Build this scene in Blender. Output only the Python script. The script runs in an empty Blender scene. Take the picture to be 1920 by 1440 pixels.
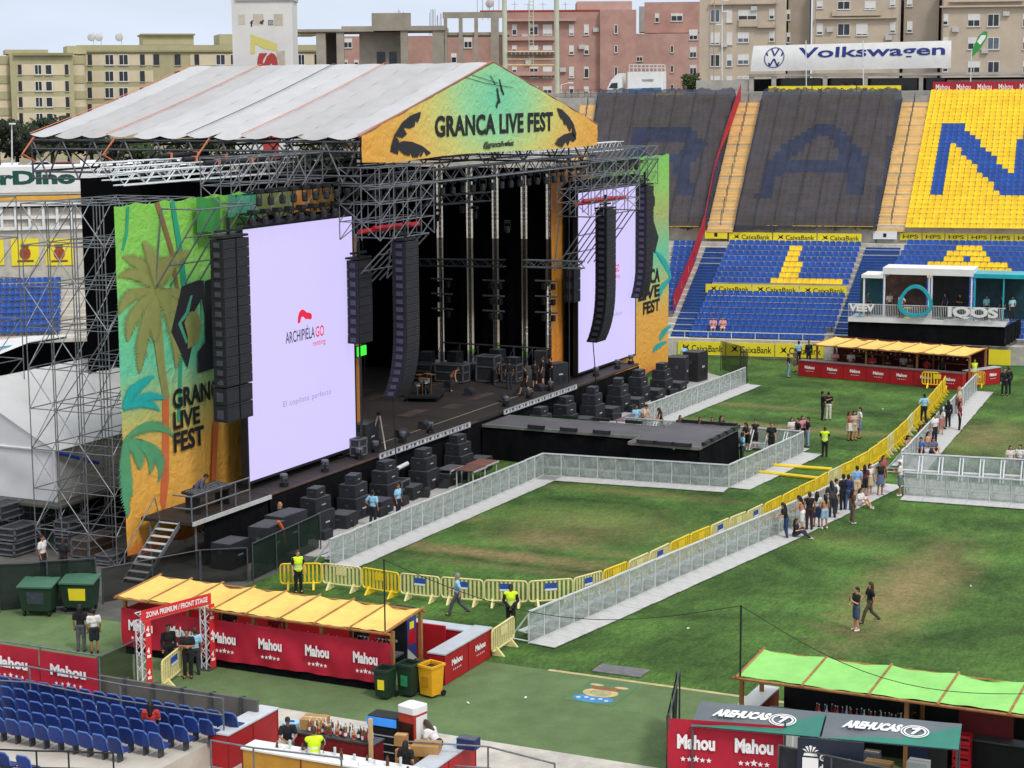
import bpy, math, random
from mathutils import Vector, Matrix
random.seed(7)
RAD = math.radians
scn = bpy.context.scene
COL = scn.collection

# ------------------------------------------------------------------ camera, sky, sun, exposure
FPX, PITCH, ROLL, HEAD, HCAM = 3558.0, 0.15518, -0.00668, 0.44896, 20.0
_F = Vector((math.cos(HEAD)*math.cos(PITCH), math.sin(HEAD)*math.cos(PITCH), -math.sin(PITCH)))
_r = Vector((math.sin(HEAD), -math.cos(HEAD), 0)); _u = _r.cross(_F)
_R = _r*math.cos(ROLL) + _u*math.sin(ROLL); _U = -_r*math.sin(ROLL) + _u*math.cos(ROLL)
CAM = Vector((0, 0, HCAM))
cd = bpy.data.cameras.new("camera"); cam = bpy.data.objects.new("camera", cd); COL.objects.link(cam)
cd.sensor_width = 36; cd.lens = 36*FPX/1920; cd.clip_start = 0.5; cd.clip_end = 6000
cam.matrix_world = Matrix.Translation(CAM) @ Matrix((_R, _U, -_F)).transposed().to_4x4()
scn.camera = cam
SUN_EL, SUN_AZ = RAD(52), RAD(-122)         # azimuth counter-clockwise from +X: the sun stands behind the camera to the right, in a cloud veil
wd = bpy.data.worlds.new("World"); scn.world = wd; wd.use_nodes = True
nt = wd.node_tree; nt.nodes.clear()
no = nt.nodes.new('ShaderNodeOutputWorld'); nb = nt.nodes.new('ShaderNodeBackground')
sk = nt.nodes.new('ShaderNodeTexSky'); sk.sky_type = 'NISHITA'; sk.sun_disc = False
sk.sun_elevation = SUN_EL; sk.sun_rotation = RAD(90) - SUN_AZ
sk.air_density = 1.0; sk.dust_density = 3.0; sk.ozone_density = 1.5
tc = nt.nodes.new('ShaderNodeTexCoord'); nz = nt.nodes.new('ShaderNodeTexNoise')
mpn = nt.nodes.new('ShaderNodeMapping'); mpn.inputs['Scale'].default_value = (1.2, 1.2, 5)
nz.inputs['Scale'].default_value = 2.2; nz.inputs['Detail'].default_value = 6
cr = nt.nodes.new('ShaderNodeValToRGB'); cr.color_ramp.elements[0].position = .30; cr.color_ramp.elements[1].position = .62
cr.color_ramp.elements[0].color = (.62, .62, .62, 1); cr.color_ramp.elements[1].color = (.93, .93, .93, 1)
mx = nt.nodes.new('ShaderNodeMix'); mx.data_type = 'RGBA'; mx.inputs['B'].default_value = (7.8, 8.6, 10.2, 1)
nt.links.new(tc.outputs['Generated'], mpn.inputs[0]); nt.links.new(mpn.outputs[0], nz.inputs['Vector'])
nt.links.new(nz.outputs[0], cr.inputs[0]); nt.links.new(cr.outputs[0], mx.inputs['Factor'])
nt.links.new(sk.outputs[0], mx.inputs['A']); nt.links.new(mx.outputs['Result'], nb.inputs[0])
nb.inputs[1].default_value = 0.105
sx = nt.nodes.new('ShaderNodeSeparateXYZ'); mq = nt.nodes.new('ShaderNodeMapRange'); mq.inputs[1].default_value = .12; mq.inputs[2].default_value = .75
gx = nt.nodes.new('ShaderNodeMix'); gx.data_type = 'RGBA'; gx.inputs['A'].default_value = (6.3, 7.1, 8.4, 1); gx.inputs['B'].default_value = (10.6, 10.9, 11.4, 1)
nt.links.new(tc.outputs['Generated'], sx.inputs[0]); nt.links.new(sx.outputs[2], mq.inputs[0]); nt.links.new(mq.outputs[0], gx.inputs['Factor']); nt.links.new(gx.outputs['Result'], mx.inputs['B'])
nt.links.new(nb.outputs[0], no.inputs[0])
sl = bpy.data.lights.new("sun", 'SUN'); sl.energy = 1.5; sl.angle = RAD(10); sl.color = (1, .96, .9)
so = bpy.data.objects.new("sun", sl); COL.objects.link(so)
sdir = Vector((math.cos(SUN_AZ)*math.cos(SUN_EL), math.sin(SUN_AZ)*math.cos(SUN_EL), math.sin(SUN_EL)))
so.rotation_euler = sdir.to_track_quat('Z', 'Y').to_euler(); so.location = (0, 0, 90)
scn.view_settings.view_transform = 'Standard'; scn.view_settings.look = 'None'
scn.view_settings.exposure = 0.3; scn.view_settings.gamma = 1.0

# ------------------------------------------------------------------ pixel -> place helpers (photo is 1920x1440)
def ray(x, y): return _F + _R*((x-960)/FPX) - _U*((y-720)/FPX)
def P(x, y, z=0.0):
    d = ray(x, y); return CAM + d*((z-HCAM)/d.z)
def PX(x, y, X):
    d = ray(x, y); return CAM + d*(X/d.x)
def PY(x, y, Y):
    d = ray(x, y); return CAM + d*(Y/d.y)
def PD(x, y, D):
    d = ray(x, y); return CAM + d*(D/math.hypot(d.x, d.y))
def PP(x, y, pt, n):
    d = ray(x, y); return CAM + d*((pt-CAM).dot(n)/d.dot(n))
def PROJ(p):
    q = p - CAM; w = q.dot(_F); return 960+FPX*q.dot(_R)/w, 720-FPX*q.dot(_U)/w

# ------------------------------------------------------------------ materials
def lin(c):
    if isinstance(c, str):
        c = tuple(int(c[i:i+2], 16)/255 for i in (0, 2, 4))
        return tuple(x/12.92 if x <= .04045 else ((x+.055)/1.055)**2.4 for x in c)
    return c
MATS = {}
def M(name, c, rough=.65, var=.14, scale=2.0, bump=0.0, bscale=None, metal=0.0, alpha=1.0, emit=None, spec=.4, trans=0, stretch=None, rand=0.0):
    if name in MATS: return MATS[name]
    c = lin(c); m = bpy.data.materials.new(name); m.use_nodes = True; MATS[name] = m
    t = m.node_tree; b = t.nodes['Principled BSDF']
    b.inputs['Roughness'].default_value = rough; b.inputs['Metallic'].default_value = metal
    b.inputs['Specular IOR Level'].default_value = spec
    b.inputs['Base Color'].default_value = (*c, 1)
    if alpha < 1: b.inputs['Alpha'].default_value = alpha
    if trans: b.inputs['Transmission Weight'].default_value = trans
    if emit:
        b.inputs['Emission Color'].default_value = (*lin(emit[0]), 1); b.inputs['Emission Strength'].default_value = emit[1]
    if var > 0 or bump > 0:
        co = t.nodes.new('ShaderNodeTexCoord'); src = co.outputs['Object']
        if stretch:
            mp = t.nodes.new('ShaderNodeMapping'); mp.inputs['Scale'].default_value = stretch
            t.links.new(src, mp.inputs[0]); src = mp.outputs[0]
    if var > 0:
        n1 = t.nodes.new('ShaderNodeTexNoise'); n1.inputs['Scale'].default_value = scale; n1.inputs['Detail'].default_value = 5
        n1.inputs['Roughness'].default_value = .65
        rp = t.nodes.new('ShaderNodeMapRange'); rp.inputs['From Min'].default_value = .3; rp.inputs['From Max'].default_value = .7
        rp.inputs['To Min'].default_value = 1-var; rp.inputs['To Max'].default_value = 1+var
        mu = t.nodes.new('ShaderNodeVectorMath'); mu.operation = 'SCALE'; mu.inputs[0].default_value = c
        n3 = t.nodes.new('ShaderNodeTexNoise'); n3.inputs['Scale'].default_value = scale*.21; n3.inputs['Detail'].default_value = 8; n3.inputs['Roughness'].default_value = .7; n3.inputs['Distortion'].default_value = .8
        r3 = t.nodes.new('ShaderNodeMapRange'); r3.inputs['From Min'].default_value = .35; r3.inputs['From Max'].default_value = .65; r3.inputs['To Min'].default_value = 1-var*.9; r3.inputs['To Max'].default_value = 1+var*.5
        mm = t.nodes.new('ShaderNodeMath'); mm.operation = 'MULTIPLY'; t.links.new(src, n3.inputs['Vector']); t.links.new(n3.outputs[0], r3.inputs[0]); t.links.new(r3.outputs[0], mm.inputs[1])
        t.links.new(src, n1.inputs['Vector']); t.links.new(n1.outputs[0], rp.inputs[0])
        t.links.new(rp.outputs[0], mm.inputs[0]); fac = mm.outputs[0]
        if rand:
            oi = t.nodes.new('ShaderNodeObjectInfo'); ro = t.nodes.new('ShaderNodeMapRange'); ro.inputs[3].default_value = 1-rand; ro.inputs[4].default_value = 1+rand*.6
            mr2 = t.nodes.new('ShaderNodeMath'); mr2.operation = 'MULTIPLY'; t.links.new(oi.outputs['Random'], ro.inputs[0]); t.links.new(ro.outputs[0], mr2.inputs[0]); t.links.new(fac, mr2.inputs[1]); fac = mr2.outputs[0]
        t.links.new(fac, mu.inputs['Scale']); t.links.new(mu.outputs[0], b.inputs['Base Color'])
    if bump > 0:
        n2 = t.nodes.new('ShaderNodeTexNoise'); n2.inputs['Scale'].default_value = bscale or scale*4; n2.inputs['Detail'].default_value = 3
        bp = t.nodes.new('ShaderNodeBump'); bp.inputs['Strength'].default_value = bump; bp.inputs['Distance'].default_value = .1
        t.links.new(src, n2.inputs['Vector']); t.links.new(n2.outputs[0], bp.inputs['Height']); t.links.new(bp.outputs[0], b.inputs['Normal'])
    return m
def gradmat(name, axis, stops, rough=.7, coord='Object', bump=.35):
    """printed cloth whose own ink runs through several colours along one axis (metres in object space)"""
    m = bpy.data.materials.new(name); m.use_nodes = True; MATS[name] = m
    t = m.node_tree; b = t.nodes['Principled BSDF']; b.inputs['Roughness'].default_value = rough
    co = t.nodes.new('ShaderNodeTexCoord'); sp = t.nodes.new('ShaderNodeSeparateXYZ'); t.links.new(co.outputs[coord], sp.inputs[0])
    lo, hi = stops[0][0], stops[-1][0]
    nz = t.nodes.new('ShaderNodeTexNoise'); nz.inputs['Scale'].default_value = .5; t.links.new(co.outputs[coord], nz.inputs['Vector'])
    ad = t.nodes.new('ShaderNodeMath'); ad.operation = 'MULTIPLY_ADD'; ad.inputs[1].default_value = 1.2
    t.links.new(nz.outputs[0], ad.inputs[0]); t.links.new(sp.outputs[axis], ad.inputs[2])
    mr = t.nodes.new('ShaderNodeMapRange'); mr.inputs[1].default_value = lo+.6; mr.inputs[2].default_value = hi+.6
    t.links.new(ad.outputs[0], mr.inputs[0])
    r = t.nodes.new('ShaderNodeValToRGB'); e = r.color_ramp.elements
    for i, (p, c) in enumerate(stops):
        q = (p-lo)/(hi-lo)
        el = e[i] if i < 2 else e.new(q)
        el.position = q; el.color = (*lin(c), 1)
    t.links.new(mr.outputs[0], r.inputs[0]); t.links.new(r.outputs[0], b.inputs['Base Color'])
    if bump:
        n2 = t.nodes.new('ShaderNodeTexNoise'); n2.inputs['Scale'].default_value = 1.6; n2.inputs['Detail'].default_value = 3; n2.inputs['Distortion'].default_value = 1.5
        bp = t.nodes.new('ShaderNodeBump'); bp.inputs['Strength'].default_value = bump; bp.inputs['Distance'].default_value = .25
        t.links.new(co.outputs[coord], n2.inputs['Vector']); t.links.new(n2.outputs[0], bp.inputs['Height']); t.links.new(bp.outputs[0], b.inputs['Normal'])
    return m

# ------------------------------------------------------------------ mesh builder
class MB:
    def __init__(s): s.v = []; s.f = []; s.m = []
    def add(s, vs, fs, m=0):
        k = len(s.v); s.v += [tuple(v) for v in vs]; s.f += [tuple(i+k for i in f) for f in fs]; s.m += [m]*len(fs); return s
    def bx(s, x0, y0, z0, x1, y1, z1, m=0):
        return s.add([(x0,y0,z0),(x1,y0,z0),(x1,y1,z0),(x0,y1,z0),(x0,y0,z1),(x1,y0,z1),(x1,y1,z1),(x0,y1,z1)],
                     [(0,3,2,1),(4,5,6,7),(0,1,5,4),(1,2,6,5),(2,3,7,6),(3,0,4,7)], m)
    def cb(s, c, sz, m=0, rz=0, ch=0.0):
        """box by centre and size, chamfered vertical edges when ch > 0"""
        cx, cy, cz = c; a, b, h = sz[0]/2, sz[1]/2, sz[2]/2
        if ch > 0: pts = [(-a+ch,-b),(a-ch,-b),(a,-b+ch),(a,b-ch),(a-ch,b),(-a+ch,b),(-a,b-ch),(-a,-b+ch)]
        else: pts = [(-a,-b),(a,-b),(a,b),(-a,b)]
        co, si = math.cos(rz), math.sin(rz); n = len(pts)
        vs = [(cx+x*co-y*si, cy+x*si+y*co, cz+z) for z in (-h, h) for x, y in pts]
        return s.add(vs, [tuple(range(n))[::-1], tuple(range(n, 2*n))] + [(i, (i+1) % n, n+(i+1) % n, n+i) for i in range(n)], m)
    def tube(s, a, b, r, n=6, m=0, r2=None):
        a = Vector(a); b = Vector(b); d = (b-a)
        if d.length < 1e-6: return s
        d.normalize(); x = d.orthogonal().normalized(); y = d.cross(x); r2 = r if r2 is None else r2
        vs = [a+(x*math.cos(t)+y*math.sin(t))*r for t in [2*math.pi*i/n for i in range(n)]] + \
             [b+(x*math.cos(t)+y*math.sin(t))*r2 for t in [2*math.pi*i/n for i in range(n)]]
        return s.add(vs, [(i, (i+1) % n, n+(i+1) % n, n+i) for i in range(n)] + [tuple(range(n))[::-1], tuple(range(n, 2*n))], m)
    def path(s, pts, r, n=6, m=0):
        for a, b in zip(pts, pts[1:]): s.tube(a, b, r, n, m)
        return s
    def slab(s, pts, off, m=0):
        """polygon of 3-D points pushed by vector off"""
        n = len(pts); o = Vector(off); vs = [Vector(p) for p in pts] + [Vector(p)+o for p in pts]
        return s.add(vs, [tuple(range(n)), tuple(range(n, 2*n))[::-1]] + [((i+1) % n, i, n+i, n+(i+1) % n) for i in range(n)], m)
    def grid(s, fn, nu, nv, m=0):
        vs = [fn(i/nu, j/nv) for j in range(nv+1) for i in range(nu+1)]; w = nu+1
        return s.add(vs, [(j*w+i, j*w+i+1, (j+1)*w+i+1, (j+1)*w+i) for j in range(nv) for i in range(nu)], m)
    def ball(s, c, r, n=8, k=6, m=0):
        rx, ry, rz = r if isinstance(r, tuple) else (r, r, r)
        vs = [(c[0], c[1], c[2]-rz)] + [(c[0]+rx*math.sin(math.pi*j/k)*math.cos(2*math.pi*i/n), c[1]+ry*math.sin(math.pi*j/k)*math.sin(2*math.pi*i/n), c[2]-rz*math.cos(math.pi*j/k)) for j in range(1, k) for i in range(n)] + [(c[0], c[1], c[2]+rz)]
        fs = [(0, 1+(i+1) % n, 1+i) for i in range(n)]
        for j in range(k-2): fs += [(1+j*n+i, 1+j*n+(i+1) % n, 1+(j+1)*n+(i+1) % n, 1+(j+1)*n+i) for i in range(n)]
        q = 1+(k-2)*n; fs += [(q+i, q+(i+1) % n, len(vs)-1) for i in range(n)]
        return s.add(vs, fs, m)
    def lathe(s, prof, c=(0, 0, 0), n=12, m=0):
        vs = [(c[0]+r*math.cos(2*math.pi*i/n), c[1]+r*math.sin(2*math.pi*i/n), c[2]+z) for r, z in prof for i in range(n)]
        k = len(prof); fs = [(j*n+i, j*n+(i+1) % n, (j+1)*n+(i+1) % n, (j+1)*n+i) for j in range(k-1) for i in range(n)]
        return s.add(vs, fs + [tuple(range(n))[::-1], tuple(range((k-1)*n, k*n))], m)
    def truss(s, a, b, w, n, r=.03, up=(0, 0, 1), m=0, r2=None):
        """square lattice truss between a and b"""
        a = Vector(a); b = Vector(b); d = (b-a).normalized(); up = Vector(up); x = d.cross(up).normalized()*w/2; y = x.cross(d).normalized()*w/2
        cs = [x+y, x-y, -x-y, -x+y]; r2 = r2 or r*.6
        for c in cs: s.tube(a+c, b+c, r, 5, m)
        for k in range(4):
            c0, c1 = cs[k], cs[(k+1) % 4]
            for i in range(n):
                p, q = a.lerp(b, i/n), a.lerp(b, (i+1)/n)
                s.tube(p+(c0 if i % 2 else c1), q+(c1 if i % 2 else c0), r2, 4, m)
        return s
    def build(s, name, mats, parent=None, origin=None, smooth=False, world=False):
        me = bpy.data.meshes.new(name)
        vs = s.v
        if world and parent is not None:
            root = parent
            while root.parent: root = root.parent
            mi = (Matrix.Translation(root.location) @ Matrix.Rotation(root.rotation_euler.z, 4, 'Z')).inverted()
            vs = [mi @ Vector(v) for v in vs]
        if origin is not None: vs = [(v[0]-origin[0], v[1]-origin[1], v[2]-origin[2]) for v in vs]
        me.from_pydata([tuple(v) for v in vs], [], s.f)
        if not isinstance(mats, (list, tuple)): mats = [mats]
        for m in mats: me.materials.append(m)
        me.polygons.foreach_set('material_index', s.m)
        if smooth: me.polygons.foreach_set('use_smooth', [True]*len(s.f))
        me.update()
        o = bpy.data.objects.new(name, me); COL.objects.link(o)
        if parent is not None: o.parent = parent
        if origin is not None: o.location = origin
        return o
def tag(o, label=None, cat=None, group=None, kind=None):
    if label: o['label'] = label
    if cat: o['category'] = cat
    if group: o['group'] = group
    if kind: o['kind'] = kind
    return o
def thing(name, label, cat, loc=(0, 0, 0), rz=0, group=None):
    o = bpy.data.objects.new(name, None); COL.objects.link(o); o.empty_display_size = .3
    o.location = loc; o.rotation_euler = (0, 0, rz); return tag(o, label, cat, group)
def kids(o): return [c for c in CH.get(o, [])]
CH = {}
def dup(o, loc=None, rz=None, label=None, group=None, parent=None):
    c = o.copy(); COL.objects.link(c); c.parent = parent
    if loc is not None: c.location = loc
    if rz is not None: c.rotation_euler = (0, 0, rz)
    if label: c['label'] = label
    if group: c['group'] = group
    for ch in o.children: dup(ch, parent=c)
    return c
# ---- lettering: glyph outlines of the built-in font, filled, as flat printed or cut-out letters
TX = {}
def glyphs(s, bold=0.0, shear=0.0, space=1.0):
    k = (s, bold, shear, space)
    if k not in TX:
        cu = bpy.data.curves.new('t', 'FONT'); cu.body = s; cu.offset = bold; cu.shear = shear; cu.space_character = space
        cu.resolution_u = 3; cu.fill_mode = 'FRONT'
        o = bpy.data.objects.new('t', cu); COL.objects.link(o)
        me = bpy.data.meshes.new_from_object(o.evaluated_get(bpy.context.evaluated_depsgraph_get()))
        vs = [(v.co.x, v.co.y) for v in me.vertices]; fs = [tuple(p.vertices) for p in me.polygons]
        bpy.data.objects.remove(o); bpy.data.curves.remove(cu); bpy.data.meshes.remove(me)
        x0 = min(v[0] for v in vs); x1 = max(v[0] for v in vs); y0 = min(v[1] for v in vs); y1 = max(v[1] for v in vs)
        TX[k] = ([((x-x0)/(x1-x0), (y-y0)/(y1-y0)) for x, y in vs], fs)
    return TX[k]
def text(mb, s, o, ex, ey, bold=0.0, shear=0.0, thick=0.0, m=0, space=1.0):
    """letters of s stretched over the parallelogram o, o+ex, o+ey"""
    uv, fs = glyphs(s, bold, shear, space); o = Vector(o); ex = Vector(ex); ey = Vector(ey); n = ex.cross(ey).normalized()
    mb.add([o+ex*u+ey*v+n*thick for u, v in uv], fs, m)
    if thick > .02:
        mb.add([o+ex*u+ey*v for u, v in uv], [f[::-1] for f in fs], m)
        ed = {}
        for f in fs:
            for a, b in zip(f, f[1:]+f[:1]): ed[(a, b)] = 1
        k = [(a, b) for a, b in ed if (b, a) not in ed]
        for a, b in k:
            pa = o+ex*uv[a][0]+ey*uv[a][1]; pb = o+ex*uv[b][0]+ey*uv[b][1]
            mb.add([pa, pb, pb+n*thick, pa+n*thick], [(0, 1, 2, 3)], m)
    return mb
def star(mb, c, ex, ey, r, m=0):
    c = Vector(c); pts = []
    for i in range(10):
        a = math.pi/2+i*math.pi/5; q = r if i % 2 == 0 else r*.42
        pts.append(c+Vector(ex)*q*math.cos(a)+Vector(ey)*q*math.sin(a))
    mb.add([c]+pts, [(0, 1+i, 1+(i+1) % 10) for i in range(10)], m)
class Fr:
    """upright frame: x along the face, y into the depth, z up; px() lands a photo point on the face (or at depth dy)"""
    def __init__(s, o, az):
        s.o = Vector(o); s.az = az; s.ex = Vector((math.cos(az), math.sin(az), 0)); s.ey = Vector((-math.sin(az), math.cos(az), 0))
    def px(s, x, y, dy=0.0):
        q = PP(x, y, s.o+s.ey*dy, s.ey)-s.o; return q.dot(s.ex), dy, q.z
    def w(s, u, d, z): return s.o+s.ex*u+s.ey*d+Vector((0, 0, z))
    def thing(s, name, label, cat, group=None): return thing(name, label, cat, s.o, s.az, group)
def facing(px, D, turn=0.0, z=0.0):
    """frame at distance D along the column px, its face turned `turn` degrees from square-on"""
    d = ray(px, 170); a = math.atan2(d.y, d.x); p = CAM+d*(D/math.hypot(d.x, d.y)); p.z = z
    return Fr(p, a-math.pi/2+RAD(turn))
def inpoly(x, y, pg):
    r = False; j = len(pg)-1
    for i in range(len(pg)):
        if (pg[i][1] > y) != (pg[j][1] > y) and x < (pg[j][0]-pg[i][0])*(y-pg[i][1])/(pg[j][1]-pg[i][1])+pg[i][0]: r = not r
        j = i
    return r
def lerp(a, b, t): return a+(b-a)*t

# ------------------------------------------------------------------ common materials
STEEL = M('galvanised_steel', '74777b', .5, .25, 6, metal=.4)
DSTEEL = M('dull_steel', '55585c', .5, .2, 6, metal=.5)
ALU = M('aluminium', 'c9ccd0', .35, .12, 4, metal=.5)
WALU = M('white_aluminium', 'd6d8da', .4, .1, 4, metal=.2)
BLK = M('black_paint', '17181a', .6, .3, 5)
BLKC = M('black_cloth', '0f0f12', .95, .35, 1.5, bump=.5, bscale=2.5, spec=.1)
GREYC = M('charcoal_box', '25262a', .7, .3, 4, bump=.2)
WHITE = M('white_paint', 'dcdcda', .5, .06, 1.5)
LTGREY = M('light_grey', 'b8b8b5', .7, .12, 1.5)
CONC = M('concrete', 'a09c94', .9, .2, .6, bump=.2)
LCONC = M('pale_concrete', 'bab4a9', .9, .2, 1.2, bump=.15)
WOOD = M('timber', '9a6b3c', .75, .25, 5, stretch=(1, 1, .3))
RED = M('red_plastic', 'b01722', .5, .1, 2)
MRED = M('red_banner', 'ad1730', .7, .1, 1.2, bump=.3, bscale=1.2)
WPRINT = M('white_print', 'e6e4e2', .6, 0)
BPRINT = M('black_print', '16171c', .7, .1)
YEL = M('yellow_board', 'e8d52a', .6, .05, 2)
BLUESEAT = M('blue_seat', '1d4fa0', .45, .22, 1.9, rand=.15)
DKBLUE = M('dark_blue_seat', '1a3275', .45, .14, 8, rand=.3)
YELSEAT = M('yellow_seat', 'f0c81e', .45, .16, 1.9)
TAN = M('tan_step', 'dcb97e', .85, .1, 1.5)
GLASSD = M('dark_glass', '23282e', .15, .3, 1, spec=.6)
CARD = M('cardboard', 'a9814f', .85, .15, 4)

# ------------------------------------------------------------------ setting: ground, grass, paving
def terrain():
    mb = MB(); rs = [0, 20, 60, 100, 140, 165, 188, 210, 260, 400, 900, 3500]; n = 96
    vs = []
    for r in rs:
        z = -.06 if r <= 165 else (11.3 if r >= 188 else -.06)
        vs += [(r*math.cos(2*math.pi*i/n), r*math.sin(2*math.pi*i/n), z) for i in range(n)]
    mb.add(vs, [(j*n+i, (j+1)*n+i, (j+1)*n+(i+1) % n, j*n+(i+1) % n) for j in range(len(rs)-1) for i in range(n)])
    tag(mb.build('ground', M('earth_ground', '8b8272', .95, .3, .05, bump=.3)), kind='structure')
terrain()
def grassmat():
    m = bpy.data.materials.new('pitch_grass'); m.use_nodes = True; t = m.node_tree; b = t.nodes['Principled BSDF']; L = t.links.new
    b.inputs['Roughness'].default_value = .9; b.inputs['Specular IOR Level'].default_value = .15
    co = t.nodes.new('ShaderNodeTexCoord')
    def noise(sc, st=(1, 1, 1), det=4, dist=0):
        mp = t.nodes.new('ShaderNodeMapping'); mp.inputs['Scale'].default_value = st; L(co.outputs['Object'], mp.inputs[0])
        n = t.nodes.new('ShaderNodeTexNoise'); n.inputs['Scale'].default_value = sc; n.inputs['Detail'].default_value = det; n.inputs['Distortion'].default_value = dist
        n.inputs['Roughness'].default_value = .7
        L(mp.outputs[0], n.inputs['Vector']); return n.outputs[0]
    def ramp(src, stops):
        r = t.nodes.new('ShaderNodeValToRGB'); L(src, r.inputs[0])
        for i, (p, c) in enumerate(stops):
            e = r.color_ramp.elements[i] if i < 2 else r.color_ramp.elements.new(p); e.position = p; e.color = (*lin(c), 1)
        return r.outputs[0]
    def math_(op, a, b_=None, c=None):
        n = t.nodes.new('ShaderNodeMath'); n.operation = op
        for i, q in enumerate((a, b_, c)):
            if q is None: continue
            if isinstance(q, (int, float)): n.inputs[i].default_value = q
            else: L(q, n.inputs[i])
        return n.outputs[0]
    def mix(f, a, b_):
        n = t.nodes.new('ShaderNodeMix'); n.data_type = 'RGBA'; L(f, n.inputs['Factor'])
        for k, q in (('A', a), ('B', b_)):
            if isinstance(q, str): n.inputs[k].default_value = (*lin(q), 1)
            else: L(q, n.inputs[k])
        return n.outputs['Result']
    base = ramp(noise(.22, det=6, dist=.6), [(.34, '334a22'), (.5, '45622d'), (.68, '587a37')])
    fine = noise(7, (.5, 1.25, 1), 8); f2 = noise(2.2, (.45, 1.1, 1), 8)
    sp = t.nodes.new('ShaderNodeSeparateXYZ'); L(co.outputs['Object'], sp.inputs[0])
    # mown bands across the pitch (lines of constant X), darker and lighter cut
    wv = math_('SINE', math_('MULTIPLY', sp.outputs[0], 2*math.pi/5.2))
    band = math_('MULTIPLY_ADD', wv, .15, 1.02)
    tone = math_('MULTIPLY', band, math_('MULTIPLY_ADD', fine, 2.3, -.15))
    tone = math_('MULTIPLY', tone, math_('MULTIPLY_ADD', f2, 1.3, .35))
    sc = t.nodes.new('ShaderNodeVectorMath'); sc.operation = 'SCALE'; L(base, sc.inputs[0]); L(tone, sc.inputs['Scale'])
    col = sc.outputs[0]
    # worn straw-coloured patches, each with its own place on the pitch
    spots = SPOTS
    acc = None
    for (x, y, rx, ry, k) in spots:
        dx = math_('DIVIDE', math_('SUBTRACT', sp.outputs[0], x), rx); dy = math_('DIVIDE', math_('SUBTRACT', sp.outputs[1], y), ry)
        d = math_('SQRT', math_('ADD', math_('MULTIPLY', dx, dx), math_('MULTIPLY', dy, dy)))
        e = math_('MULTIPLY', math_('MAXIMUM', math_('SUBTRACT', 1.25, math_('ADD', d, math_('MULTIPLY', math_('SUBTRACT', noise(.8, det=8), .5), 1.8))), 0), k)
        acc = e if acc is None else math_('MAXIMUM', acc, e)
    acc = math_('MULTIPLY', acc, math_('MULTIPLY_ADD', fine, 1.3, .25))
    acc = math_('MINIMUM', acc, .9)
    straw = ramp(noise(3, det=5), [(.3, '74653f'), (.7, 'a48f66')])
    L(mix(acc, col, straw), b.inputs['Base Color'])
    bp = t.nodes.new('ShaderNodeBump'); bp.inputs['Strength'].default_value = .9; bp.inputs['Distance'].default_value = .12
    L(noise(6, (.5, 1.2, 1), 8), bp.inputs['Height']); L(bp.outputs[0], b.inputs['Normal'])
    return m
def at(x, y): p = P(x, y); return p.x, p.y
SPOTS = []
for (x, y, rx, ry, k) in ((1700, 1105, 9, 2.2, 1.0), (1030, 1010, 2.2, 3.2, .95), (930, 1040, 1.0, 8, 1.2), (850, 970, 1.2, 2, .8), (1440, 800, 1.2, 9, 1.0), (1400, 760, .9, 6, .8),
                          (1200, 925, .9, 6, .6), (1850, 820, 6, 3, .8), (1100, 985, 4, 5, .55), (1560, 1010, 2, 4, .25), (1000, 1070, .6, 7, .5), (1150, 1040, .7, 5, .5), (1650, 690, 2, 8, .15)):
    q = at(x, y); SPOTS.append((q[0], q[1], rx, ry, k*(.80 if x == 1700 else .66)))
NEARX = at(1100, 1266)[0]
def sheet(name, pts, z, mat, kind='structure', t=.02):
    mb = MB().slab([(p[0], p[1], z) for p in pts], (0, 0, -t)); return tag(mb.build(name, mat), kind=kind)
sheet('pitch_grass', [(NEARX, -14), (134, -14), (134, 66), (NEARX, 66)], .004, grassmat())
TURF = M('artificial_turf', '61754e', .95, .14, 1.1, bump=.5, bscale=14, spec=.1)
APX = at(920, 1390)[0]
sheet('turf_strip', [(APX, -10), (NEARX-.01, -10), (NEARX-.01, 60), (APX, 60)], .006, TURF)
sheet('apron', [(36, -10), (APX-.01, -10), (APX-.01, 60), (36, 60)], .004, LCONC)
sheet('far_turf', [(134.01, -20), (140, -20), (140, 56), (134.01, 56)], .004, M('far_turf', '3f6338', .95, .2, .3, spec=.1))
# pale dividing line between grass and turf
sheet('edge_line', [(NEARX-.1, -10), (NEARX+.08, -10), (NEARX+.08, 26.5), (NEARX-.1, 26.5)], .012, M('straw_line', 'b3a578', .9, .25, 2))
# grey plastic floor laid around the stage and white trackway on the far side
FLOOR = M('grey_floor_panels', '55544f', .85, .22, 1.2, bump=.2)  # grey darkened, shade below the tent put into the floor colour
sheet('stage_floor', [(56.5, 42.6), (70, 42.2), (70, 66), (56.5, 66)], .016, FLOOR)
sheet('front_trackway', [(68.2, 42.3), (84.5, 42.5), (84.5, 44.2), (68.2, 44.2)], .020, M('trackway', 'a8a6a0', .85, .18, 1))
sheet('far_trackway', [(99.5, 40.6), (121.5, 40.6), (126, 46), (99.5, 46)], .016, M('trackway_far', 'a5a39e', .85, .15, .8))
# ------------------------------------------------------------------ stands
AZD = RAD(11.5)
ED = Vector((math.cos(AZD), math.sin(AZD), 0)); ER = Vector((math.sin(AZD), -math.cos(AZD), 0)); UP = Vector((0, 0, 1))
B0 = P(1430, 672); B0.z = 0
SL = .43
LOW = (B0+ED*1.2+UP*1.35, (UP-ED*SL).normalized())
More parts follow.
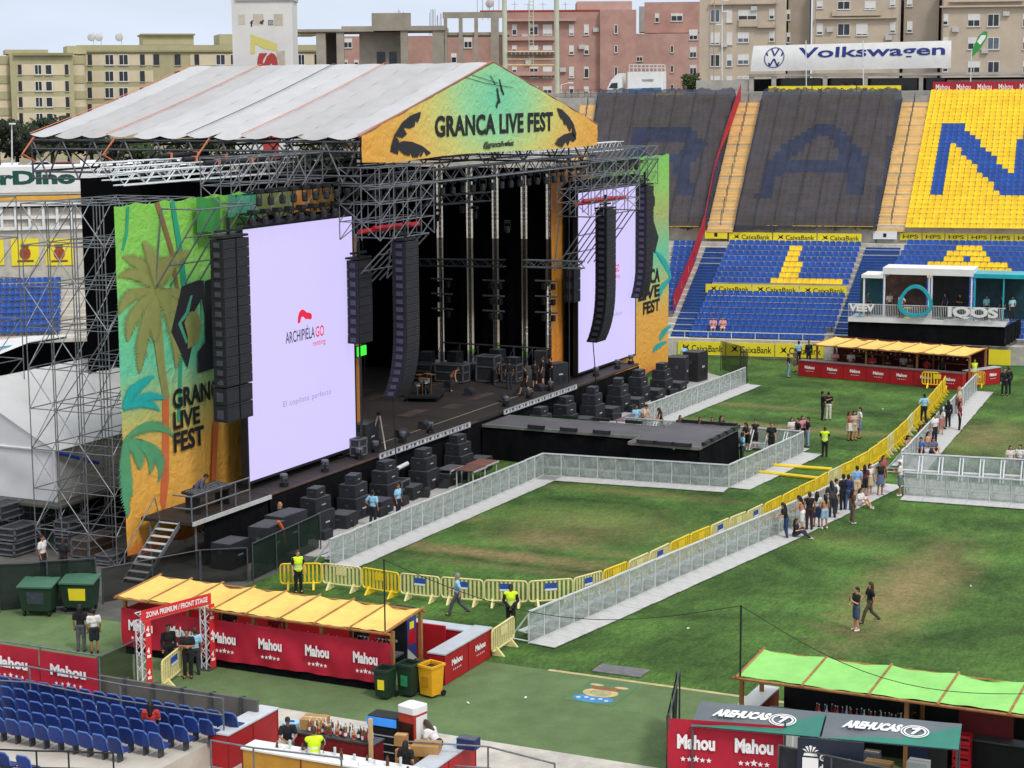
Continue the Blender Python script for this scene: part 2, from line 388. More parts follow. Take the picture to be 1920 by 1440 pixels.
# upper tier plane: through the foot of the tarped block, a little above the lower tier's top
q_ = PP(1510, 446, *LOW); UPR0 = q_+ED*.6+UP*1.0
SLU = .40
UPT = (UPR0, (UP-ED*SLU).normalized())
def sd(p): q = p-B0; return q.dot(ER), q.dot(ED)
def onplane(pl, s, d):
    p = B0+ER*s+ED*d; n = pl[1]; p.z = pl[0].z-((p.x-pl[0].x)*n.x+(p.y-pl[0].y)*n.y)/n.z; return p
def seat_mesh(mb, m=0, back=True):
    """one moulded seat facing -y: pan, curved back; base at z=0"""
    w = .22
    mb.add([(-w,-.20,.40),(w,-.20,.40),(w,.16,.36),(-w,.16,.36),(-w,-.20,.35),(w,-.20,.35),(w,.16,.31),(-w,.16,.31)], [(0,1,2,3),(7,6,5,4),(0,4,5,1),(1,5,6,2),(2,6,7,3),(3,7,4,0)], m)
    mb.add([(-w,.16,.36),(0,.21,.34),(w,.16,.36),(-w*.95,.24,.70),(-w*.7,.27,.80),(w*.7,.27,.80),(w*.95,.24,.70),(-w,.20,.34),(0,.25,.32),(w,.20,.34),(-w*.95,.28,.70),(-w*.7,.31,.80),(w*.7,.31,.80),(w*.95,.28,.70)],
           [(0,1,4,3),(1,5,4),(1,2,6,5),(7,10,11,8),(8,11,12),(8,12,13,9),(3,4,11,10),(4,5,12,11),(5,6,13,12),(2,9,13,6),(0,3,10,7)], m)
def seat_proto(mat, label, group):
    t = thing('stadium_seat', label, 'seat', (0, 0, 0), 0, group)
    a = MB(); seat_mesh(a); full = a
    pan = MB(); pan.v = full.v[:8]; pan.f = full.f[:6]; pan.m = full.m[:6]
    bk = MB(); bk.v = full.v[8:]; bk.f = [tuple(i-8 for i in f) for f in full.f[6:]]; bk.m = full.m[6:]
    pan.build('seat_pan', mat, t); bk.build('backrest', mat, t)
    MB().bx(-.03, -.1, 0, .03, .12, .34).bx(-.12, -.05, 0, .12, .1, .02).build('bracket', DSTEEL, t)
    t.scale = (1.1, 1, .8); return t
NIND = [0]
stuff = MB()
def put_stuff(p, az, m):
    k = MB(); seat_mesh(k); k.v = [(x*1.12, y, z*.78) for x, y, z in k.v]; c, s_ = math.cos(az), math.sin(az)
    stuff.add([(p.x+x*c-y*s_, p.y+x*s_+y*c, p.z+z) for x, y, z in k.v], k.f, m)
PROTO = {}
def put_seat(p, az, mat, label, group):
    k = label
    if k not in PROTO:
        PROTO[k] = seat_proto(mat, label, group); PROTO[k].location = p; PROTO[k].rotation_euler = (0, 0, az)
    else: dup(PROTO[k], p, az)
    NIND[0] += 1
FAR_AZ = math.atan2(ED.y, ED.x)-math.pi/2       # seat +y (its back) points up the slope
def block(pl, quad, run, letters=(), holes=(), base=0, alt=1, indiv=0, dx=.505, labels=None, skip=None):
    """fill the image quad TL,TR,BR,BL with seat rows on plane pl"""
    TL, TR, BR, BL = [sd(PP(x, y, *pl)) for x, y in quad]
    d0 = (BL[1]+BR[1])/2; d1 = (TL[1]+TR[1])/2; n = max(1, int((d1-d0)/run)); cnt = 0
    for i in range(n+1):
        t = i/max(1, n); d = d0+(d1-d0)*t; sa = lerp(BL[0], TL[0], t); sb = lerp(BR[0], TR[0], t); k = int((sb-sa)/dx)
        for j in range(k):
            s_ = sa+(j+.5)*dx; p = onplane(pl, s_, d); x, y = PROJ(p+UP*.5)
            if x > 1945 or (skip and inpoly(x, y, skip)): continue
            c = alt if any(inpoly(x, y, L) for L in letters) and not any(inpoly(x, y, h) for h in holes) else base
            if cnt < indiv and labels: put_seat(p, FAR_AZ, (BLUESEAT, YELSEAT)[c], labels[c], labels[2]); cnt += 1
            else: put_stuff(p, FAR_AZ, c)
def steps(mb, pl, sfn, d0, d1, run, m=0, drop=.3):
    n = int((d1-d0)/run)
    for i in range(n):
        d = d0+i*run; a, b = sfn(i/n); pa = onplane(pl, a, d); pb = onplane(pl, b, d); z0 = pa.z; z1 = onplane(pl, a, d+run).z
        q = [pa, pb, pb+ED*run, pa+ED*run]
        for p in q: p.z = z0
        mb.add([p-UP*drop for p in q]+q+[p-UP*1.2 for p in q[:2]], [(4,5,6,7),(0,1,5,4),(1,2,6,5),(3,0,4,7)], m)
# --- concrete bodies
fs = thing('grandstand', 'concrete far grandstand of the stadium with blue and yellow lettered seats', 'grandstand', B0)
mb = MB(); sL = sd(PP(1000, 600, *LOW))[0]; sR = sd(PP(2060, 600, *LOW))[0]
dtop = sd(PP(1510, 446, *LOW))[1]
steps(mb, LOW, lambda t: (sL, sR), 1.2, dtop+.4, .82, 0, .45)
mb.build('lower_tier', LCONC, fs, world=True)
mb = MB(); dt0 = sd(UPR0)[1]; dt1 = sd(PP(1560, 186, *UPT))[1]
steps(mb, UPT, lambda t: (sL-14, sR+10), dt0, dt1+2, .8, 0, .5)
mb.build('upper_tier', CONC, fs, world=True)
mb = MB()
a = B0+ER*sL; b = B0+ER*sR
mb.slab([a, b, b+UP*1.35, a+UP*1.35], ED*.8)
mb.build('pitch_wall', LCONC, fs, world=True)
za = onplane(LOW, 0, dtop).z; mb = MB(); a = B0+ER*(sL-14)+ED*(dtop+.3); b = B0+ER*(sR+10)+ED*(dtop+.3); a.z = b.z = za-.4
mb.slab([a, b, b+UP*1.5, a+UP*1.5], ED*.5); mb.build('tier_wall', LCONC, fs, world=True)
# walkway behind the top row
pT = onplane(UPT, 0, dt1+2); mb = MB(); q = [B0+ER*(sL-14)+ED*(dt1+2), B0+ER*(sR+10)+ED*(dt1+2), B0+ER*(sR+10)+ED*(dt1+9), B0+ER*(sL-14)+ED*(dt1+9)]
for p in q: p.z = pT.z-.1
mb.slab(q, (0, 0, -6)); mb.build('top_walkway', CONC, fs, world=True)
# tan stair aisles: strips a few millimetres proud of the tier steps
AIS = [((1382, 190), (1428, 190), (1375, 431), (1325, 431)), ((1690, 190), (1743, 180), (1696, 434), (1643, 430)), ((1088, 195), (1120, 192), (1085, 430), (1050, 430))]
for qd in AIS:
    TL, TR, BR, BL = [sd(PP(x, y, *UPT)) for x, y in qd]; mb = MB()
    d0, d1 = BL[1], TL[1]; n = 44; run = (d1-d0)/n; pl2 = (UPT[0]+UP*.12, UPT[1])
    steps(mb, pl2, lambda t: (lerp(BL[0], TL[0], t), lerp(BR[0], TR[0], t)), d0, d1, run, 0, .3)
    mb.build('stair_aisle', TAN, fs, world=True)
    mb = MB(); mid = lambda t: onplane(pl2, (lerp(BL[0], TL[0], t)+lerp(BR[0], TR[0], t))/2, lerp(d0, d1, t))
    for i in range(12):
        p = mid((i+.3)/12); q = mid((i+.75)/12); MB().path([p, p+UP*.9, q+UP*.9, q], .03, 5).build('handrail', DSTEEL, fs, world=True)
STB = M('blue_steps', '21457f', .7, .2, 3)
for qd in (((1325, 462), (1362, 462), (1290, 636), (1255, 636)), ((1625, 462), (1690, 462), (1640, 560), (1560, 638))):
    TL, TR, BR, BL = [sd(PP(x, y, *LOW)) for x, y in qd]; mb = MB(); d0, d1 = BL[1], TL[1]; pl2 = (LOW[0]+UP*.12, LOW[1])
    steps(mb, pl2, lambda t: (lerp(BL[0], TL[0], t), lerp(BR[0], TR[0], t)), d0, d1, (d1-d0)/32, 0, .3)
    mb.build('stair_aisle', STB, fs, world=True)
# --- seats
LB = ('blue plastic seat in the front rows of the far stand', 'yellow plastic seat of the letter in the far stand', 'seats of the far grandstand')
Lp = [[(1478, 455), (1508, 455), (1487, 545), (1448, 545)], [(1450, 519), (1584, 519), (1584, 545), (1448, 545)]]
A2 = [[(1795, 458), (1835, 458), (1850, 480), (1895, 500), (1895, 520), (1850, 520), (1815, 475), (1775, 520), (1725, 520), (1770, 480)], [(1740, 493), (1880, 493), (1880, 504), (1740, 504)]]
block(LOW, ((1325, 562), (1588, 562), (1558, 640), (1290, 640)), .82, indiv=150, labels=LB)
block(LOW, ((1366, 466), (1615, 466), (1592, 537), (1335, 537)), .82, letters=Lp)
block(LOW, ((1262, 466), (1318, 466), (1262, 600), (1240, 600)), .82)
block(LOW, ((1700, 466), (1960, 466), (1960, 640), (1600, 640)), .82, letters=A2)
Np = [[(1762, 232), (1792, 232), (1771, 368), (1740, 368)], [(1765, 232), (1803, 232), (1895, 326), (1930, 326), (1930, 368), (1880, 368), (1790, 268), (1765, 268)], [(1916, 235), (1950, 235), (1930, 368), (1896, 368)]]
block(UPT, ((1745, 180), (1990, 180), (1960, 434), (1697, 434)), .8, letters=Np, base=1, alt=0)
Ap = [[(1418, 367), (1437, 305), (1475, 265), (1527, 233), (1563, 233), (1605, 268), (1626, 300), (1617, 367)]]
Ah = [[(1483, 298), (1535, 253), (1552, 253), (1577, 298)], [(1450, 370), (1462, 320), (1588, 320), (1583, 370)]]
block(UPT, ((1432, 190), (1688, 190), (1640, 430), (1379, 430)), .8, letters=Ap, holes=Ah, base=1, alt=0)
Rp = [[(1185, 238), (1295, 238), (1323, 270), (1302, 306), (1170, 306), (1170, 285), (1275, 285), (1290, 272), (1280, 262), (1182, 262)], [(1262, 300), (1294, 300), (1300, 367), (1270, 367)], [(1185, 238), (1215, 238), (1200, 367), (1170, 367)]]
block(UPT, ((1124, 190), (1378, 190), (1322, 430), (1085, 430)), .8, letters=Rp, base=1, alt=0)
# dark nets over two of the upper blocks
NET = M('black_shade_net', '373b49', .9, .2, .6, alpha=.79, spec=.1)
def net(qd, label):
    TL, TR, BR, BL = [sd(PP(x, y, *UPT)) for x, y in qd]; pl = (UPT[0]+UP*.95, UPT[1]); rnd = random.Random(qd[0][0])
    ph = [rnd.random()*6 for _ in range(8)]
    def fn(u, v):
        s_ = lerp(lerp(BL[0], BR[0], u), lerp(TL[0], TR[0], u), v); d = lerp(lerp(BL[1], BR[1], u), lerp(TL[1], TR[1], u), v)
        p = onplane(pl, s_, d); x = u*7
        e = abs((x % 1)-.5)*2
        p.z += .07*math.sin(v*150+ph[0])+.10*math.sin(s_*2.4+d*.5+ph[1])*math.sin(d*1.1)-.16*(e > .86)+.05*math.sin(s_*9)
        if v == 0 or u in (0, 1): p.z -= .75
        return p
    t = thing('shade_net', label, 'net', onplane(pl, BL[0], BL[1]))
    MB().grid(fn, 84, 70).build('netting', NET, t, world=True, smooth=True)
    mb = MB()
    for k in range(8):
        mb.path([fn(k/7, j/20)+UP*.05 for j in range(21)], .05, 4)
    mb.build('seam_rope', BLK, t, world=True)
net(((1428, 186), (1692, 186), (1643, 433), (1375, 433)), 'black shade net over the seats lettered A')
net(((1120, 186), (1381, 186), (1325, 432), (1080, 432)), 'black shade net over the seats right behind the stage roof, lettered R')
# --- boards on the stand
def on_stand_board(px0, px1, y0, y1, n, txt, label, pl=None, dd=0.0, mat=None, tm=None, icon=True, name='advert_board', ht=None, group='advert boards on the far stand'):
    """n boards side by side between px0 and px1, upright, standing at the plane's depth under the lower edge y1"""
    p0 = PP(px0, y1, *pl); d = sd(p0)[1]-dd
    fr = Fr(B0+ED*d, FAR_AZ)
    u0 = fr.px(px0, y1)[0]; u1 = fr.px(px1, y1)[0]; z0 = (fr.px(px0, y1)[2]+fr.px(px1, y1)[2])/2; z1 = z0+(ht or (fr.px(px0, y0)[2]-fr.px(px0, y1)[2]))
    w = (u1-u0)/n; h = z1-z0
    for k in range(n):
        a = u0+k*w+.04; b = u0+(k+1)*w-.04
        t = thing(name, label[k] if isinstance(label, list) else label, 'advert board', fr.w((a+b)/2, 0, z0), fr.az, group)
        c = (b-a)/2
        MB().bx(-c, 0, 0, c, .08, h).build('panel', mat or YEL, t)
        lt = MB(); text(lt, txt, (-c*.42 if icon else -c*.7, -.006, h*.24), ((b-a)*(.66 if icon else .7), 0, 0), (0, 0, h*.52), .012); lt.build('lettering', tm or BPRINT, t)
        if icon:
            ic = MB(); ic.add([(-c*.83, -.006, h*.25), (-c*.70, -.006, h*.5), (-c*.78, -.006, h*.8), (-c*.66, -.006, h*.62), (-c*.52, -.006, h*.82), (-c*.58, -.006, h*.52), (-c*.5, -.006, h*.3), (-c*.65, -.006, h*.42)], [(0, 1, 7), (1, 2, 3), (3, 4, 5), (5, 6, 7), (1, 3, 5, 7)])
            ic.build('star_emblem', BPRINT, t)
LV = (B0+UP*1.0, UP)
def lab(n, where): return ['yellow board %s, %s' % (where, w) for w in (['leftmost of the row', 'second from the left', 'third from the left', 'fourth from the left', 'fifth from the left', 'rightmost of the row'][:n-1]+['rightmost of the row'])]
frp = (B0-ED*.02, ED)   # pitch wall face
on_stand_board(1440, 1690, 161, 178, 3, 'CaixaBank', lab(3, 'with star above the netted block A'), UPT, -1.2)
on_stand_board(1366, 1616, 437, 454, 3, 'CaixaBank', lab(3, 'with star under the netted block A'), LOW, -.5)
on_stand_board(1322, 1588, 535, 552, 3, 'CaixaBank', lab(3, 'with star halfway up the lower seats'), LOW, -.3)
on_stand_board(1686, 1945, 438, 452, 6, 'HPS', lab(6, 'in thin capitals under the letter N'), LOW, -.5, tm=M('thin_black', '3a3a20', .7, 0), icon=False)
on_stand_board(1270, 1545, 641, 668, 3, 'CaixaBank', lab(3, 'with star on the pitch side wall'), (B0+ED*-.1+UP*.2, ED), .0, ht=.98)
on_stand_board(1748, 1945, 153, 172, 5, 'Mahou', ['red advert board with white lettering above the yellow seats, %s' % w for w in ('leftmost', 'second', 'third', 'fourth', 'rightmost')], UPT, -1.4, mat=MRED, tm=WPRINT, icon=False)
# sign plates at the two aisle foots
for (x0, y0, x1, y1, m, l) in ((1322, 433, 1364, 447, YEL, 'small yellow block sign at the foot of the left tan stairs'), (1637, 434, 1682, 448, WHITE, 'small white block sign at the foot of the right tan stairs')):
    fr = Fr(PP(x0, 447, *LOW)+UP*0, FAR_AZ); a = fr.px(x0, y1); b = fr.px(x1, y0)
    mb = MB().bx(a[0], -.1, a[2], b[0], 0, b[2]).bx(lerp(a[0], b[0], .42), -.106, lerp(a[2], b[2], .25), lerp(a[0], b[0], .56), -.1, lerp(a[2], b[2], .75), 1).bx(a[0]+.2, -.05, a[2]-1.6, a[0]+.28, 0, a[2]-.001, 1)
    mb.v = [fr.w(*v) for v in mb.v]; tag(mb.build('block_sign', [m, BLK], origin=fr.o), l, 'sign')
# red printed mesh fence running down the stairs beside block A
mb = MB(); rp = [(1389, 186), (1365, 255), (1338, 345), (1322, 432), (1300, 500), (1262, 590)]; pts = []
for i, (x, y) in enumerate(rp):
    pts.append(PP(x, y, *(UPT if y < 440 else LOW)))
for a, b in zip(pts, pts[1:]): mb.slab([a, b, b+UP*1.5, a+UP*1.5], ED*.05)
t = thing('banner_fence', 'red printed fence running down the stairs between the two netted blocks', 'fence', pts[-1])
mb.build('mesh_cloth', MRED, t, world=True)
mb = MB()
for a, b in zip(pts, pts[1:]):
    for k in range(3):
        p = a.lerp(b, (k+.5)/3); q = a.lerp(b, (k+.8)/3); n_ = -ED*.03+ER*.02
        mb.add([p+UP*.5+n_-ER*.1, q+UP*.5+n_, q+UP*1.0+n_, p+UP*1.0+n_-ER*.1], [(0, 1, 2, 3)])
mb.build('white_print', WPRINT, t, world=True)
# railing along the pitch wall
mb = MB(); fr = Fr(B0, FAR_AZ)
for k in range(24):
    u = lerp(sL, sR, k/24); mb.tube(fr.w(u, .3, 1.35), fr.w(u, .3, 1.85), .03, 5)
mb.tube(fr.w(sL, .3, 1.85), fr.w(sR, .3, 1.85), .03, 5)
tag(mb.build('railing', WALU, origin=fr.o), 'thin white rail along the front of the far stand', 'railing')

# ------------------------------------------------------------------ end stand behind the stage, at the left edge
ESZ = facing(75, 150, -2.0, 0); ea = ESZ.az
en = ESZ.thing('end_stand', 'pale end stand with blue seats seen through the scaffolding at left', 'grandstand')
u0, u1 = -14, 16
zb = ESZ.px(75, 632)[2]; zt_ = 4.6
mb = MB().bx(u0, -1.2, 0, u1, 0, zb)
for k in range(9): mb.bx(u0, k*.85, 0, u1, (k+1)*.85-.002, zb+.1+k*.40)
mb.build('terrace', LCONC, en)
f2 = Fr(ESZ.o+ESZ.ey*8.2, ea)
def R2(x0, y0, x1, y1, d0, d1, m, mbx, fr=f2):
    a = fr.px(x0, y1); b = fr.px(x1, y0); mbx.bx(a[0], d0, a[2], b[0], d1, b[2], m)
w = MB()
a = f2.px(-60, 520); b = f2.px(330, 385); w.bx(a[0]-4, 0, 3, b[0], 4, b[2]); w.v = [(x, y+8.2, z) for x, y, z in w.v]; w.build('back_wall', LCONC, en)
w = MB(); a = f2.px(-60, 388); b = f2.px(330, 364); w.bx(a[0]-4, -.5, a[2], b[0], 4, b[2]); w.v = [(x, y+8.2, z) for x, y, z in w.v]; w.build('white_beam', WHITE, en)
w = MB(); a = f2.px(-60, 377); b = f2.px(330, 362); w.bx(a[0]-4, -.6, a[2], b[0], -.501, b[2]); w.v = [(x, y+8.2, z) for x, y, z in w.v]; w.build('ochre_band', M('ochre_band', 'd9a441', .7, .1), en)
w = MB(); a = f2.px(-60, 362); b = f2.px(330, 308); w.bx(a[0]-4, -.55, a[2], b[0], 3.5, b[2]); w.v = [(x, y+8.2, z) for x, y, z in w.v]; sgn = w.build('sign_panel', WHITE, en)
w = MB(); a = f2.px(-112, 356); b = f2.px(141, 318)
text(w, 'HiperDino', (a[0], -.56, a[2]), (b[0]-a[0], 0, 0), (0, 0, b[2]-a[2]), .05); w.v = [(x, y+8.2, z) for x, y, z in w.v]; w.build('sign_lettering', M('dark_green_print', '0f4a3f', .6, 0), sgn)
w = MB()
for k in range(12):
    x = -50+k*26; a = f2.px(x, 430); b = f2.px(x+3, 388); w.bx(a[0], -.3, a[2], b[0], -.01, b[2])
for y in (405, 425): a = f2.px(-60, y+2); b = f2.px(330, y); w.bx(a[0], -.25, a[2], b[0], -.012, b[2])
w.v = [(x, y+8.2, z) for x, y, z in w.v]; w.build('balustrade', WHITE, en)
for (x0, x1, l) in ((-42, 6, 'yellow crest banner cut by the left photo edge'), (22, 72, 'yellow crest banner second from the left photo edge'), (86, 136, 'yellow crest banner nearest the black tower')):
    a = f2.px(x0, 498); b = f2.px(x1, 447); w = MB().bx(a[0], -.08, a[2], b[0], -.01, b[2]); w.v = [f2.w(*v) for v in w.v]
    t = thing('crest_banner', l+' on the end stand wall', 'banner', f2.w(a[0], 0, a[2]), ea, 'crest banners on the end stand')
    w.build('cloth', YEL, t, world=True)
    c = (a[0]+b[0])/2; zc = (a[2]+b[2])/2; w = MB(); hh = (b[2]-a[2])/2
    w.ball((c, -.09, zc-hh*.1), (hh*.42, .01, hh*.5)).bx(c-hh*.3, -.11, zc+hh*.35, c+hh*.3, -.09, zc+hh*.6, 1).bx(c-hh*.6, -.1, zc-hh*.75, c+hh*.6, -.09, zc-hh*.6, 1)
    w.v = [f2.w(*v) for v in w.v]; w.build('crest', [M('crest_red', '9c4a2a', .7, .3, 6), M('crest_blue', '6a5a30', .7, .2)], t, world=True)
for k in range(9):
    for j in range(28):
        u = u0+1+j*.5
        p = ESZ.w(u, k*.85+.35, zb+.1+k*.40); x, y = PROJ(p)
        if -10 < x < 158 and not (35+k*6 < x-y*.0 < 62+k*6 and False):
            if NIND[0] < 232: put_seat(p, ea, BLUESEAT, 'blue plastic seat in the end stand behind the scaffolding', 'seats of the end stand')
            else: put_stuff(p, ea, 0)

# ------------------------------------------------------------------ near stand at the bottom left
NS0 = P(455, 1392, .75)
nst = thing('near_stand', 'pale concrete near terrace holding rows of dark blue seats', 'grandstand', (44, 20, 0))
NZ = .75; XW = P(455, 1372, NZ).x+.9
MB().bx(30, 31.75, -.05, XW, 62, NZ).bx(30, 20, -.05, 41.5, 31.74, NZ).build('terrace', M('worn_concrete', 'b5aea2', .9, .2, .5, bump=.2), nst, world=True)
ye = P(505, 1345, NZ).y
WPAN = M('grey_wall_panel', '5d5a54', .85, .2, 1)
mb = MB().bx(XW-.12, ye, NZ, XW, 44.5, NZ+.75); mb.build('front_parapet', WPAN, nst, world=True)
mb = MB()
for k in range(14): mb.bx(XW-.02+.022, ye+.5+k*1.1, NZ-.6, XW+.06, ye+.58+k*1.1, NZ+.78)
for k in range(14): mb.bx(XW-.2, ye+.5+k*1.1, NZ+.002, XW-.122, ye+.58+k*1.1, NZ+.8)
mb.build('parapet_post', DSTEEL, nst, world=True)
# ------------------------------------------------------------------ buildings beyond the stadium
GZ = 11.3
WFR = M('window_frame', 'd9d9d6', .5, .05); PANE = M('window_pane', '2b3036', .2, .5, .6, spec=.6); BLIND = M('roller_blind', 'd4d3cf', .7, .06)
PANEB = M('window_pane_sky', '55606b', .15, .4, .5, spec=.6)
def window(fr, root, x0, y0, x1, y1, blind=0.0, frame=WFR, pane=PANE, dy=0.0, mull=True):
    a = fr.px(x0, y1, dy); b = fr.px(x1, y0, dy); u0, z0, u1, z1 = a[0], a[2], b[0], b[2]; t = .07
    mb = MB()
    mb.bx(u0, dy-.06, z0, u0+t, dy+.02, z1).bx(u1-t, dy-.06, z0, u1, dy+.02, z1).bx(u0+t, dy-.06, z0, u1-t, dy+.02, z0+t).bx(u0+t, dy-.06, z1-t, u1-t, dy+.02, z1)
    if mull and u1-u0 > .9: mb.bx((u0+u1)/2-.035, dy-.05, z0+t, (u0+u1)/2+.035, dy+.02, z1-t)
    if blind > 0: mb.bx(u0+t+.002, dy-.045, z1-t-(z1-z0-2*t)*blind, u1-t-.002, dy+.01, z1-t-.002, 1)
    mb.bx(u0-.08, dy-.12, z0-.08, u1+.08, dy-.001, z0-.003, 2)
    w = mb.build('window', [frame, BLIND, LTGREY], root)
    MB().bx(u0+t, dy-.02, z0+t, u1-t, dy-.004, z1-t).build('pane', pane, w)
def mass(fr, root, name, mat, x0, y0, x1, y1, depth, dy=0.0, zlow=None):
    a = fr.px(x0, y1, dy); b = fr.px(x1, y0, dy)
    return MB().bx(a[0], dy, GZ-.5 if zlow is None else (a[2] if zlow == 'px' else zlow), b[0], dy+depth, b[2]).build(name, mat, root)
rnd = random.Random(3)
OLIVE = M('olive_render', 'aaa481', .9, .1, .3); CREAM = M('cream_panel', 'cdc0a4', .9, .08, .4); OLVD = M('olive_dark', '938d6a', .9, .1, .3)  # olive and cream paled so the colour carries distance haze
# --- olive and cream apartment block, right wing
fa = facing(300, 262, 4)
ap = fa.thing('apartment_block', 'long olive and cream apartment block left of the white sign tower', 'apartment block')
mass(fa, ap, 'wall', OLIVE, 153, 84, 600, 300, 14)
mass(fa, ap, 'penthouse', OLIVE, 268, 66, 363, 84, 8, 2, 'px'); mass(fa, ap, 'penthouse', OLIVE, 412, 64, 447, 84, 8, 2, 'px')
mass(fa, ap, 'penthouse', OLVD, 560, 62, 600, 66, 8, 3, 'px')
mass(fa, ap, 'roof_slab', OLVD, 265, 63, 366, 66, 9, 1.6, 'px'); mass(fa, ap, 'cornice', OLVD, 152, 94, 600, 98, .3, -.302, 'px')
cols = [(165, 172, 0), (197, 213, 1), (223, 240, 1), (263, 271, 0), (288, 298, 0), (328, 338, 0), (365, 373, 0), (405, 422, 1), (432, 446, 1), (546, 553, 0), (559, 571, 1), (590, 598, 0)]
for r, (y0, y1) in enumerate(((102, 122), (133, 153), (164, 184), (195, 215), (226, 246))):
    mb = MB()
    for (x0, x1) in ((161, 287), (357, 446), (545, 600)):
        a = fa.px(x0, y1+1, -.05); b = fa.px(x1, y0-1, -.05); mb = MB().bx(a[0], -.05, a[2], b[0], -.002, b[2]); mb.build('panel_strip', CREAM, ap)
    for (x0, x1, k) in cols:
        if r and 286 < x0 < 345 and rnd.random() < .3: continue
        window(fa, ap, x0, y0+(0 if k else 0), x1, y1, 0, GLASSD if not k else WFR, PANE, -.052, k == 1)
# rounded corner bays and left wing
fb = facing(85, 250, 3)
ap2 = fb.thing('apartment_block', 'olive and cream apartment block with rounded corner at the left edge', 'apartment block')
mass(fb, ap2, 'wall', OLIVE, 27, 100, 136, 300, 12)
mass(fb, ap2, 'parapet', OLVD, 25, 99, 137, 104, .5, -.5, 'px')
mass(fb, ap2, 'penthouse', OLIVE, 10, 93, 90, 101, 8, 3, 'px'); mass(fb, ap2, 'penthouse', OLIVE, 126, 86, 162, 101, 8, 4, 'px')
for (cx0, cx1) in ((131, 160), (-14, 27)):
    a = fb.px(cx0, 300, 1); b = fb.px(cx1, 104, 1); r = (b[0]-a[0])/2; c = ((a[0]+b[0])/2, 3.0)
    mb = MB()
    prof = []
    zs = [fb.px(130, y, 1)[2] for y in (240, 228, 210, 198, 180, 168, 150, 138, 120, 104)]
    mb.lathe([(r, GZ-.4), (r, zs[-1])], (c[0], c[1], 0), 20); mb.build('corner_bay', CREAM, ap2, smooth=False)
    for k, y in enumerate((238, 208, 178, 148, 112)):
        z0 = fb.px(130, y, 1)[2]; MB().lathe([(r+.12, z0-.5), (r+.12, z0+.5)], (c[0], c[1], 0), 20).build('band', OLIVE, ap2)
for r, (y0, y1) in enumerate(((121, 140), (152, 171), (182, 201), (212, 231))):
    a = fb.px(33, y1+1, -.05); b = fb.px(130, y0-1, -.05); MB().bx(a[0], -.05, a[2], b[0], -.002, b[2]).build('panel_strip', CREAM, ap2)
    for (x0, x1, k) in ((34, 40, 0), (65, 78, 1), (85, 97, 1), (122, 128, 0)): window(fb, ap2, x0+r*.9, y0, x1+r*.9, y1, 0, GLASSD if not k else WFR, PANE, -.052, k == 1)
for (fr, root, x, y) in ((fa, ap, 176, 84), (fa, ap, 190, 84), (fa, ap, 228, 84)):
    a = fr.px(x, y, 4); mb = MB().tube((a[0], 4, a[2]-.5), (a[0], 4, a[2]+1.6), .05, 5).ball((a[0]-.3, 3.8, a[2]+1.0), (.55, .15, .55), 8, 5); mb.build('satellite_dish', LTGREY, root)
# --- unfinished concrete frame
fc = facing(770, 235, -3)
ru = fc.thing('concrete_frame', 'unfinished grey concrete building frame with rusty bars behind the roof', 'building')
RAW = M('raw_concrete', '958d80', .95, .22, .35, bump=.3)
for (x0, y0, x1, y1, dp, dy) in ((545, 54, 700, 60, 12, .0), (640, 48, 835, 58, 12, .02),): mass(fc, ru, 'slab', RAW, x0, y0, x1, y1, dp, dy, 'px')
mass(fc, ru, 'parapet', RAW, 697, 24, 770, 52, .4, .3, 'px'); mass(fc, ru, 'parapet', RAW, 830, 22, 950, 34, .5, .5, 'px'); mass(fc, ru, 'slab', RAW, 830, 60, 955, 66, 10, .5, 'px')
for (x0, x1, y0) in ((594, 610, 62), (632, 644, 60), (752, 764, 58), (812, 834, 58), (861, 867, 34), (890, 896, 34), (921, 935, 32), (833, 838, 34)): mass(fc, ru, 'column', RAW, x0, y0, x1, 140, .8, .2)
mass(fc, ru, 'shaft_wall', RAW, 676, 60, 752, 200, 5, 2.5); mass(fc, ru, 'shaft_wall', M('raw_concrete_dark', '4f4a45', .95, .2, .4), 606, 62, 640, 200, 4, 6)
for (x0, x1) in ((707, 722), (730, 743)): a = fc.px(x0, 121, 2.4); b = fc.px(x1, 97, 2.4); MB().bx(a[0], 2.4, a[2], b[0], 2.49, b[2]).build('opening', GLASSD, ru)
for (x0, x1, yy, n) in ((735, 762, 50, 9), (805, 830, 50, 9), (895, 945, 22, 5)):
    for k in range(n):
        a = fc.px(lerp(x0, x1, k/n), yy, 1+.4*(k % 3)); MB().tube((a[0], a[1], a[2]-1), (a[0]+rnd.uniform(-.1, .1), a[1], a[2]+rnd.uniform(1.2, 2.2)), .035, 4).build('rebar', M('rusty_bar', '6b4636', .9, .3), ru)
# --- brick apartment building
BRICK = M('brick', 'ad887c', .9, .16, .5, bump=.2, bscale=6); BRICKB = M('brick_pale', 'b5958a', .9, .12, .5)  # brick tones paled, distance haze put into the wall colour
fd = facing(1100, 272, 2)
br = fd.thing('brick_building', 'reddish brick apartment building with white window blinds behind the light mast', 'apartment block')
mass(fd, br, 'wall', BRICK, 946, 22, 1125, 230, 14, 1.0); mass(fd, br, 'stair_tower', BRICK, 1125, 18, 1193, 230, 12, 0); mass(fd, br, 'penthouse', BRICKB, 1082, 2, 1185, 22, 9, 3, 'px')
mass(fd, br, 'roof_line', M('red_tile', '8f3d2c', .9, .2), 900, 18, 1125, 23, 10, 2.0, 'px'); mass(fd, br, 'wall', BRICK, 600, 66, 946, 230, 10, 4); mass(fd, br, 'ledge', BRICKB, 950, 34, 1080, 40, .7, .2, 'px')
mass(fd, br, 'ledge', BRICKB, 950, 68, 1040, 76, .5, .45, 'px')
